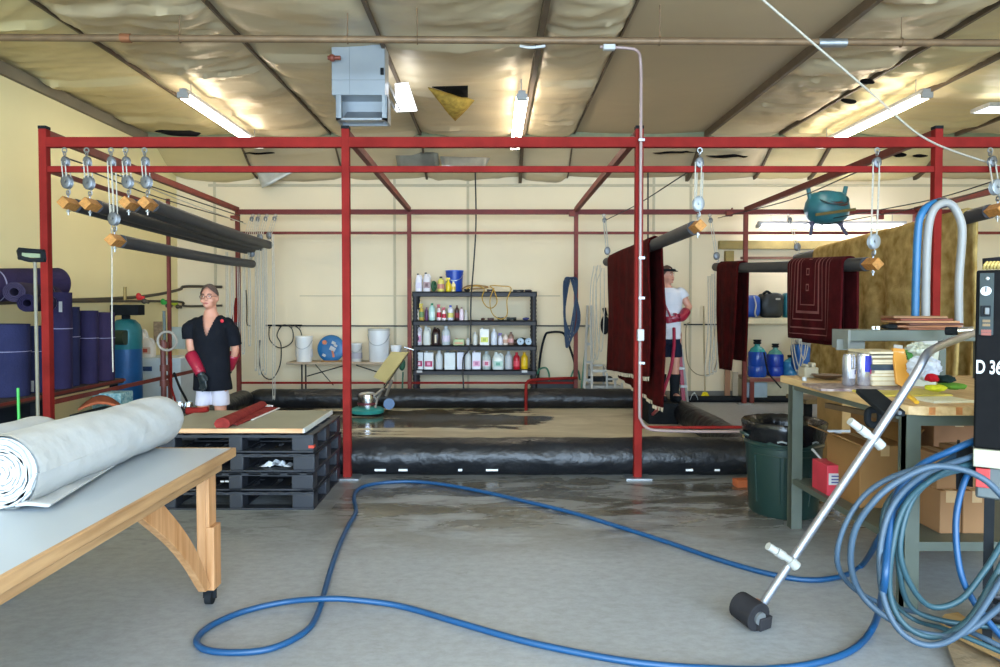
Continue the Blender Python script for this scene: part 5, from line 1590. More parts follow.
# ================================================================= TRASH CAN
M_CAN = mat('dark_green_can', '1b322d', .38, 0, .1, 3)
tc_ = V((2.11, 5.06, 0))
t = thing('trash_can', 'dark green round trash can lined with a black bag', 'trash can', tuple(tc_))
obj('body', MB().lathe([(.225, 0), (.235, .02), (.262, .49), (.272, .495), (.275, .51), (.265, .52), (.275, .62), (.285, .65), (.27, .65), (.255, .5), (.22, .03), (.01, .03)], tc_, 48), M_CAN, t)
rb = MB()
for a in (-2.35, -1.62):
    for k in (-.42, .42):
        q0 = tc_ + V((math.cos(a + k) * .241, math.sin(a + k) * .241, .10)); q1 = tc_ + V((math.cos(a + k) * .262, math.sin(a + k) * .262, .44))
        rb.cyl(q0, q1, .006, n=6)
    rb.tube([tc_ + V((math.cos(a + k) * .262, math.sin(a + k) * .262, .44)) for k in (-.42, -.2, 0, .2, .42)], .006, 6, 3)
obj('panel_rib', rb, M_CAN, t)
lin = MB()
rg = []
n = 60
for (r_, z) in ((.268, .53), (.281, .56), (.288, .62), (.293, .655), (.282, .668), (.262, .655), (.25, .6), (.23, .4), (.2, .1)):
    rg.append([tc_ + V(((r_ + .007 * noise.noise(V((j * .7, z * 14, 1)))) * math.cos(2 * PI * j / n), (r_ + .007 * noise.noise(V((j * .7, z * 14, 1)))) * math.sin(2 * PI * j / n), z + (.03 * noise.noise(V((j * .25, 0, 3))) if z < .56 else .006 * noise.noise(V((j * .9, z, 5)))))) for j in range(n)])
lin.rings(rg)
obj('bin_bag', lin, mat('black_bin_bag', '0e0f12', .25, 0, .2, 5, .6, 14), t, angle=60)
for s in (-1, 1):
    obj('handle', MB().tube([tc_ + V((s * .27, -.05, .56)), tc_ + V((s * .30, -.03, .575)), tc_ + V((s * .30, .03, .575)), tc_ + V((s * .27, .05, .56))], .011, 8, 4), M_CAN, t)
obj('grip_mark', MB().tube([tc_ + V((-.14, -.235, .545)), tc_ + V((-.115, -.25, .553)), tc_ + V((-.085, -.262, .545))], .007, 6, 4).tube([tc_ + V((.09, -.26, .545)), tc_ + V((.115, -.252, .553)), tc_ + V((.14, -.24, .545))], .007, 6, 4), mat('grip_grey', '8a9090', .4), t)
tag(obj('brick', MB().box(V((XX(744, 5.75), 5.75, .03)), (.13, .1, .06), .1), mat('orange_brick', 'b0603c', .8), bevel=.004), 'orange brick on the floor just left of the green trash can', 'brick')

# ================================================================= WORKBENCH
bx0, bx1, by0, by1, bz = 1.99, 3.3, 3.36, 4.84, 1.01
t = thing('workbench', 'butcher block topped workbench with grey green legs', 'workbench', ((bx0 + bx1) / 2, (by0 + by1) / 2, 0))
M_BUT = wood_mat('butcher_block', 'b8915c', 'd9bb88', (12, 1, 12), .5)
obj('bench_top', MB().prism([(bx0, by1), (bx0, by0 + .1), (bx0 + .03, by0 + .03), (bx0 + .1, by0), (bx1, by0), (bx1, by1)], 'z', bz - .045, bz), M_BUT, t, bevel=.003)
eg = MB()
for k in range(9):
    xx = bx0 + .11 + k * .13
    eg.bb(xx, xx + .03, by0 - .003, by0 + .01, bz - .04, bz - .004)
obj('end_grain', eg, mat('orange_end_grain', 'c07c44', .6, 0, .2, 30), t)
for x, y in ((2.05, 3.43), (2.03, 4.68), (3.2, 3.43), (3.2, 4.68)):
    lg = MB().bb(x - .035, x + .035, y - .035, y - .03, 0, bz - .045).bb(x - .035, x - .03, y - .03, y + .035, 0, bz - .045)
    lg.bb(x - .035, x - .025, y - .03, y + .01, 0, bz - .045).bb(x + .028, x + .035, y - .03, y + .035, 0, bz - .045).bb(x - .03, x + .03, y + .02, y + .03, 0, bz - .045)
    obj('leg', lg, M_GREYP, t)
obj('apron', MB().bb(2.02, 3.22, 3.40, 3.42, bz - .10, bz - .045).bb(2.0, 2.02, 3.46, 4.7, bz - .075, bz - .045), M_GREYP, t)
obj('crossbar', MB().bb(2.05, 3.2, 3.41, 3.43, .29, .335), M_GREYP, t)
obj('lower_shelf', MB().bb(2.04, 3.2, 3.44, 4.7, .315, .33).bb(2.0, 2.035, 3.44, 4.7, .305, .34), M_GREYP, t)
rz0, rz1 = 1.245, 1.338
obj('riser_shelf', MB().bb(XX(848, 4.5), 3.3, 4.5, 4.70, rz0 + .02, rz1), M_GREYP, t, bevel=.004)
obj('riser_end', MB().bb(XX(848, 4.5) - .004, XX(850, 4.5), 4.49, 4.70, rz0 - .03, rz1).bb(XX(849, 4.4), XX(878, 4.4), 4.55, 4.57, rz0 - .04, rz0 + .03), mat('pale_grey_bracket', '787c76', .5), t)
obj('riser_post', MB().bb(XX(952, 4.4), XX(959, 4.4), 4.52, 4.56, bz, rz0 + .03), M_GREYP, t)
obj('riser_post', MB().bb(3.2, 3.24, 4.62, 4.66, bz, rz0 + .03), M_GREYP, t)
obj('riser_post', MB().bb(XX(851, 4.75), XX(854, 4.75), 4.64, 4.68, bz, rz0 + .03), M_GREYP, t)
# boxes under the bench


def carton(lab, x0, x1, y0, y1, z0, z1, m=M_CARD, rot=0, flaps=False, tape=True):
    c = ((x0 + x1) / 2, (y0 + y1) / 2, z0)
    t = thing('cardboard_box', lab, 'box', c)
    Rm = Matrix.Rotation(rot, 3, 'Z')
    def tr(mb):
        for v in mb.v:
            q = Rm @ (v - V(c)); v.x, v.y, v.z = q.x + c[0], q.y + c[1], q.z + c[2]
        return mb
    obj('carton', tr(MB().bb(x0, x1, y0, y1, z0, z1)), m, t, bevel=.004)
    if tape:
        obj('tape_strip', tr(MB().bb((x0 + x1) / 2 - .025, (x0 + x1) / 2 + .025, y0 - .001, y1 + .001, z1 - .06, z1 + .001)), mat('packing_tape', 'b49468', .35), t)
    if flaps:
        obj('flap', tr(MB().bar((x0, y0 + .01, z1), (x0 - .1, y0 + .02, z1 + .05), .004, .004).prism([(x0, z1), (x0 - .12, z1 + .05), (x0 - .12, z1 + .056), (x0, z1 + .006)], 'y', y0, y1).prism([(x1, z1), (x1 + .08, z1 + .09), (x1 + .08, z1 + .096), (x1, z1 + .006)], 'y', y0, y1)), m, t)
    return t


zs = .33
M_CARDL = mat('light_cardboard', '94704f', .8, 0, .06, 3)
carton('large tan cardboard box on the lower shelf left of the front leg', XX(862, 4.0), XX(912, 4.0), 4.0, 4.4, zs, .69, flaps=True)
carton('small light cardboard box on the lower shelf right of the leg', XX(937, 3.6), XX(958, 3.6), 3.55, 3.8, zs, .55, M_CARDL)
carton('light cardboard box beside it under the bench right end', XX(960, 3.6), XX(987, 3.6), 3.55, 3.8, zs, .55, M_CARDL)
carton('small carton stacked on the light boxes, left one', XX(931, 3.65), XX(957, 3.65), 3.58, 3.8, .551, .73, M_CARDL)
carton('small carton stacked on the light boxes, right one', XX(959, 3.65), XX(985, 3.65), 3.58, 3.8, .551, .75, M_CARDL)
carton('flat cardboard box behind the front leg, high in the stack', XX(880, 4.3), XX(925, 4.3), 4.42, 4.64, zs, .80, M_CARD, tape=False)
carton('brown cardboard box up under the bench top', XX(925, 4.1), XX(975, 4.1), 4.0, 4.4, zs, .86, mat('brown_cardboard', '8a6448', .8))
t = thing('red_carton', 'red and white printed box on the lower bench shelf', 'box', (XX(838, 4.35), 4.35, zs))
a0, a1 = XX(829, 4.25), XX(850, 4.25)
obj('carton', MB().bb(a0, a1, 4.25, 4.45, zs, .52), mat('red_carton', 'bb3040', .6), t, bevel=.004)
obj('label_panel', MB().bb(a0 + .01, a1, 4.246, 4.25, .40, .47), M_WHITE, t)
obj('printed_lines', MB().bb(a0 + .025, a1 - .02, 4.243, 4.247, .45, .458).bb(a0 + .025, a1 - .03, 4.243, 4.247, .43, .438).bb(a0 + .025, a1 - .02, 4.243, 4.247, .412, .42), mat('print_blue', '3c3c78', .5), t)
tag(obj('white_strap', MB().tube([P(812, 449, 4.45), P(820, 458, 4.45), P(826, 468, 4.4), P(833, 473, 4.3)], .008, 6, 5), M_OFFW), 'pale strap dropping beside the red box under the bench', 'strap')

# things lying on the bench
M_STKS = ['c8b07c', 'd4c494', 'b89860', 'e0d8b8', '2c3c50', '33424c', 'c4b08c', 'd8ccb0', '8c7c5c', 'e4d8bc', '50483c', 'cabc98']
z = bz + .018
x0, x1 = XX(868, 4.1), XX(905, 4.1)
labsb = ['cream paperback', 'thick cream book', 'cream book', 'pale book', 'slate blue book', 'dark navy book', 'thin tan book', 'yellow paged book', 'brown book', 'cream book', 'dark thin book', 'loose cream book']
hh = [.028, .024, .02, .016, .016, .018, .012, .014, .012, .012, .008, .014]
for k in range(12):
    o = random.uniform(-.012, .012)
    h = hh[k]
    c = ((x0 + x1) / 2 + o, 4.2, z)
    t = thing('paper_book', labsb[k] + ', %s from the bottom of the workbench book stack' % ['first', 'second', 'third', 'fourth', 'fifth', 'sixth', 'seventh', 'eighth', 'ninth', 'tenth', 'eleventh', 'twelfth'][k], 'book', c, 'books stacked on the workbench')
    w2, d2 = (x1 - x0) / 2 * random.uniform(.9, 1), .13
    rr = random.uniform(-.06, .06)
    mc_ = mat('cover_' + M_STKS[k], M_STKS[k], .6)
    obj('pages', MB().box((c[0], c[1], z + h / 2), (w2 * 2 - .008, d2 * 2 - .006, h - .004), rr), mat('pages', 'e0d6bc', .8), t)
    obj('cover', MB().box((c[0], c[1], z + .0012), (w2 * 2, d2 * 2, .0022), rr).box((c[0], c[1], z + h - .0012), (w2 * 2, d2 * 2, .0022), rr).box((c[0], c[1] - d2 * math.cos(rr), z + h / 2), (w2 * 2, .003, h), rr) if k in (4, 5, 10, 8) else MB().box((c[0], c[1], z + .0012), (w2 * 2, d2 * 2, .0022), rr).box((c[0], c[1], z + h - .0012), (w2 * 2, d2 * 2, .0022), rr), mc_, t)
    z += h + .0005
tag(obj('magazine', MB().box((XX(868, 3.95), 4.08, bz + .008), (.5, .3, .014), -.08), mat('magazine_cover', '5c4444', .5, 0, .4, 25, col2='b8a8a0')), 'dark patterned magazine lying under the cans and books', 'magazine')
tag(obj('yellow_folder', MB().box((XX(900, 3.85), 3.86, bz + .006), (.42, .28, .01), .05), mat('yellow_folder', 'c8b850', .6)), 'yellow folder lying in front of the book stack', 'folder')
for lab, px, w, h, col, band, mk in (('silver spray can at the left of the two cans on the bench', 849.5, 12, 31, 'b4b6c0', 'c4c2cc', '3c3c80'), ('silver and blue can beside the book stack', 864.5, 13.5, 32, 'd0d2dc', '2c34b0', 'b02c60')):
    Y = 4.1
    c = V((XX(px, Y), Y, bz + .0155))
    r, h = w / 2 * Y / 700, h * Y / 700
    t = thing('drink_can', lab, 'can', tuple(c), 'tall cans on the bench')
    obj('body', MB().lathe([(r * .82, 0), (r, .012), (r, h - .02), (r * .84, h)], c, 28), mat('can_' + col, col, .25, .75, .03), t)
    obj('rim', MB().lathe([(r * .84, h - .002), (r * .86, h + .003), (r * .8, h + .003), (.01, h - .004)], c, 28), M_CHROME, t)
    obj('label_patch', MB().grid(lambda u, v: c + V(((r + .001) * math.cos(-PI * .62 + u * 1.9), (r + .001) * math.sin(-PI * .62 + u * 1.9), h * (.45 + .5 * v if px > 860 else .25 + .3 * v))), 12, 4), mat('label_' + band, band, .4), t)
    obj('label_mark', MB().grid(lambda u, v: c + V(((r + .0015) * math.cos(-PI * .35 + u * .7), (r + .0015) * math.sin(-PI * .35 + u * .7), h * (.38 + .14 * v))), 6, 3), mat('label_' + mk, mk, .4), t)
# folders standing against the riser
for lab, q, col, th in (('orange folder standing leaned beside the books', [(893, 348), (905, 349), (913, 392), (897, 384)], 'd8983c', .02), ('green folder standing behind the orange one', [(906, 350), (922, 349), (918, 372), (912, 374)], '3c7c34', .02), ('pale grey file holder standing behind the green folder', [(914, 345), (940, 344), (936, 388), (908, 390)], 'b8bcac', .015)):
    Yq = {'d8983c': 4.0, '3c7c34': 4.12, 'b8bcac': 4.2}[col]
    pts = [P(a, b, Yq + (0 if i > 1 else .08)) for i, (a, b) in enumerate(q)]
    n_ = V((0, th, 0))
    t = thing('file_folder', lab, 'folder', tuple((pts[2] + pts[3]) / 2))
    obj('sleeve', MB().rings([pts, [p + n_ for p in pts]]), mat('folder_' + col, col, .5, 0, .06), t, bevel=.003)
    obj('paper_edge', MB().rings([[pts[0] + V((.01, .006, 0)), pts[1] + V((-.01, .006, 0)), pts[1] + V((-.01, .006, .02)), pts[0] + V((.01, .006, .02))], [p + V((0, .008, 0)) for p in (pts[0] + V((.01, .006, 0)), pts[1] + V((-.01, .006, 0)), pts[1] + V((-.01, .006, .02)), pts[0] + V((.01, .006, .02)))]]), M_OFFW, t)


def rag(lab, px0, px1, py0, py1, Y, col, dep=.2, nz=.35, name='rag', cat='cloth', col2=None):
    mb, c = blob(name, lab, cat, px0, px1, py0, py1, Y, dep, None, noise_=nz, e=2.4, hf=.35)
    return tag(obj(name, mb, mat('rag_' + col, col, .8, 0, .15, 15, .5, 30, col2=col2)), lab, cat)


rag('pale blue and white crumpled cloth heaped on the bench', 921, 951, 357, 383, 3.85, 'b4c4dc', col2='dce0ea')
rag('white crumpled paper above the blue cloth', 916, 944, 343, 360, 4.1, 'c8d0c4', nz=.3)
rag('small bright red cloth on the bench by the blue one', 929, 943, 374, 383, 3.75, 'b01828', dep=.08, nz=.2)
rag('dark green black glove lying right of the red cloth', 943, 962, 375, 385, 3.8, '1c2c2c', dep=.12)
rag('yellow green sponge on the bench near its front', 931, 952, 385, 393, 3.65, 'c8cc30', dep=.1, nz=.15, name='sponge', cat='sponge')
rag('flat green cloth at the right of the sponge', 948, 974, 384, 391, 3.75, '5c8c34', dep=.15, nz=.15)
tag(obj('glue_stick', MB().cyl(P(907, 395, 3.55), P(914, 400, 3.48), .012, n=12).cyl(P(914, 400, 3.48), P(917, 402.5, 3.45), .011, n=12), mat('yellow_stick', 'e0b030', .4)), 'yellow and white stick lying at the bench front edge', 'stick')
tag(obj('notepad', MB().box((XX(945, 3.55), 3.56, bz + .006), (.22, .16, .012), .1), mat('notepad', 'd8d8c0', .6)), 'cream notepad lying near the front of the bench', 'notepad')
tag(obj('wooden_bowl', MB().lathe([(.03, 0), (.08, .015), (.10, .03), (.092, .03), (.03, .012)], (XX(828, 4.6), 4.6, bz), 24), mat('dark_bowl', '5c4430', .5)), 'flat brown dish on the bench left of the cans', 'dish')
t = thing('plastic_block', 'grey beige plastic block near the far end of the bench', 'block', (XX(811, 4.7), 4.7, bz))
obj('body', MB().bb(XX(804, 4.7), XX(818, 4.7), 4.68, 4.78, bz, bz + .07).bb(XX(806, 4.7), XX(809, 4.7), 4.69, 4.76, bz + .07, bz + .09).bb(XX(812, 4.7), XX(816, 4.7), 4.69, 4.76, bz + .07, bz + .1), mat('grey_beige', '9c9480', .6), t, bevel=.006)
tag(obj('plastic_tub', MB().cyl((XX(805, 4.5), 4.5, bz), (XX(805, 4.5), 4.5, bz + .025), .014, n=14), M_WHITE), 'tiny white plastic tub at the far left corner of the bench', 'tub')
# long timber lying under/along bench left side and squeegee blade
tag(obj('timber_plank', MB().bar((2.06, 4.3, bz - .13), (2.06, 3.52, bz - .09), .03, .03), mat('dark_plank', '5c4830', .7)), 'short dark timber strip below the bench top edge', 'plank')
t = thing('squeegee', 'black rubber squeegee blade poking over the bench corner', 'squeegee', tuple(P(882, 400, 3.4)))
obj('blade', MB().bar(P(866, 391, 3.5), P(894, 414, 3.2), .1, .025), M_DARK, t, bevel=.004)
obj('socket', MB().cyl(P(893, 411, 3.22), P(900, 413, 3.18), .01), M_STEEL, t)
tag(obj('hand_clamp', MB().tube([P(868, 422, 3.45), P(868, 412, 3.45), P(872, 410, 3.45), P(879, 411, 3.45), P(880, 422, 3.45), P(874, 425, 3.45)], .017, 8, 4, closed=True), M_DARK), 'black handle hanging beneath the bench corner', 'handle')
# stack of brown mats on the riser
M_BRN = [mat('brown_leather%d' % i, c_, .6, 0, .12, 8) for i, c_ in enumerate(('7c4a30', '94603c', '5c3428', 'a87850', '7a3c2c', '8c6440'))]
z = rz1
for k in range(6):
    w = (.42, .4, .38, .4, .36, .33)[k]
    xx = XX(932, 4.5) + (.05, 0, .02, -.02, -.04, -.06)[k]
    h = .014
    mb = MB().box((xx, 4.60, z + h / 2), (w, .2, h), (.05, -.1, .12, -.04, .1, -.12)[k])
    tag(obj('leather_sheet', mb, M_BRN[k], bevel=.003), '%s brown sheet of the pile on the riser shelf' % ['lowest', 'second lowest', 'third lowest', 'third highest', 'second highest', 'topmost'][k], 'sheet', 'brown sheets piled on the riser')
    z += h + .001
rag('black cloth strip on the riser left of the brown sheets', 886, 904, 324, 329.5, 4.52, '1c2022', dep=.12, nz=.2)
for lab, px in (('tiny silver nut at the left end of the riser', 873), ('tiny silver bolt on the riser beside the nut', 878)):
    tag(obj('metal_nut', MB().cyl((XX(px, 4.55), 4.55, rz1), (XX(px, 4.55), 4.55, rz1 + .022), .012, n=6), M_CHROME), lab, 'nut')
t = thing('chrome_nozzle', 'chrome nozzle with black grip on the riser near the machine', 'nozzle', (XX(960, 4.3), 4.3, rz1))
obj('barrel', MB().cyl(P(958, 331, 4.3), P(974, 330, 4.25), .022, n=14).torus(P(963, 331, 4.29), .024, .006, (1, 0, 0), 14, 6), M_CHROME, t)
obj('grip', MB().cyl(P(946, 331, 4.35), P(958, 331, 4.3), .026, n=12), M_DARK, t)
# hose arch standing on the riser
yA = 4.62
M_HB = mat('sky_blue_hose', '1f5f8c', .4, 0, .05)
M_HW = mat('pale_grey_hose', '8c8c8a', .45, 0, .05)
t = thing('hose_arch', 'blue and pale grey hoses arching high above the bench riser', 'hose', (XX(938, yA), yA, rz1))
obj('blue_hose', MB().tube([V((XX(915, yA), yA, rz1)), P(916, 280, yA), P(918, 230, yA), P(922, 213, yA), P(930, 205, yA + .02), P(941, 201, yA + .04)], .024, 12, 6), M_HB, t)
obj('grey_hose', MB().tube([V((XX(924, yA), yA - .02, rz1)), P(926, 280, yA - .02), P(928, 232, yA - .02), P(933, 211, yA - .02), P(943, 203, yA - .02), P(953, 206, yA - .02), P(961, 222, yA - .02), P(962, 240, yA - .02), P(959, 280, yA - .02), V((XX(957, yA), yA - .02, rz1 + .0))], .025, 12, 6), M_HW, t)
obj('tape_band', MB().cyl(P(939, 204, yA), P(945, 202.5, yA), .036, n=14), mat('dark_tape', '4c4448', .6), t)
# ================================================================= CLEANING WAND
t = thing('cleaning_wand', 'silver floor cleaning wand with black head leaning on the bench', 'cleaning wand', tuple(G(750, 626, 0)))
hd = G(752, 626, 0.0)
Yw = hd.y
path = [V((hd.x + .02, Yw, .06)), P(800, 545, Yw - .02), P(878, 432, Yw - .05), P(915, 375, Yw - .06), P(927, 354, Yw - .02), P(940, 346, Yw + .15), P(958, 339, 3.6), P(974, 333, 3.9)]
tb = [path[0].lerp(path[2], k / 6) for k in range(7)] + path[3:]
obj('tube', MB().tube(tb, .019, 14, 6), mat('brushed_steel', '9a9da6', .38, .8, .05), t)
ax = (P(758, 630, Yw) - P(738, 600, Yw)).normalized()
hc = V((hd.x - .005, Yw, .078))
e0, e1 = P(739, 604, Yw + .05), P(759, 627, Yw - .06)
e0.z = max(e0.z, .078); e1.z = .066
obj('head', MB().cyl(e0, e1, .064, .068, n=24).bar(e0 + V((.02, 0, -.03)), e1 + V((.035, 0, -.03)), .08, .06), mat('dark_grey_shroud', '29282a', .8, 0, .2), t, bevel=.004)
obj('roller_cap', MB().cyl(e1, e1 + (e1 - e0).normalized() * .012, .03, n=18), M_STEEL, t)
obj('swivel', MB().ell(path[0] + V((.0, 0, .04)), .03).cyl(e0.lerp(e1, .5), path[0] + V((.01, 0, .05)), .02), mat('copper_swivel', '9c6c54', .4, .6), t)
for (x0, y0), (x1, y1), Yh in (((768, 546), (790, 560), Yw - .03), ((850, 421), (875, 440), Yw - .05)):
    a, b = P(x0, y0, Yh - .02), P(x1, y1, Yh)
    obj('side_handle', MB().cyl(a, a.lerp(b, .35), .018, n=12).cyl(a.lerp(b, .38), a.lerp(b, .7), .021, n=12).cyl(a.lerp(b, .7), b, .016, n=12).cyl(b + V((-.0, 0, -.0)), b + V((.03, 0, -.03)), .024, n=12), M_OFFW, t)

# ================================================================= PUMP MACHINE (right edge), turned towards the viewer
ym = 2.9
MR = V((XX(976, ym), ym, 0)) + V((.2, 0, 0))
MR = V((2.0 + .02, 2.93, 0))
mz0, mz1 = P(0, 449, ym).z, P(0, 270, ym).z
M_MBLK = mat('black_textured_case', '101011', .85, 0, .15, 20)
PHI = R(-35)
mxp = lambda px: (px - 976) / 295.0
mzp = lambda py: P(0, py, ym).z
t = thing('pump_machine', 'black pump machine marked D 36 with grey control panel', 'machine', tuple(MR))


def mp(name, mb, m, **k):
    for v in mb.v: v += MR
    return obj(name, mb, m, t, **k)


mp('cabinet', MB().bb(0, .6, 0, .38, mz0, mz1), M_MBLK, bevel=.008)
mp('control_panel', MB().bb(mxp(979.5), mxp(994), -.008, 0, mzp(335), mzp(273)), mat('panel_grey', '3c4343', .8, .1, .08), bevel=.002)
c = V((mxp(986), -.009, mzp(291)))
mp('dial', MB().cyl(c, c + V((0, -.012, 0)), .019, n=24), M_WHITE)
mp('pointer', MB().bar(c + V((0, -.014, -.004)), c + V((0, -.014, .017)), .004, .003), M_DARK)
mp('lamp', MB().ell(V((mxp(987.5), -.01, mzp(278.5))), .007), M_WHITE)
c = V((mxp(986), -.01, mzp(311)))
mp('switch', MB().box(c, (.034, .014, .045)), M_DARK, bevel=.002)
mp('switch_rocker', MB().box(c + V((.005, -.01, 0)), (.016, .012, .028)), mat('grey_rocker', '5a5c5c', .4), bevel=.002)
for y, col in ((321, '6c5430'), (325, '6c5430'), (331, '743424'), (334, '743424')):
    mp('warning_mark', MB().box(V((mxp(987), -.01, mzp(y))), (.026 if y < 330 else .034, .003, .011)), mat('mark_' + col, col, .5))
fc_ = bpy.data.curves.new('lettering', 'FONT')
fc_.body = 'D 36'
fc_.size = .09
fc_.extrude = .002
fc_.offset = .002
tmp = bpy.data.objects.new('tmp', fc_)
C.objects.link(tmp)
bpy.context.view_layer.update()
lm = bpy.data.meshes.new_from_object(tmp.evaluated_get(bpy.context.evaluated_depsgraph_get()))
bpy.data.objects.remove(tmp)
lm.materials.clear()
lm.materials.append(M_WHITE)
o = bpy.data.objects.new('lettering', lm)
C.objects.link(o)
o.parent = t
o.location = (mxp(977), -.003, mzp(373.5))
o.scale = (.50, .86, 1)
o.rotation_euler = (PI / 2, 0, 0)
mp('lower_chassis', MB().bb(0, .58, .0, .38, mz0 - .08, mz0 - .004), mat('cream_chassis', 'a3a18c', .5, 0, .05), bevel=.004)
zz = mz0 - .08
mp('engine_block', MB().bb(.01, .56, .04, .34, zz - .14, zz).bb(.1, .5, .08, .3, zz - .3, zz - .14), mat('engine_grey', '59605f', .5, .3, .15), bevel=.01)
mp('red_guard', MB().bb(.01, .06, .0, .04, zz - .085, zz - .005), mat('red_guard', 'b03030', .5), bevel=.003)
for x in (.06, .54):
    for y in (.06, .34):
        mp('stand_leg', MB().bar((x, y, .0), (x, y, zz), .035, .035), M_DARK)
mp('stand_rail', MB().bar((.06, .06, .14), (.54, .06, .14), .03, .03).bar((.06, .34, .14), (.54, .34, .14), .03, .03), M_DARK)
mp('hose_reel', MB().cyl((-.0, .16, zz - .03), (-.05, .16, zz - .03), .09, n=24).cyl((-.06, .16, zz - .03), (-.05, .16, zz - .03), .11, n=24), M_DARK)
t.rotation_euler = (0, 0, PHI)
t = thing('folded_cloth', 'dark navy cloth folded on top of the pump machine', 'cloth', (MR.x, MR.y, mz1))
mb = MB().grid(lambda u, v: MR + V((.02 + .5 * u, .06 + .26 * v, mz1 + .003 + (.05 + .04 * u) * min(1, math.sin(PI * min(1, u + .2)) * 2 + u) * math.sin(PI * (.15 + .7 * v)))), 20, 10)
obj('fold', mb, mat('navy_cloth', '171b26', .8, 0, .2), t, solid=.012)
t.rotation_euler = (0, 0, PHI)
t = thing('brush', 'row of straw bristles lying along the top edge of the machine', 'brush', (MR.x, MR.y, mz1))
mb = MB()
for k in range(22):
    x = .025 + k * .012
    mb.tube([MR + V((x, .03, mz1 + .007)), MR + V((x + .003, .012, mz1 + .02)), MR + V((x + .012, .03, mz1 + .034))], .006, 6, 3)
tag(obj('bristles', mb, mat('straw_bristle', 'b8a060', .9), t), kind='stuff')
t.rotation_euler = (0, 0, PHI)

# ================================================================= BLUE HOSES
hz = .016
floor_pts = [(975, 462, 'm'), (930, 480, 'a'), (900, 520, 'a')]
t = thing('blue_hose', 'long bright blue hose looping across the concrete floor', 'hose', tuple(G(450, 620, 0)))
pts = [P(976, 440, 3.0), P(948, 452, 3.0), P(920, 466, 2.95), P(898, 492, 2.9), P(888, 540, 2.8), P(884, 585, 2.72), G(874, 625, .05), G(855, 648, hz), G(820, 662, hz), G(770, 669, hz), G(700, 668, hz), G(640, 663, hz), G(580, 653, hz), G(520, 640, hz), G(460, 623, hz), G(400, 606, hz), G(350, 599.5, hz + .02), G(320, 599, hz + .03), G(285, 602, hz + .01), G(245, 611, hz), G(212, 625, hz), G(197, 639, hz), G(204, 649, hz), G(230, 652.5, hz), G(265, 650, hz), G(292, 640, hz), G(310, 627, hz), G(319, 610, hz), G(323, 597, hz), G(330, 572, hz), G(338, 548, hz), G(348, 526, hz), G(356, 511, hz), G(354, 497, hz), G(360, 488, hz), G(380, 483, hz), G(410, 481.5, hz), G(440, 484, hz), G(480, 491, hz), G(520, 500, hz), G(570, 512, hz), G(620, 527, hz), G(670, 543, hz), G(720, 560, hz), G(770, 574, hz), G(810, 580, hz), G(842, 576, hz), G(862, 565, hz), P(878, 540, 3.55), P(900, 500, 3.4), P(935, 468, 3.2), P(976, 446, 3.05)]
obj('hose', MB().tube(pts, .0145, 10, 6), M_HOSEB, t)
M_HG = mat('faded_blue_hose', '35495a', .5, 0, .12, 5)
M_HT = mat('dusty_teal_hose', '23434c', .5, 0, .12, 5)
for lab, pl_, m, r in (
    ('faded blue hose looping widest left of the front bench leg', [(976, 474, 2.98), (945, 466, 2.92), (905, 472, 2.88), (868, 492, 2.86), (845, 525, 2.86), (837, 560, 2.88), (850, 585, 2.95), (880, 603, 3.0), (915, 612, 3.05), (945, 622, 2.95), (975, 634, 2.8), (1008, 650, 2.7)], M_HG, .011),
    ('bright blue hose dropping in a tight curve right of the bench leg', [(976, 470, 3.0), (965, 480, 2.96), (956, 520, 2.92), (960, 570, 2.88), (976, 605, 2.86), (1004, 640, 2.84)], M_HOSEB, .013),
    ('dusty blue hose hanging in the innermost loop of the bundle', [(976, 462, 3.0), (940, 474, 2.9), (912, 500, 2.86), (900, 545, 2.83), (908, 580, 2.83), (930, 606, 2.84), (960, 600, 2.84), (985, 570, 2.86), (1004, 540, 2.9)], M_HT, .012),
    ('dusty teal hose hanging in the second loop of the bundle', [(976, 466, 3.0), (935, 478, 2.9), (905, 505, 2.83), (892, 550, 2.8), (890, 595, 2.79), (905, 625, 2.76), (935, 637, 2.74), (968, 620, 2.78), (990, 585, 2.82), (1004, 560, 2.85)], M_HT, .012),
    ('blue grey hose hanging in the lowest loop of the bundle', [(976, 455, 2.98), (925, 474, 2.86), (893, 505, 2.8), (880, 550, 2.77), (884, 600, 2.74), (903, 634, 2.70), (935, 645, 2.68), (970, 625, 2.72), (1004, 575, 2.8)], M_HG, .012),
    ('grey blue hose arching over the top of the bundle', [(1004, 498, 2.7), (985, 480, 2.72), (960, 469, 2.76), (930, 467, 2.8), (900, 480, 2.8), (875, 500, 2.8), (855, 530, 2.83), (851, 565, 2.85), (862, 595, 2.85), (888, 618, 2.8), (925, 634, 2.75), (965, 632, 2.75), (1008, 600, 2.8)], M_HG, .013),
    ('thin teal hose crossing the bundle down to the leg base', [(976, 468, 3.02), (920, 478, 2.96), (886, 505, 2.93), (882, 560, 2.93), (893, 600, 3.0), (915, 620, 2.98), (948, 630, 2.85), (1008, 655, 2.7)], M_HT, .010),
    ('teal hose running from the leg to the machine hook', [(1008, 628, 2.85), (950, 622, 2.9), (912, 608, 2.93), (899, 570, 2.93), (900, 520, 2.93), (925, 485, 2.95), (976, 455, 3.02)], M_HT, .011)):
    p3 = []
    for (a, b, Y) in pl_:
        p = P(a, b, Y)
        if p.z < r + .001: p = G(a, b, r + .002)
        p3.append(p)
    tag(obj('looped_hose', MB().tube(p3, r, 10, 7), m), lab, 'hose')
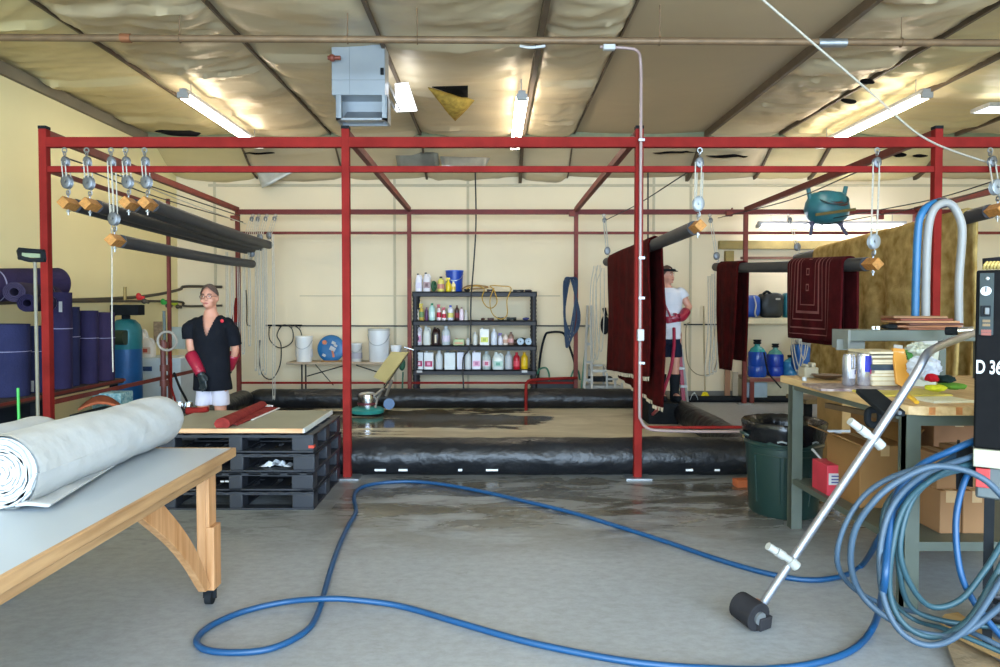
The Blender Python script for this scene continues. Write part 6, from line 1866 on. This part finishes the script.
# scrap wood, cardboard at bottom right
M_SCR = mat('scrap_plywood', 'ab8a58', .75, 0, .2, 5)
c = G(978, 640, 0)
t = thing('scrap_board', 'torn piece of plywood on the floor under the hose loops', 'board', tuple(c))
pl2 = [(945, 614), (958, 612), (975, 624), (1010, 650), (1010, 664), (990, 655), (960, 640), (938, 622)]
obj('sheet', MB().rings([[G(a, b, .03) for a, b in pl2], [G(a, b, .055) for a, b in pl2]]), M_SCR, t, smooth=False)
pl3 = [(945, 640), (965, 638), (1000, 662), (1010, 690), (960, 680)]
tag(obj('stone_slab', MB().rings([[G(a, b, .002) for a, b in pl3], [G(a, b, .028) for a, b in pl3]]), mat('dusty_card', '8c7a60', .9, 0, .3, 9, .5, 20), smooth=False), 'dusty torn cardboard piece at the bottom right corner', 'cardboard')
tag(obj('wood_block', MB().bb(G(991, 662, .03).x, G(991, 662, .03).x + .3, 2.50, 2.75, .029, .08), mat('yellow_wood', 'c79a4c', .7, 0, .15, 8), bevel=.004), 'yellow wooden block at the bottom right corner', 'wood block')
mb = MB()
c = V((G(995, 622, .08).x + .05, G(995, 622, .08).y, .075))
for k in range(5):
    mb.torus(c + V((.008 * (k % 2), 0, .022 * k)), .12 - .006 * k, .012, (0, 0.1, 1), 34, 8)
tag(obj('coiled_hose', mb, mat('dark_grey_hose', '3c3c40', .6)), 'dark grey hose coil on the plywood at the right edge', 'hose')
# small caster dolly between bench and rug, dark cloth, below the far right
t = thing('long_rail', 'grey rail lying across the floor behind the trash can', 'rail', (XX(860, 6.6), 6.6, 0))
obj('rail', MB().bar(P(826, 431, 6.1), P(1010, 431, 6.1), .02, .02), M_STEEL, t)
obj('foot', MB().bb(3.0, 3.04, 6.08, 6.12, 0, P(826, 432, 6.1).z).bb(5.0, 5.04, 6.08, 6.12, 0, P(826, 432, 6.1).z), M_STEEL, t)
carton('large tan cardboard box on the floor behind the bench', XX(838, 6.5), XX(878, 6.5), 6.4, 6.9, 0, .6, mat('tan_box', 'a8895c', .8), tape=False)
carton('wide brown box on the floor further right behind the bench', XX(890, 6.6), XX(960, 6.6), 6.5, 7.1, 0, .8, mat('brown_box2', '8c6a48', .8))
t = thing('low_bench', 'low timber bench behind the workbench under the gold rug', 'bench', (4.3, 9.0, 0))
zt = P(0, 398, 9.0).z
obj('top', MB().bb(XX(800, 9), XX(980, 9), 8.8, 9.4, zt - .05, zt), mat('dull_timber', '7c6a48', .7, 0, .2, 4), t)
for x in (XX(805, 9), XX(975, 9)):
    for y in (8.89, 9.31):
        obj('leg', MB().bb(x - .04, x + .04, y - .04, y + .04, 0, zt - .05), M_DARK, t)
# red curved hose by the second person
tag(obj('red_hose', MB().tube([P(674, 328, 8.7), P(674, 345, 8.6), P(671, 368, 8.5), P(664, 390, 8.4), P(658, 408, 8.2), G(650, 416, .06), G(640, 417, .02)], .02, 8, 6), mat('crimson_hose', '98203a', .4)), 'thick crimson hose curving down from the second person to the pool floor', 'hose')

# ================================================================= PEOPLE
M_HAIR = mat('brown_hair', '4a3428', .7, 0, .3, 40, .4, 90)
M_HAIRG = mat('short_brown_grey_hair', '55433a', .7, 0, .3, 40, .4, 90)
M_BLK = mat('black_shirt', '15171d', .85, 0, .15, 6, .25, 30)
M_SHORTS = mat('white_shorts', 'cfccd8', .8, 0, .05, 6, .3, 25)
M_TEE = mat('white_tee', 'd6d5d8', .85, 0, .05, 6, .3, 25)
M_NAVY = mat('navy_shorts', '1c2030', .85, 0, .1)
M_GLR = mat('red_gauntlet', '961c34', .35, 0, .15, 10)
M_GLD = mat('dark_glove_palm', '20292c', .45, 0, .15)
M_LIP = mat('lip', '9c5048', .5)
M_EYE = mat('eye_white', 'd8d4d0', .3)
M_IRIS = mat('iris', '241c18', .3)


def limb(mb, pts, rs, n=14):
    pts = [V(p) for p in pts]
    k = len(rs)

    def rr(t):
        x = t * (k - 1)
        i = min(int(x), k - 2)
        return rs[i] + (rs[i + 1] - rs[i]) * (x - i)
    mb.tube(pts, rr, n, 5)
    mb.ell(pts[0], rs[0] * .98, 12, 8)
    mb.ell(pts[-1], rs[-1] * .98, 12, 8)
    return mb


def loft(mb, secs, n=28):     # (x, y, z, rx, ry)
    mb.rings([[V((x + rx * math.cos(2 * PI * j / n), y + ry * math.sin(2 * PI * j / n), z)) for j in range(n)] for x, y, z, rx, ry in secs])
    return mb


def head(root, mbody, c, yaw, hair, m_hair, cap=None, glasses=False):
    """adds the head to the body mesh, returns rotation; c = centre"""
    Rz = Matrix.Rotation(yaw, 3, 'Z')
    q = lambda x, y, z: c + Rz @ V((x, y, z))
    mbody.ell(c + V((0, 0, .012)), (.074, .092, .105), 22, 16, Rz)
    mbody.ell(q(0, -.035, -.055), (.052, .052, .052), 16, 10, Rz)       # jaw
    mbody.ell(q(0, -.078, -.078), (.022, .018, .02), 12, 8)              # chin
    mbody.rings([[q(-.010, -.085, .02), q(.010, -.085, .02), q(.009, -.07, .03), q(-.009, -.07, .03)], [q(-.017, -.112, -.022), q(.017, -.112, -.022), q(.015, -.07, -.024), q(-.015, -.07, -.024)]])
    for s in (-1, 1):
        mbody.ell(q(s * .078, .005, -.005), (.012, .022, .032), 12, 8, Rz)
        mbody.ell(q(s * .04, -.062, -.025), (.028, .025, .026), 12, 8)
    f = lambda nm, mb_, m: obj(nm, mb_, m, root)
    for s in (-1, 1):
        f('eye', MB().ell(q(s * .031, -.083, .012), (.011, .008, .006), 12, 8, Rz), M_EYE)
        f('iris', MB().ell(q(s * .031, -.0905, .012), (.006, .004, .006), 10, 6, Rz), M_IRIS)
        f('eyebrow', MB().tube([q(s * .015, -.090, .034), q(s * .032, -.092, .039), q(s * .05, -.08, .034)], .004, 6, 4), m_hair)
    f('mouth', MB().ell(q(0, -.094, -.052), (.026, .008, .008), 14, 8, Rz), M_LIP)
    if glasses:
        g = MB()
        for s in (-1, 1):
            g.torus(q(s * .032, -.102, .010), .024, .0022, Rz @ V((0, 1, 0)), 20, 6, .8)
            g.tube([q(s * .056, -.1, .016), q(s * .078, -.06, .016), q(s * .082, 0, .008)], .0022, 6, 4)
        g.tube([q(-.01, -.103, .014), q(0, -.106, .017), q(.01, -.103, .014)], .0022, 6, 4)
        f('glasses', g, mat('brown_glasses', '5a3c34', .3))
    h = MB()

    def hair_fn(u, v):
        th = 2 * PI * u
        d = V((math.sin(th), -math.cos(th), 0))     # u=0 is the face side
        frontness = max(0, math.cos(th))
        low = hair(frontness, th)
        phi = v * low
        rad = V((.083, .101, .118))
        n_ = 1 + .035 * noise.noise(V((u * 22, v * 5, 2)))
        return q(d.x * rad.x * math.sin(phi) * n_, d.y * rad.y * math.sin(phi) * n_, .02 + rad.z * math.cos(phi) * n_)
    f('hair', h.grid(hair_fn, 44, 18), m_hair)
    h2 = root.children[-1]
    sm = h2.modifiers.new('solid', 'SOLIDIFY'); sm.thickness = .012; sm.offset = -1
    return q


def hand(name, root, wrist, tip_dir, thumb_side, m, s=1.0, curl=.35):
    d = V(tip_dir).normalized()
    side = V(thumb_side).normalized()
    nrm = d.cross(side).normalized()
    mb = MB()
    w = V(wrist)
    Rm = Matrix((side, nrm, d)).transposed()
    mb.ell(w + d * .048 * s, (.042 * s, .02 * s, .055 * s), 16, 12, Rm)
    mb.cyl(w - d * .02, w + d * .03 * s, .027 * s, .03 * s, 14)
    for k, (o, L) in enumerate(((.031, .072), (.011, .082), (-.010, .076), (-.030, .058))):
        b = w + d * .088 * s + side * o * s
        p1 = b + d * L * .45 * s
        p2 = p1 + (d * math.cos(curl) + nrm * math.sin(curl)) * L * .35 * s
        p3 = p2 + (d * math.cos(curl * 2) + nrm * math.sin(curl * 2)) * L * .25 * s
        mb.tube([b - d * .02, p1, p2, p3], lambda t: (.0105 - .003 * t) * s, 10, 4)
        mb.ell(p3, .0078 * s, 8, 6)
    tb = w + d * .025 * s + side * .03 * s
    mb.tube([tb, tb + (d + side * .9) * .025 * s, tb + (d * 1.5 + side * .8) * .036 * s + nrm * .008], lambda t: (.0135 - .004 * t) * s, 10, 4)
    return obj(name, mb, m, root, remesh=.005, smoothmod=2)


# ---- woman in the black shirt
W0 = V((XX(211, 6.85), 6.85, 0))
hc = P(209.5, 298, 6.85)
root = thing('person', 'person in black v-neck shirt, white shorts, glasses and red rubber gauntlets standing in the pool', 'person', tuple(W0))
x0 = W0.x
b = MB()
loft(b, [(x0, 6.87, .80, .15, .11), (x0, 6.87, .92, .16, .12), (x0, 6.87, 1.02, .145, .115), (x0, 6.87, 1.15, .15, .115), (x0, 6.87, 1.28, .155, .115), (x0, 6.87, 1.34, .13, .09), (x0 - .0, 6.87, 1.38, .085, .068), (hc.x, 6.87, 1.445, .056, .055)])
limb(b, [(x0, 6.88, 1.38), (hc.x, 6.875, 1.50)], [.055, .05])
sh = 1.31
for s in (-1, 1):
    limb(b, [(x0 + s * .075, 6.87, .84), (x0 + s * .085, 6.85, .48), (x0 + s * .09, 6.88, .09)], [.088, .056, .038])
    limb(b, [(x0 + s * .085, 6.86, .46), (x0 + s * .088, 6.885, .32)], [.054, .052])
    limb(b, [(x0 + s * .09, 6.89, .045), (x0 + s * .10, 6.76, .035)], [.04, .035])
# her right arm (image left) hangs a little out; her left goes back behind the hip
ra = [V((x0 - .15, 6.87, sh)), P(190.5, 333, 6.84), P(191.5, 352, 6.80), P(196, 362, 6.72)]
limb(b, ra, [.042, .042, .036, .030])
la = [V((x0 + .15, 6.87, sh)), V((x0 + .205, 6.93, 1.07)), V((x0 + .13, 7.0, .90))]
limb(b, la, [.042, .038, .03])
q = head(root, b, hc, .02, lambda f, th: (.66 + .94 * (1 - f) ** .5) if math.cos(th) > 0 else 1.6 + .35 * min(1, -math.cos(th) * 1.5), M_HAIRG, glasses=True)
obj('body', b, M_SKIN, root, remesh=.009, smoothmod=3)
sk = MB()
loft(sk, [(x0, 6.87, .665, .188, .150), (x0, 6.87, .72, .186, .148), (x0, 6.87, .80, .178, .142), (x0, 6.87, .90, .172, .14), (x0, 6.87, 1.0, .165, .137), (x0, 6.865, 1.10, .168, .142), (x0, 6.86, 1.18, .175, .148), (x0, 6.86, 1.26, .18, .142), (x0, 6.87, 1.32, .175, .125), (x0, 6.87, 1.365, .15, .105), (x0, 6.87, 1.395, .10, .085), (x0, 6.87, 1.41, .07, .07)], 40)
for s in (-1, 1):
    sk.ell((x0 + s * .15, 6.87, 1.315), (.062, .075, .065), 16, 10)
sk.tube([V((x0 - .13, 6.87, 1.315)), V((x0 - .175, 6.865, 1.27)), P(190, 327, 6.84), P(190, 339, 6.83)], lambda t: .058 + .016 * t, 20, 5)
sk.tube([V((x0 + .13, 6.87, 1.315)), V((x0 + .172, 6.88, 1.27)), V((x0 + .19, 6.91, 1.2)), V((x0 + .20, 6.925, 1.10))], lambda t: .058 + .012 * t, 20, 5)
for v in sk.v:
    v += V((noise.noise(v * 7), noise.noise(v * 7 + V((3, 3, 3))), 0)) * .012 * (1 if v.z < 1.3 else .3)
tmp = obj('shirt_form', sk, M_BLK, root, remesh=.0083, smoothmod=3)
bpy.context.view_layer.update()
sm_ = bpy.data.meshes.new_from_object(tmp.evaluated_get(bpy.context.evaluated_depsgraph_get()))
off = root_loc(root)
bpy.data.objects.remove(tmp)
import bmesh
bm = bmesh.new()
bm.from_mesh(sm_)
kill = []
for f in bm.faces:
    p = f.calc_center_median() + off
    if (p.y < 6.87 and p.z > 1.19 and abs(p.x - x0 - .01) < (p.z - 1.19) * .34) or p.z > 1.398:
        kill.append(f)
bmesh.ops.delete(bm, geom=kill, context='FACES')
bm.to_mesh(sm_)
bm.free()
o = bpy.data.objects.new('shirt', sm_)
C.objects.link(o)
o.parent = root
sh_ = MB()
loft(sh_, [(x0, 6.87, .68, .145, .105), (x0, 6.87, .76, .15, .11), (x0, 6.87, .9, .15, .115)])
for s in (-1, 1):
    loft(sh_, [(x0 + s * .085, 6.865, .515, .080, .088), (x0 + s * .08, 6.87, .6, .08, .092), (x0 + s * .068, 6.87, .72, .075, .1)])
obj('shorts', sh_, M_SHORTS, root, remesh=.01, smoothmod=2)
g0, g1, g2 = P(193, 357, 6.78), P(196, 364, 6.73), P(201, 374, 6.70)
gm = MB().tube([P(191.7, 355, 6.79), g1, g2], lambda t: .062 - .016 * t, 18, 5, cap=False)
obj('gauntlet', gm, M_GLR, root, solid=.004)
hand('glove', root, P(200.5, 372, 6.70), (P(204, 388, 6.68) - P(200.5, 372, 6.70)), (1, -.5, .1), M_GLD, 1.15, .5)
obj('gauntlet', MB().tube([la[1].lerp(la[2], .35), la[2], la[2] + V((-.03, .02, -.04))], lambda t: .055 - .012 * t, 16, 4, cap=False), M_GLR, root, solid=.004)
hand('glove', root, la[2] + V((-.01, .01, -.02)), (-.5, .15, -.8), (.3, 1, 0), M_GLD, 1.05)
obj('poppy_pin', MB().ell(P(222, 321, 6.72), (.018, .008, .018), 12, 8), mat('red_pin', 'c02030', .5), root)
# rubber boots for her feet in the wet pool
for s in (-1, 1):
    bt = MB()
    loft(bt, [(x0 + s * .09, 6.88, .004, .05, .07), (x0 + s * .09, 6.88, .03, .052, .07), (x0 + s * .09, 6.885, .1, .05, .058), (x0 + s * .088, 6.885, .28, .062, .068)], 20)
    bt.ell((x0 + s * .098, 6.79, .045), (.05, .1, .044), 16, 10)
    obj('boot', bt, M_DARK, root, remesh=.01, smoothmod=2)

# ---- second person behind the hanging rug
Y = 9.0
k_ = Y / 700
root = thing('person', 'person in white t-shirt, black visor and dark shorts half hidden behind the hanging red rug', 'person', (XX(669, Y), Y, .25))
hc = P(666.5, 276, Y)
x0 = XX(668, Y)
zsld = P(0, 292, Y).z
zhip = P(0, 333, Y).z
b = MB()
loft(b, [(x0, Y, zhip - .1, .15, .11), (x0, Y, zhip, .155, .115), (x0, Y, zhip + .15, .14, .11), (x0, Y, zhip + .33, .16, .115), (x0, Y, zsld - .02, .16, .1), (x0, Y, zsld + .04, .09, .07), (hc.x, Y, zsld + .08, .055, .055)])
limb(b, [(x0, Y, zsld), (hc.x, Y, hc.z - .08)], [.055, .05])
foot = .29
for s in (-1, 1):
    xx = x0 + s * .085 + (.01 if s > 0 else 0)
    limb(b, [(xx, Y, zhip - .02), (xx, Y - .01, .78), (xx, Y + .02, foot + .08)], [.088, .058, .04])
    limb(b, [(xx, Y + .02, foot + .04), (xx + .01, Y - .11, foot + .035)], [.04, .035])
sR = V((x0 + .165, Y, zsld - .01))
el = P(689, 307, Y - .02)
wr = P(682, 317, Y - .16)
limb(b, [sR, sR.lerp(el, .5), el], [.055, .048, .042])
limb(b, [el, el.lerp(wr, .5), wr], [.042, .04, .032])
sL = V((x0 - .165, Y, zsld - .01))
limb(b, [sL, sL + V((-.06, -.05, -.26)), sL + V((.02, -.2, -.42))], [.052, .04, .03])
q = head(root, b, hc, .8, lambda f, th: (.7 + 1.1 * (1 - f)) if math.cos(th) > 0 else 2.1, M_HAIR)
obj('body', b, M_SKIN, root, remesh=.009, smoothmod=3)
tee = MB()
loft(tee, [(x0, Y, zhip - .08, .172, .135), (x0, Y, zhip + .08, .165, .132), (x0, Y, zhip + .25, .172, .135), (x0, Y, zhip + .40, .182, .135), (x0, Y, zsld - .01, .178, .112), (x0, Y, zsld + .035, .12, .085), (x0, Y, zsld + .055, .085, .075)], 40)
tee.tube([V((x0 + .12, Y, zsld)), sR, sR.lerp(el, .38)], lambda t: .06 + .016 * t, 18, 5)
tee.tube([V((x0 - .12, Y, zsld)), sL, sL + V((-.03, -.02, -.14))], lambda t: .06 + .016 * t, 18, 5)
obj('t_shirt', tee, M_TEE, root, remesh=.012, smoothmod=2)
st = MB()
zh = P(0, 357, Y).z
loft(st, [(x0, Y, zhip - .14, .168, .13), (x0, Y, zhip + .0, .165, .13), (x0, Y, zhip + .05, .16, .125)])
for s in (-1, 1):
    loft(st, [(x0 + s * .088, Y, zh, .098, .11), (x0 + s * .085, Y, zhip - .15, .09, .12)])
obj('shorts', st, M_NAVY, root, remesh=.012, smoothmod=2)
zb_ = P(0, 374, Y).z
for s in (-1, 1):
    bt = MB()
    xx = x0 + s * .085 + (.01 if s > 0 else 0)
    loft(bt, [(xx, Y + .02, foot - .03, .055, .075), (xx, Y + .02, foot, .056, .075), (xx, Y + .02, foot + .1, .056, .062), (xx, Y + .01, zb_, .072, .074)], 20)
    bt.ell((xx + .008, Y - .08, foot + .015), (.052, .11, .045), 16, 10)
    obj('rubber_boot', bt, M_DARK, root, remesh=.01, smoothmod=2)
obj('gauntlet', MB().tube([el.lerp(wr, .45), wr, wr + V((-.06, -.03, -.01))], lambda t: .06 - .012 * t, 16, 4, cap=False), M_GLR, root, solid=.004)
hand('glove', root, wr + V((-.03, -.01, -.01)), (-1, -.1, -.2), (0, -.2, 1), M_GLR, 1.15, .4)
# visor
vz = MB().grid(lambda u, v: q((.082 + .0 * v) * math.sin((u - .5) * 2.3) * (1 + .05 * v), -.092 * math.cos((u - .5) * 2.3) - .065 * v * math.cos((u - .5) * 1.9), .072 - .015 * v), 16, 6)
obj('visor_brim', vz, M_DARK, root, solid=.006)
obj('visor_band', MB().tube([q(.088 * math.sin(a), -.106 * math.cos(a), .072) for a in [2 * PI * i / 24 for i in range(24)]], .016, 8, 1, closed=True, smooth=False), M_DARK, root)
obj('apron_strap', MB().tube([P(664, 303, Y - .17), P(667, 309, Y - .19), P(671, 318, Y - .18)], .013, 8, 4), M_GLR, root)
tag(obj('step_block', MB().bb(x0 - .3, x0 + .08, 8.75, 9.2, 0, .262), M_DARK, bevel=.01), 'low black block on the pool floor under the second person', 'block')

# ================================================================= LIGHT
sc = bpy.context.scene
w = bpy.data.worlds.new('world')
sc.world = w
w.use_nodes = True
bg = w.node_tree.nodes['Background']
bg.inputs[0].default_value = (0.60, 0.79, 1.0, 1)
bg.inputs[1].default_value = 5.2
pd = bpy.data.lights.new('door_portal', 'AREA')
pd.shape = 'RECTANGLE'
pd.size, pd.size_y = 10.5, 3.75
pd.cycles.is_portal = True
po = bpy.data.objects.new('door_portal', pd)
C.objects.link(po)
po.location = (.95, YF - .1, 1.87)
po.rotation_euler = (PI / 2, 0, 0)
# skylight daylight and the fluorescent rows further towards the door
for i, (x, y) in enumerate(((-3.5, 2.4), (0.3, 2.4), (4.3, 2.4), (7.4, 6.5), (7.4, 2.4))):
    tl_ = light('long white fluorescent light out of view overhead', (x, y - 1.22 - 1.5 * (y < 3), zl), (x, y + 1.22 - 1.5 * (y < 3), zl))
    tl_['group'] = 'fluorescent lights overhead out of view'
sc.view_settings.view_transform = 'Standard'
sc.view_settings.look = 'None'
sc.view_settings.exposure = 1.75
sc.view_settings.gamma = 1
sc.view_settings.use_curve_mapping = False
sc.cycles.use_denoising = True
sc.cycles.max_bounces = 8
sc.cycles.sample_clamp_indirect = 6
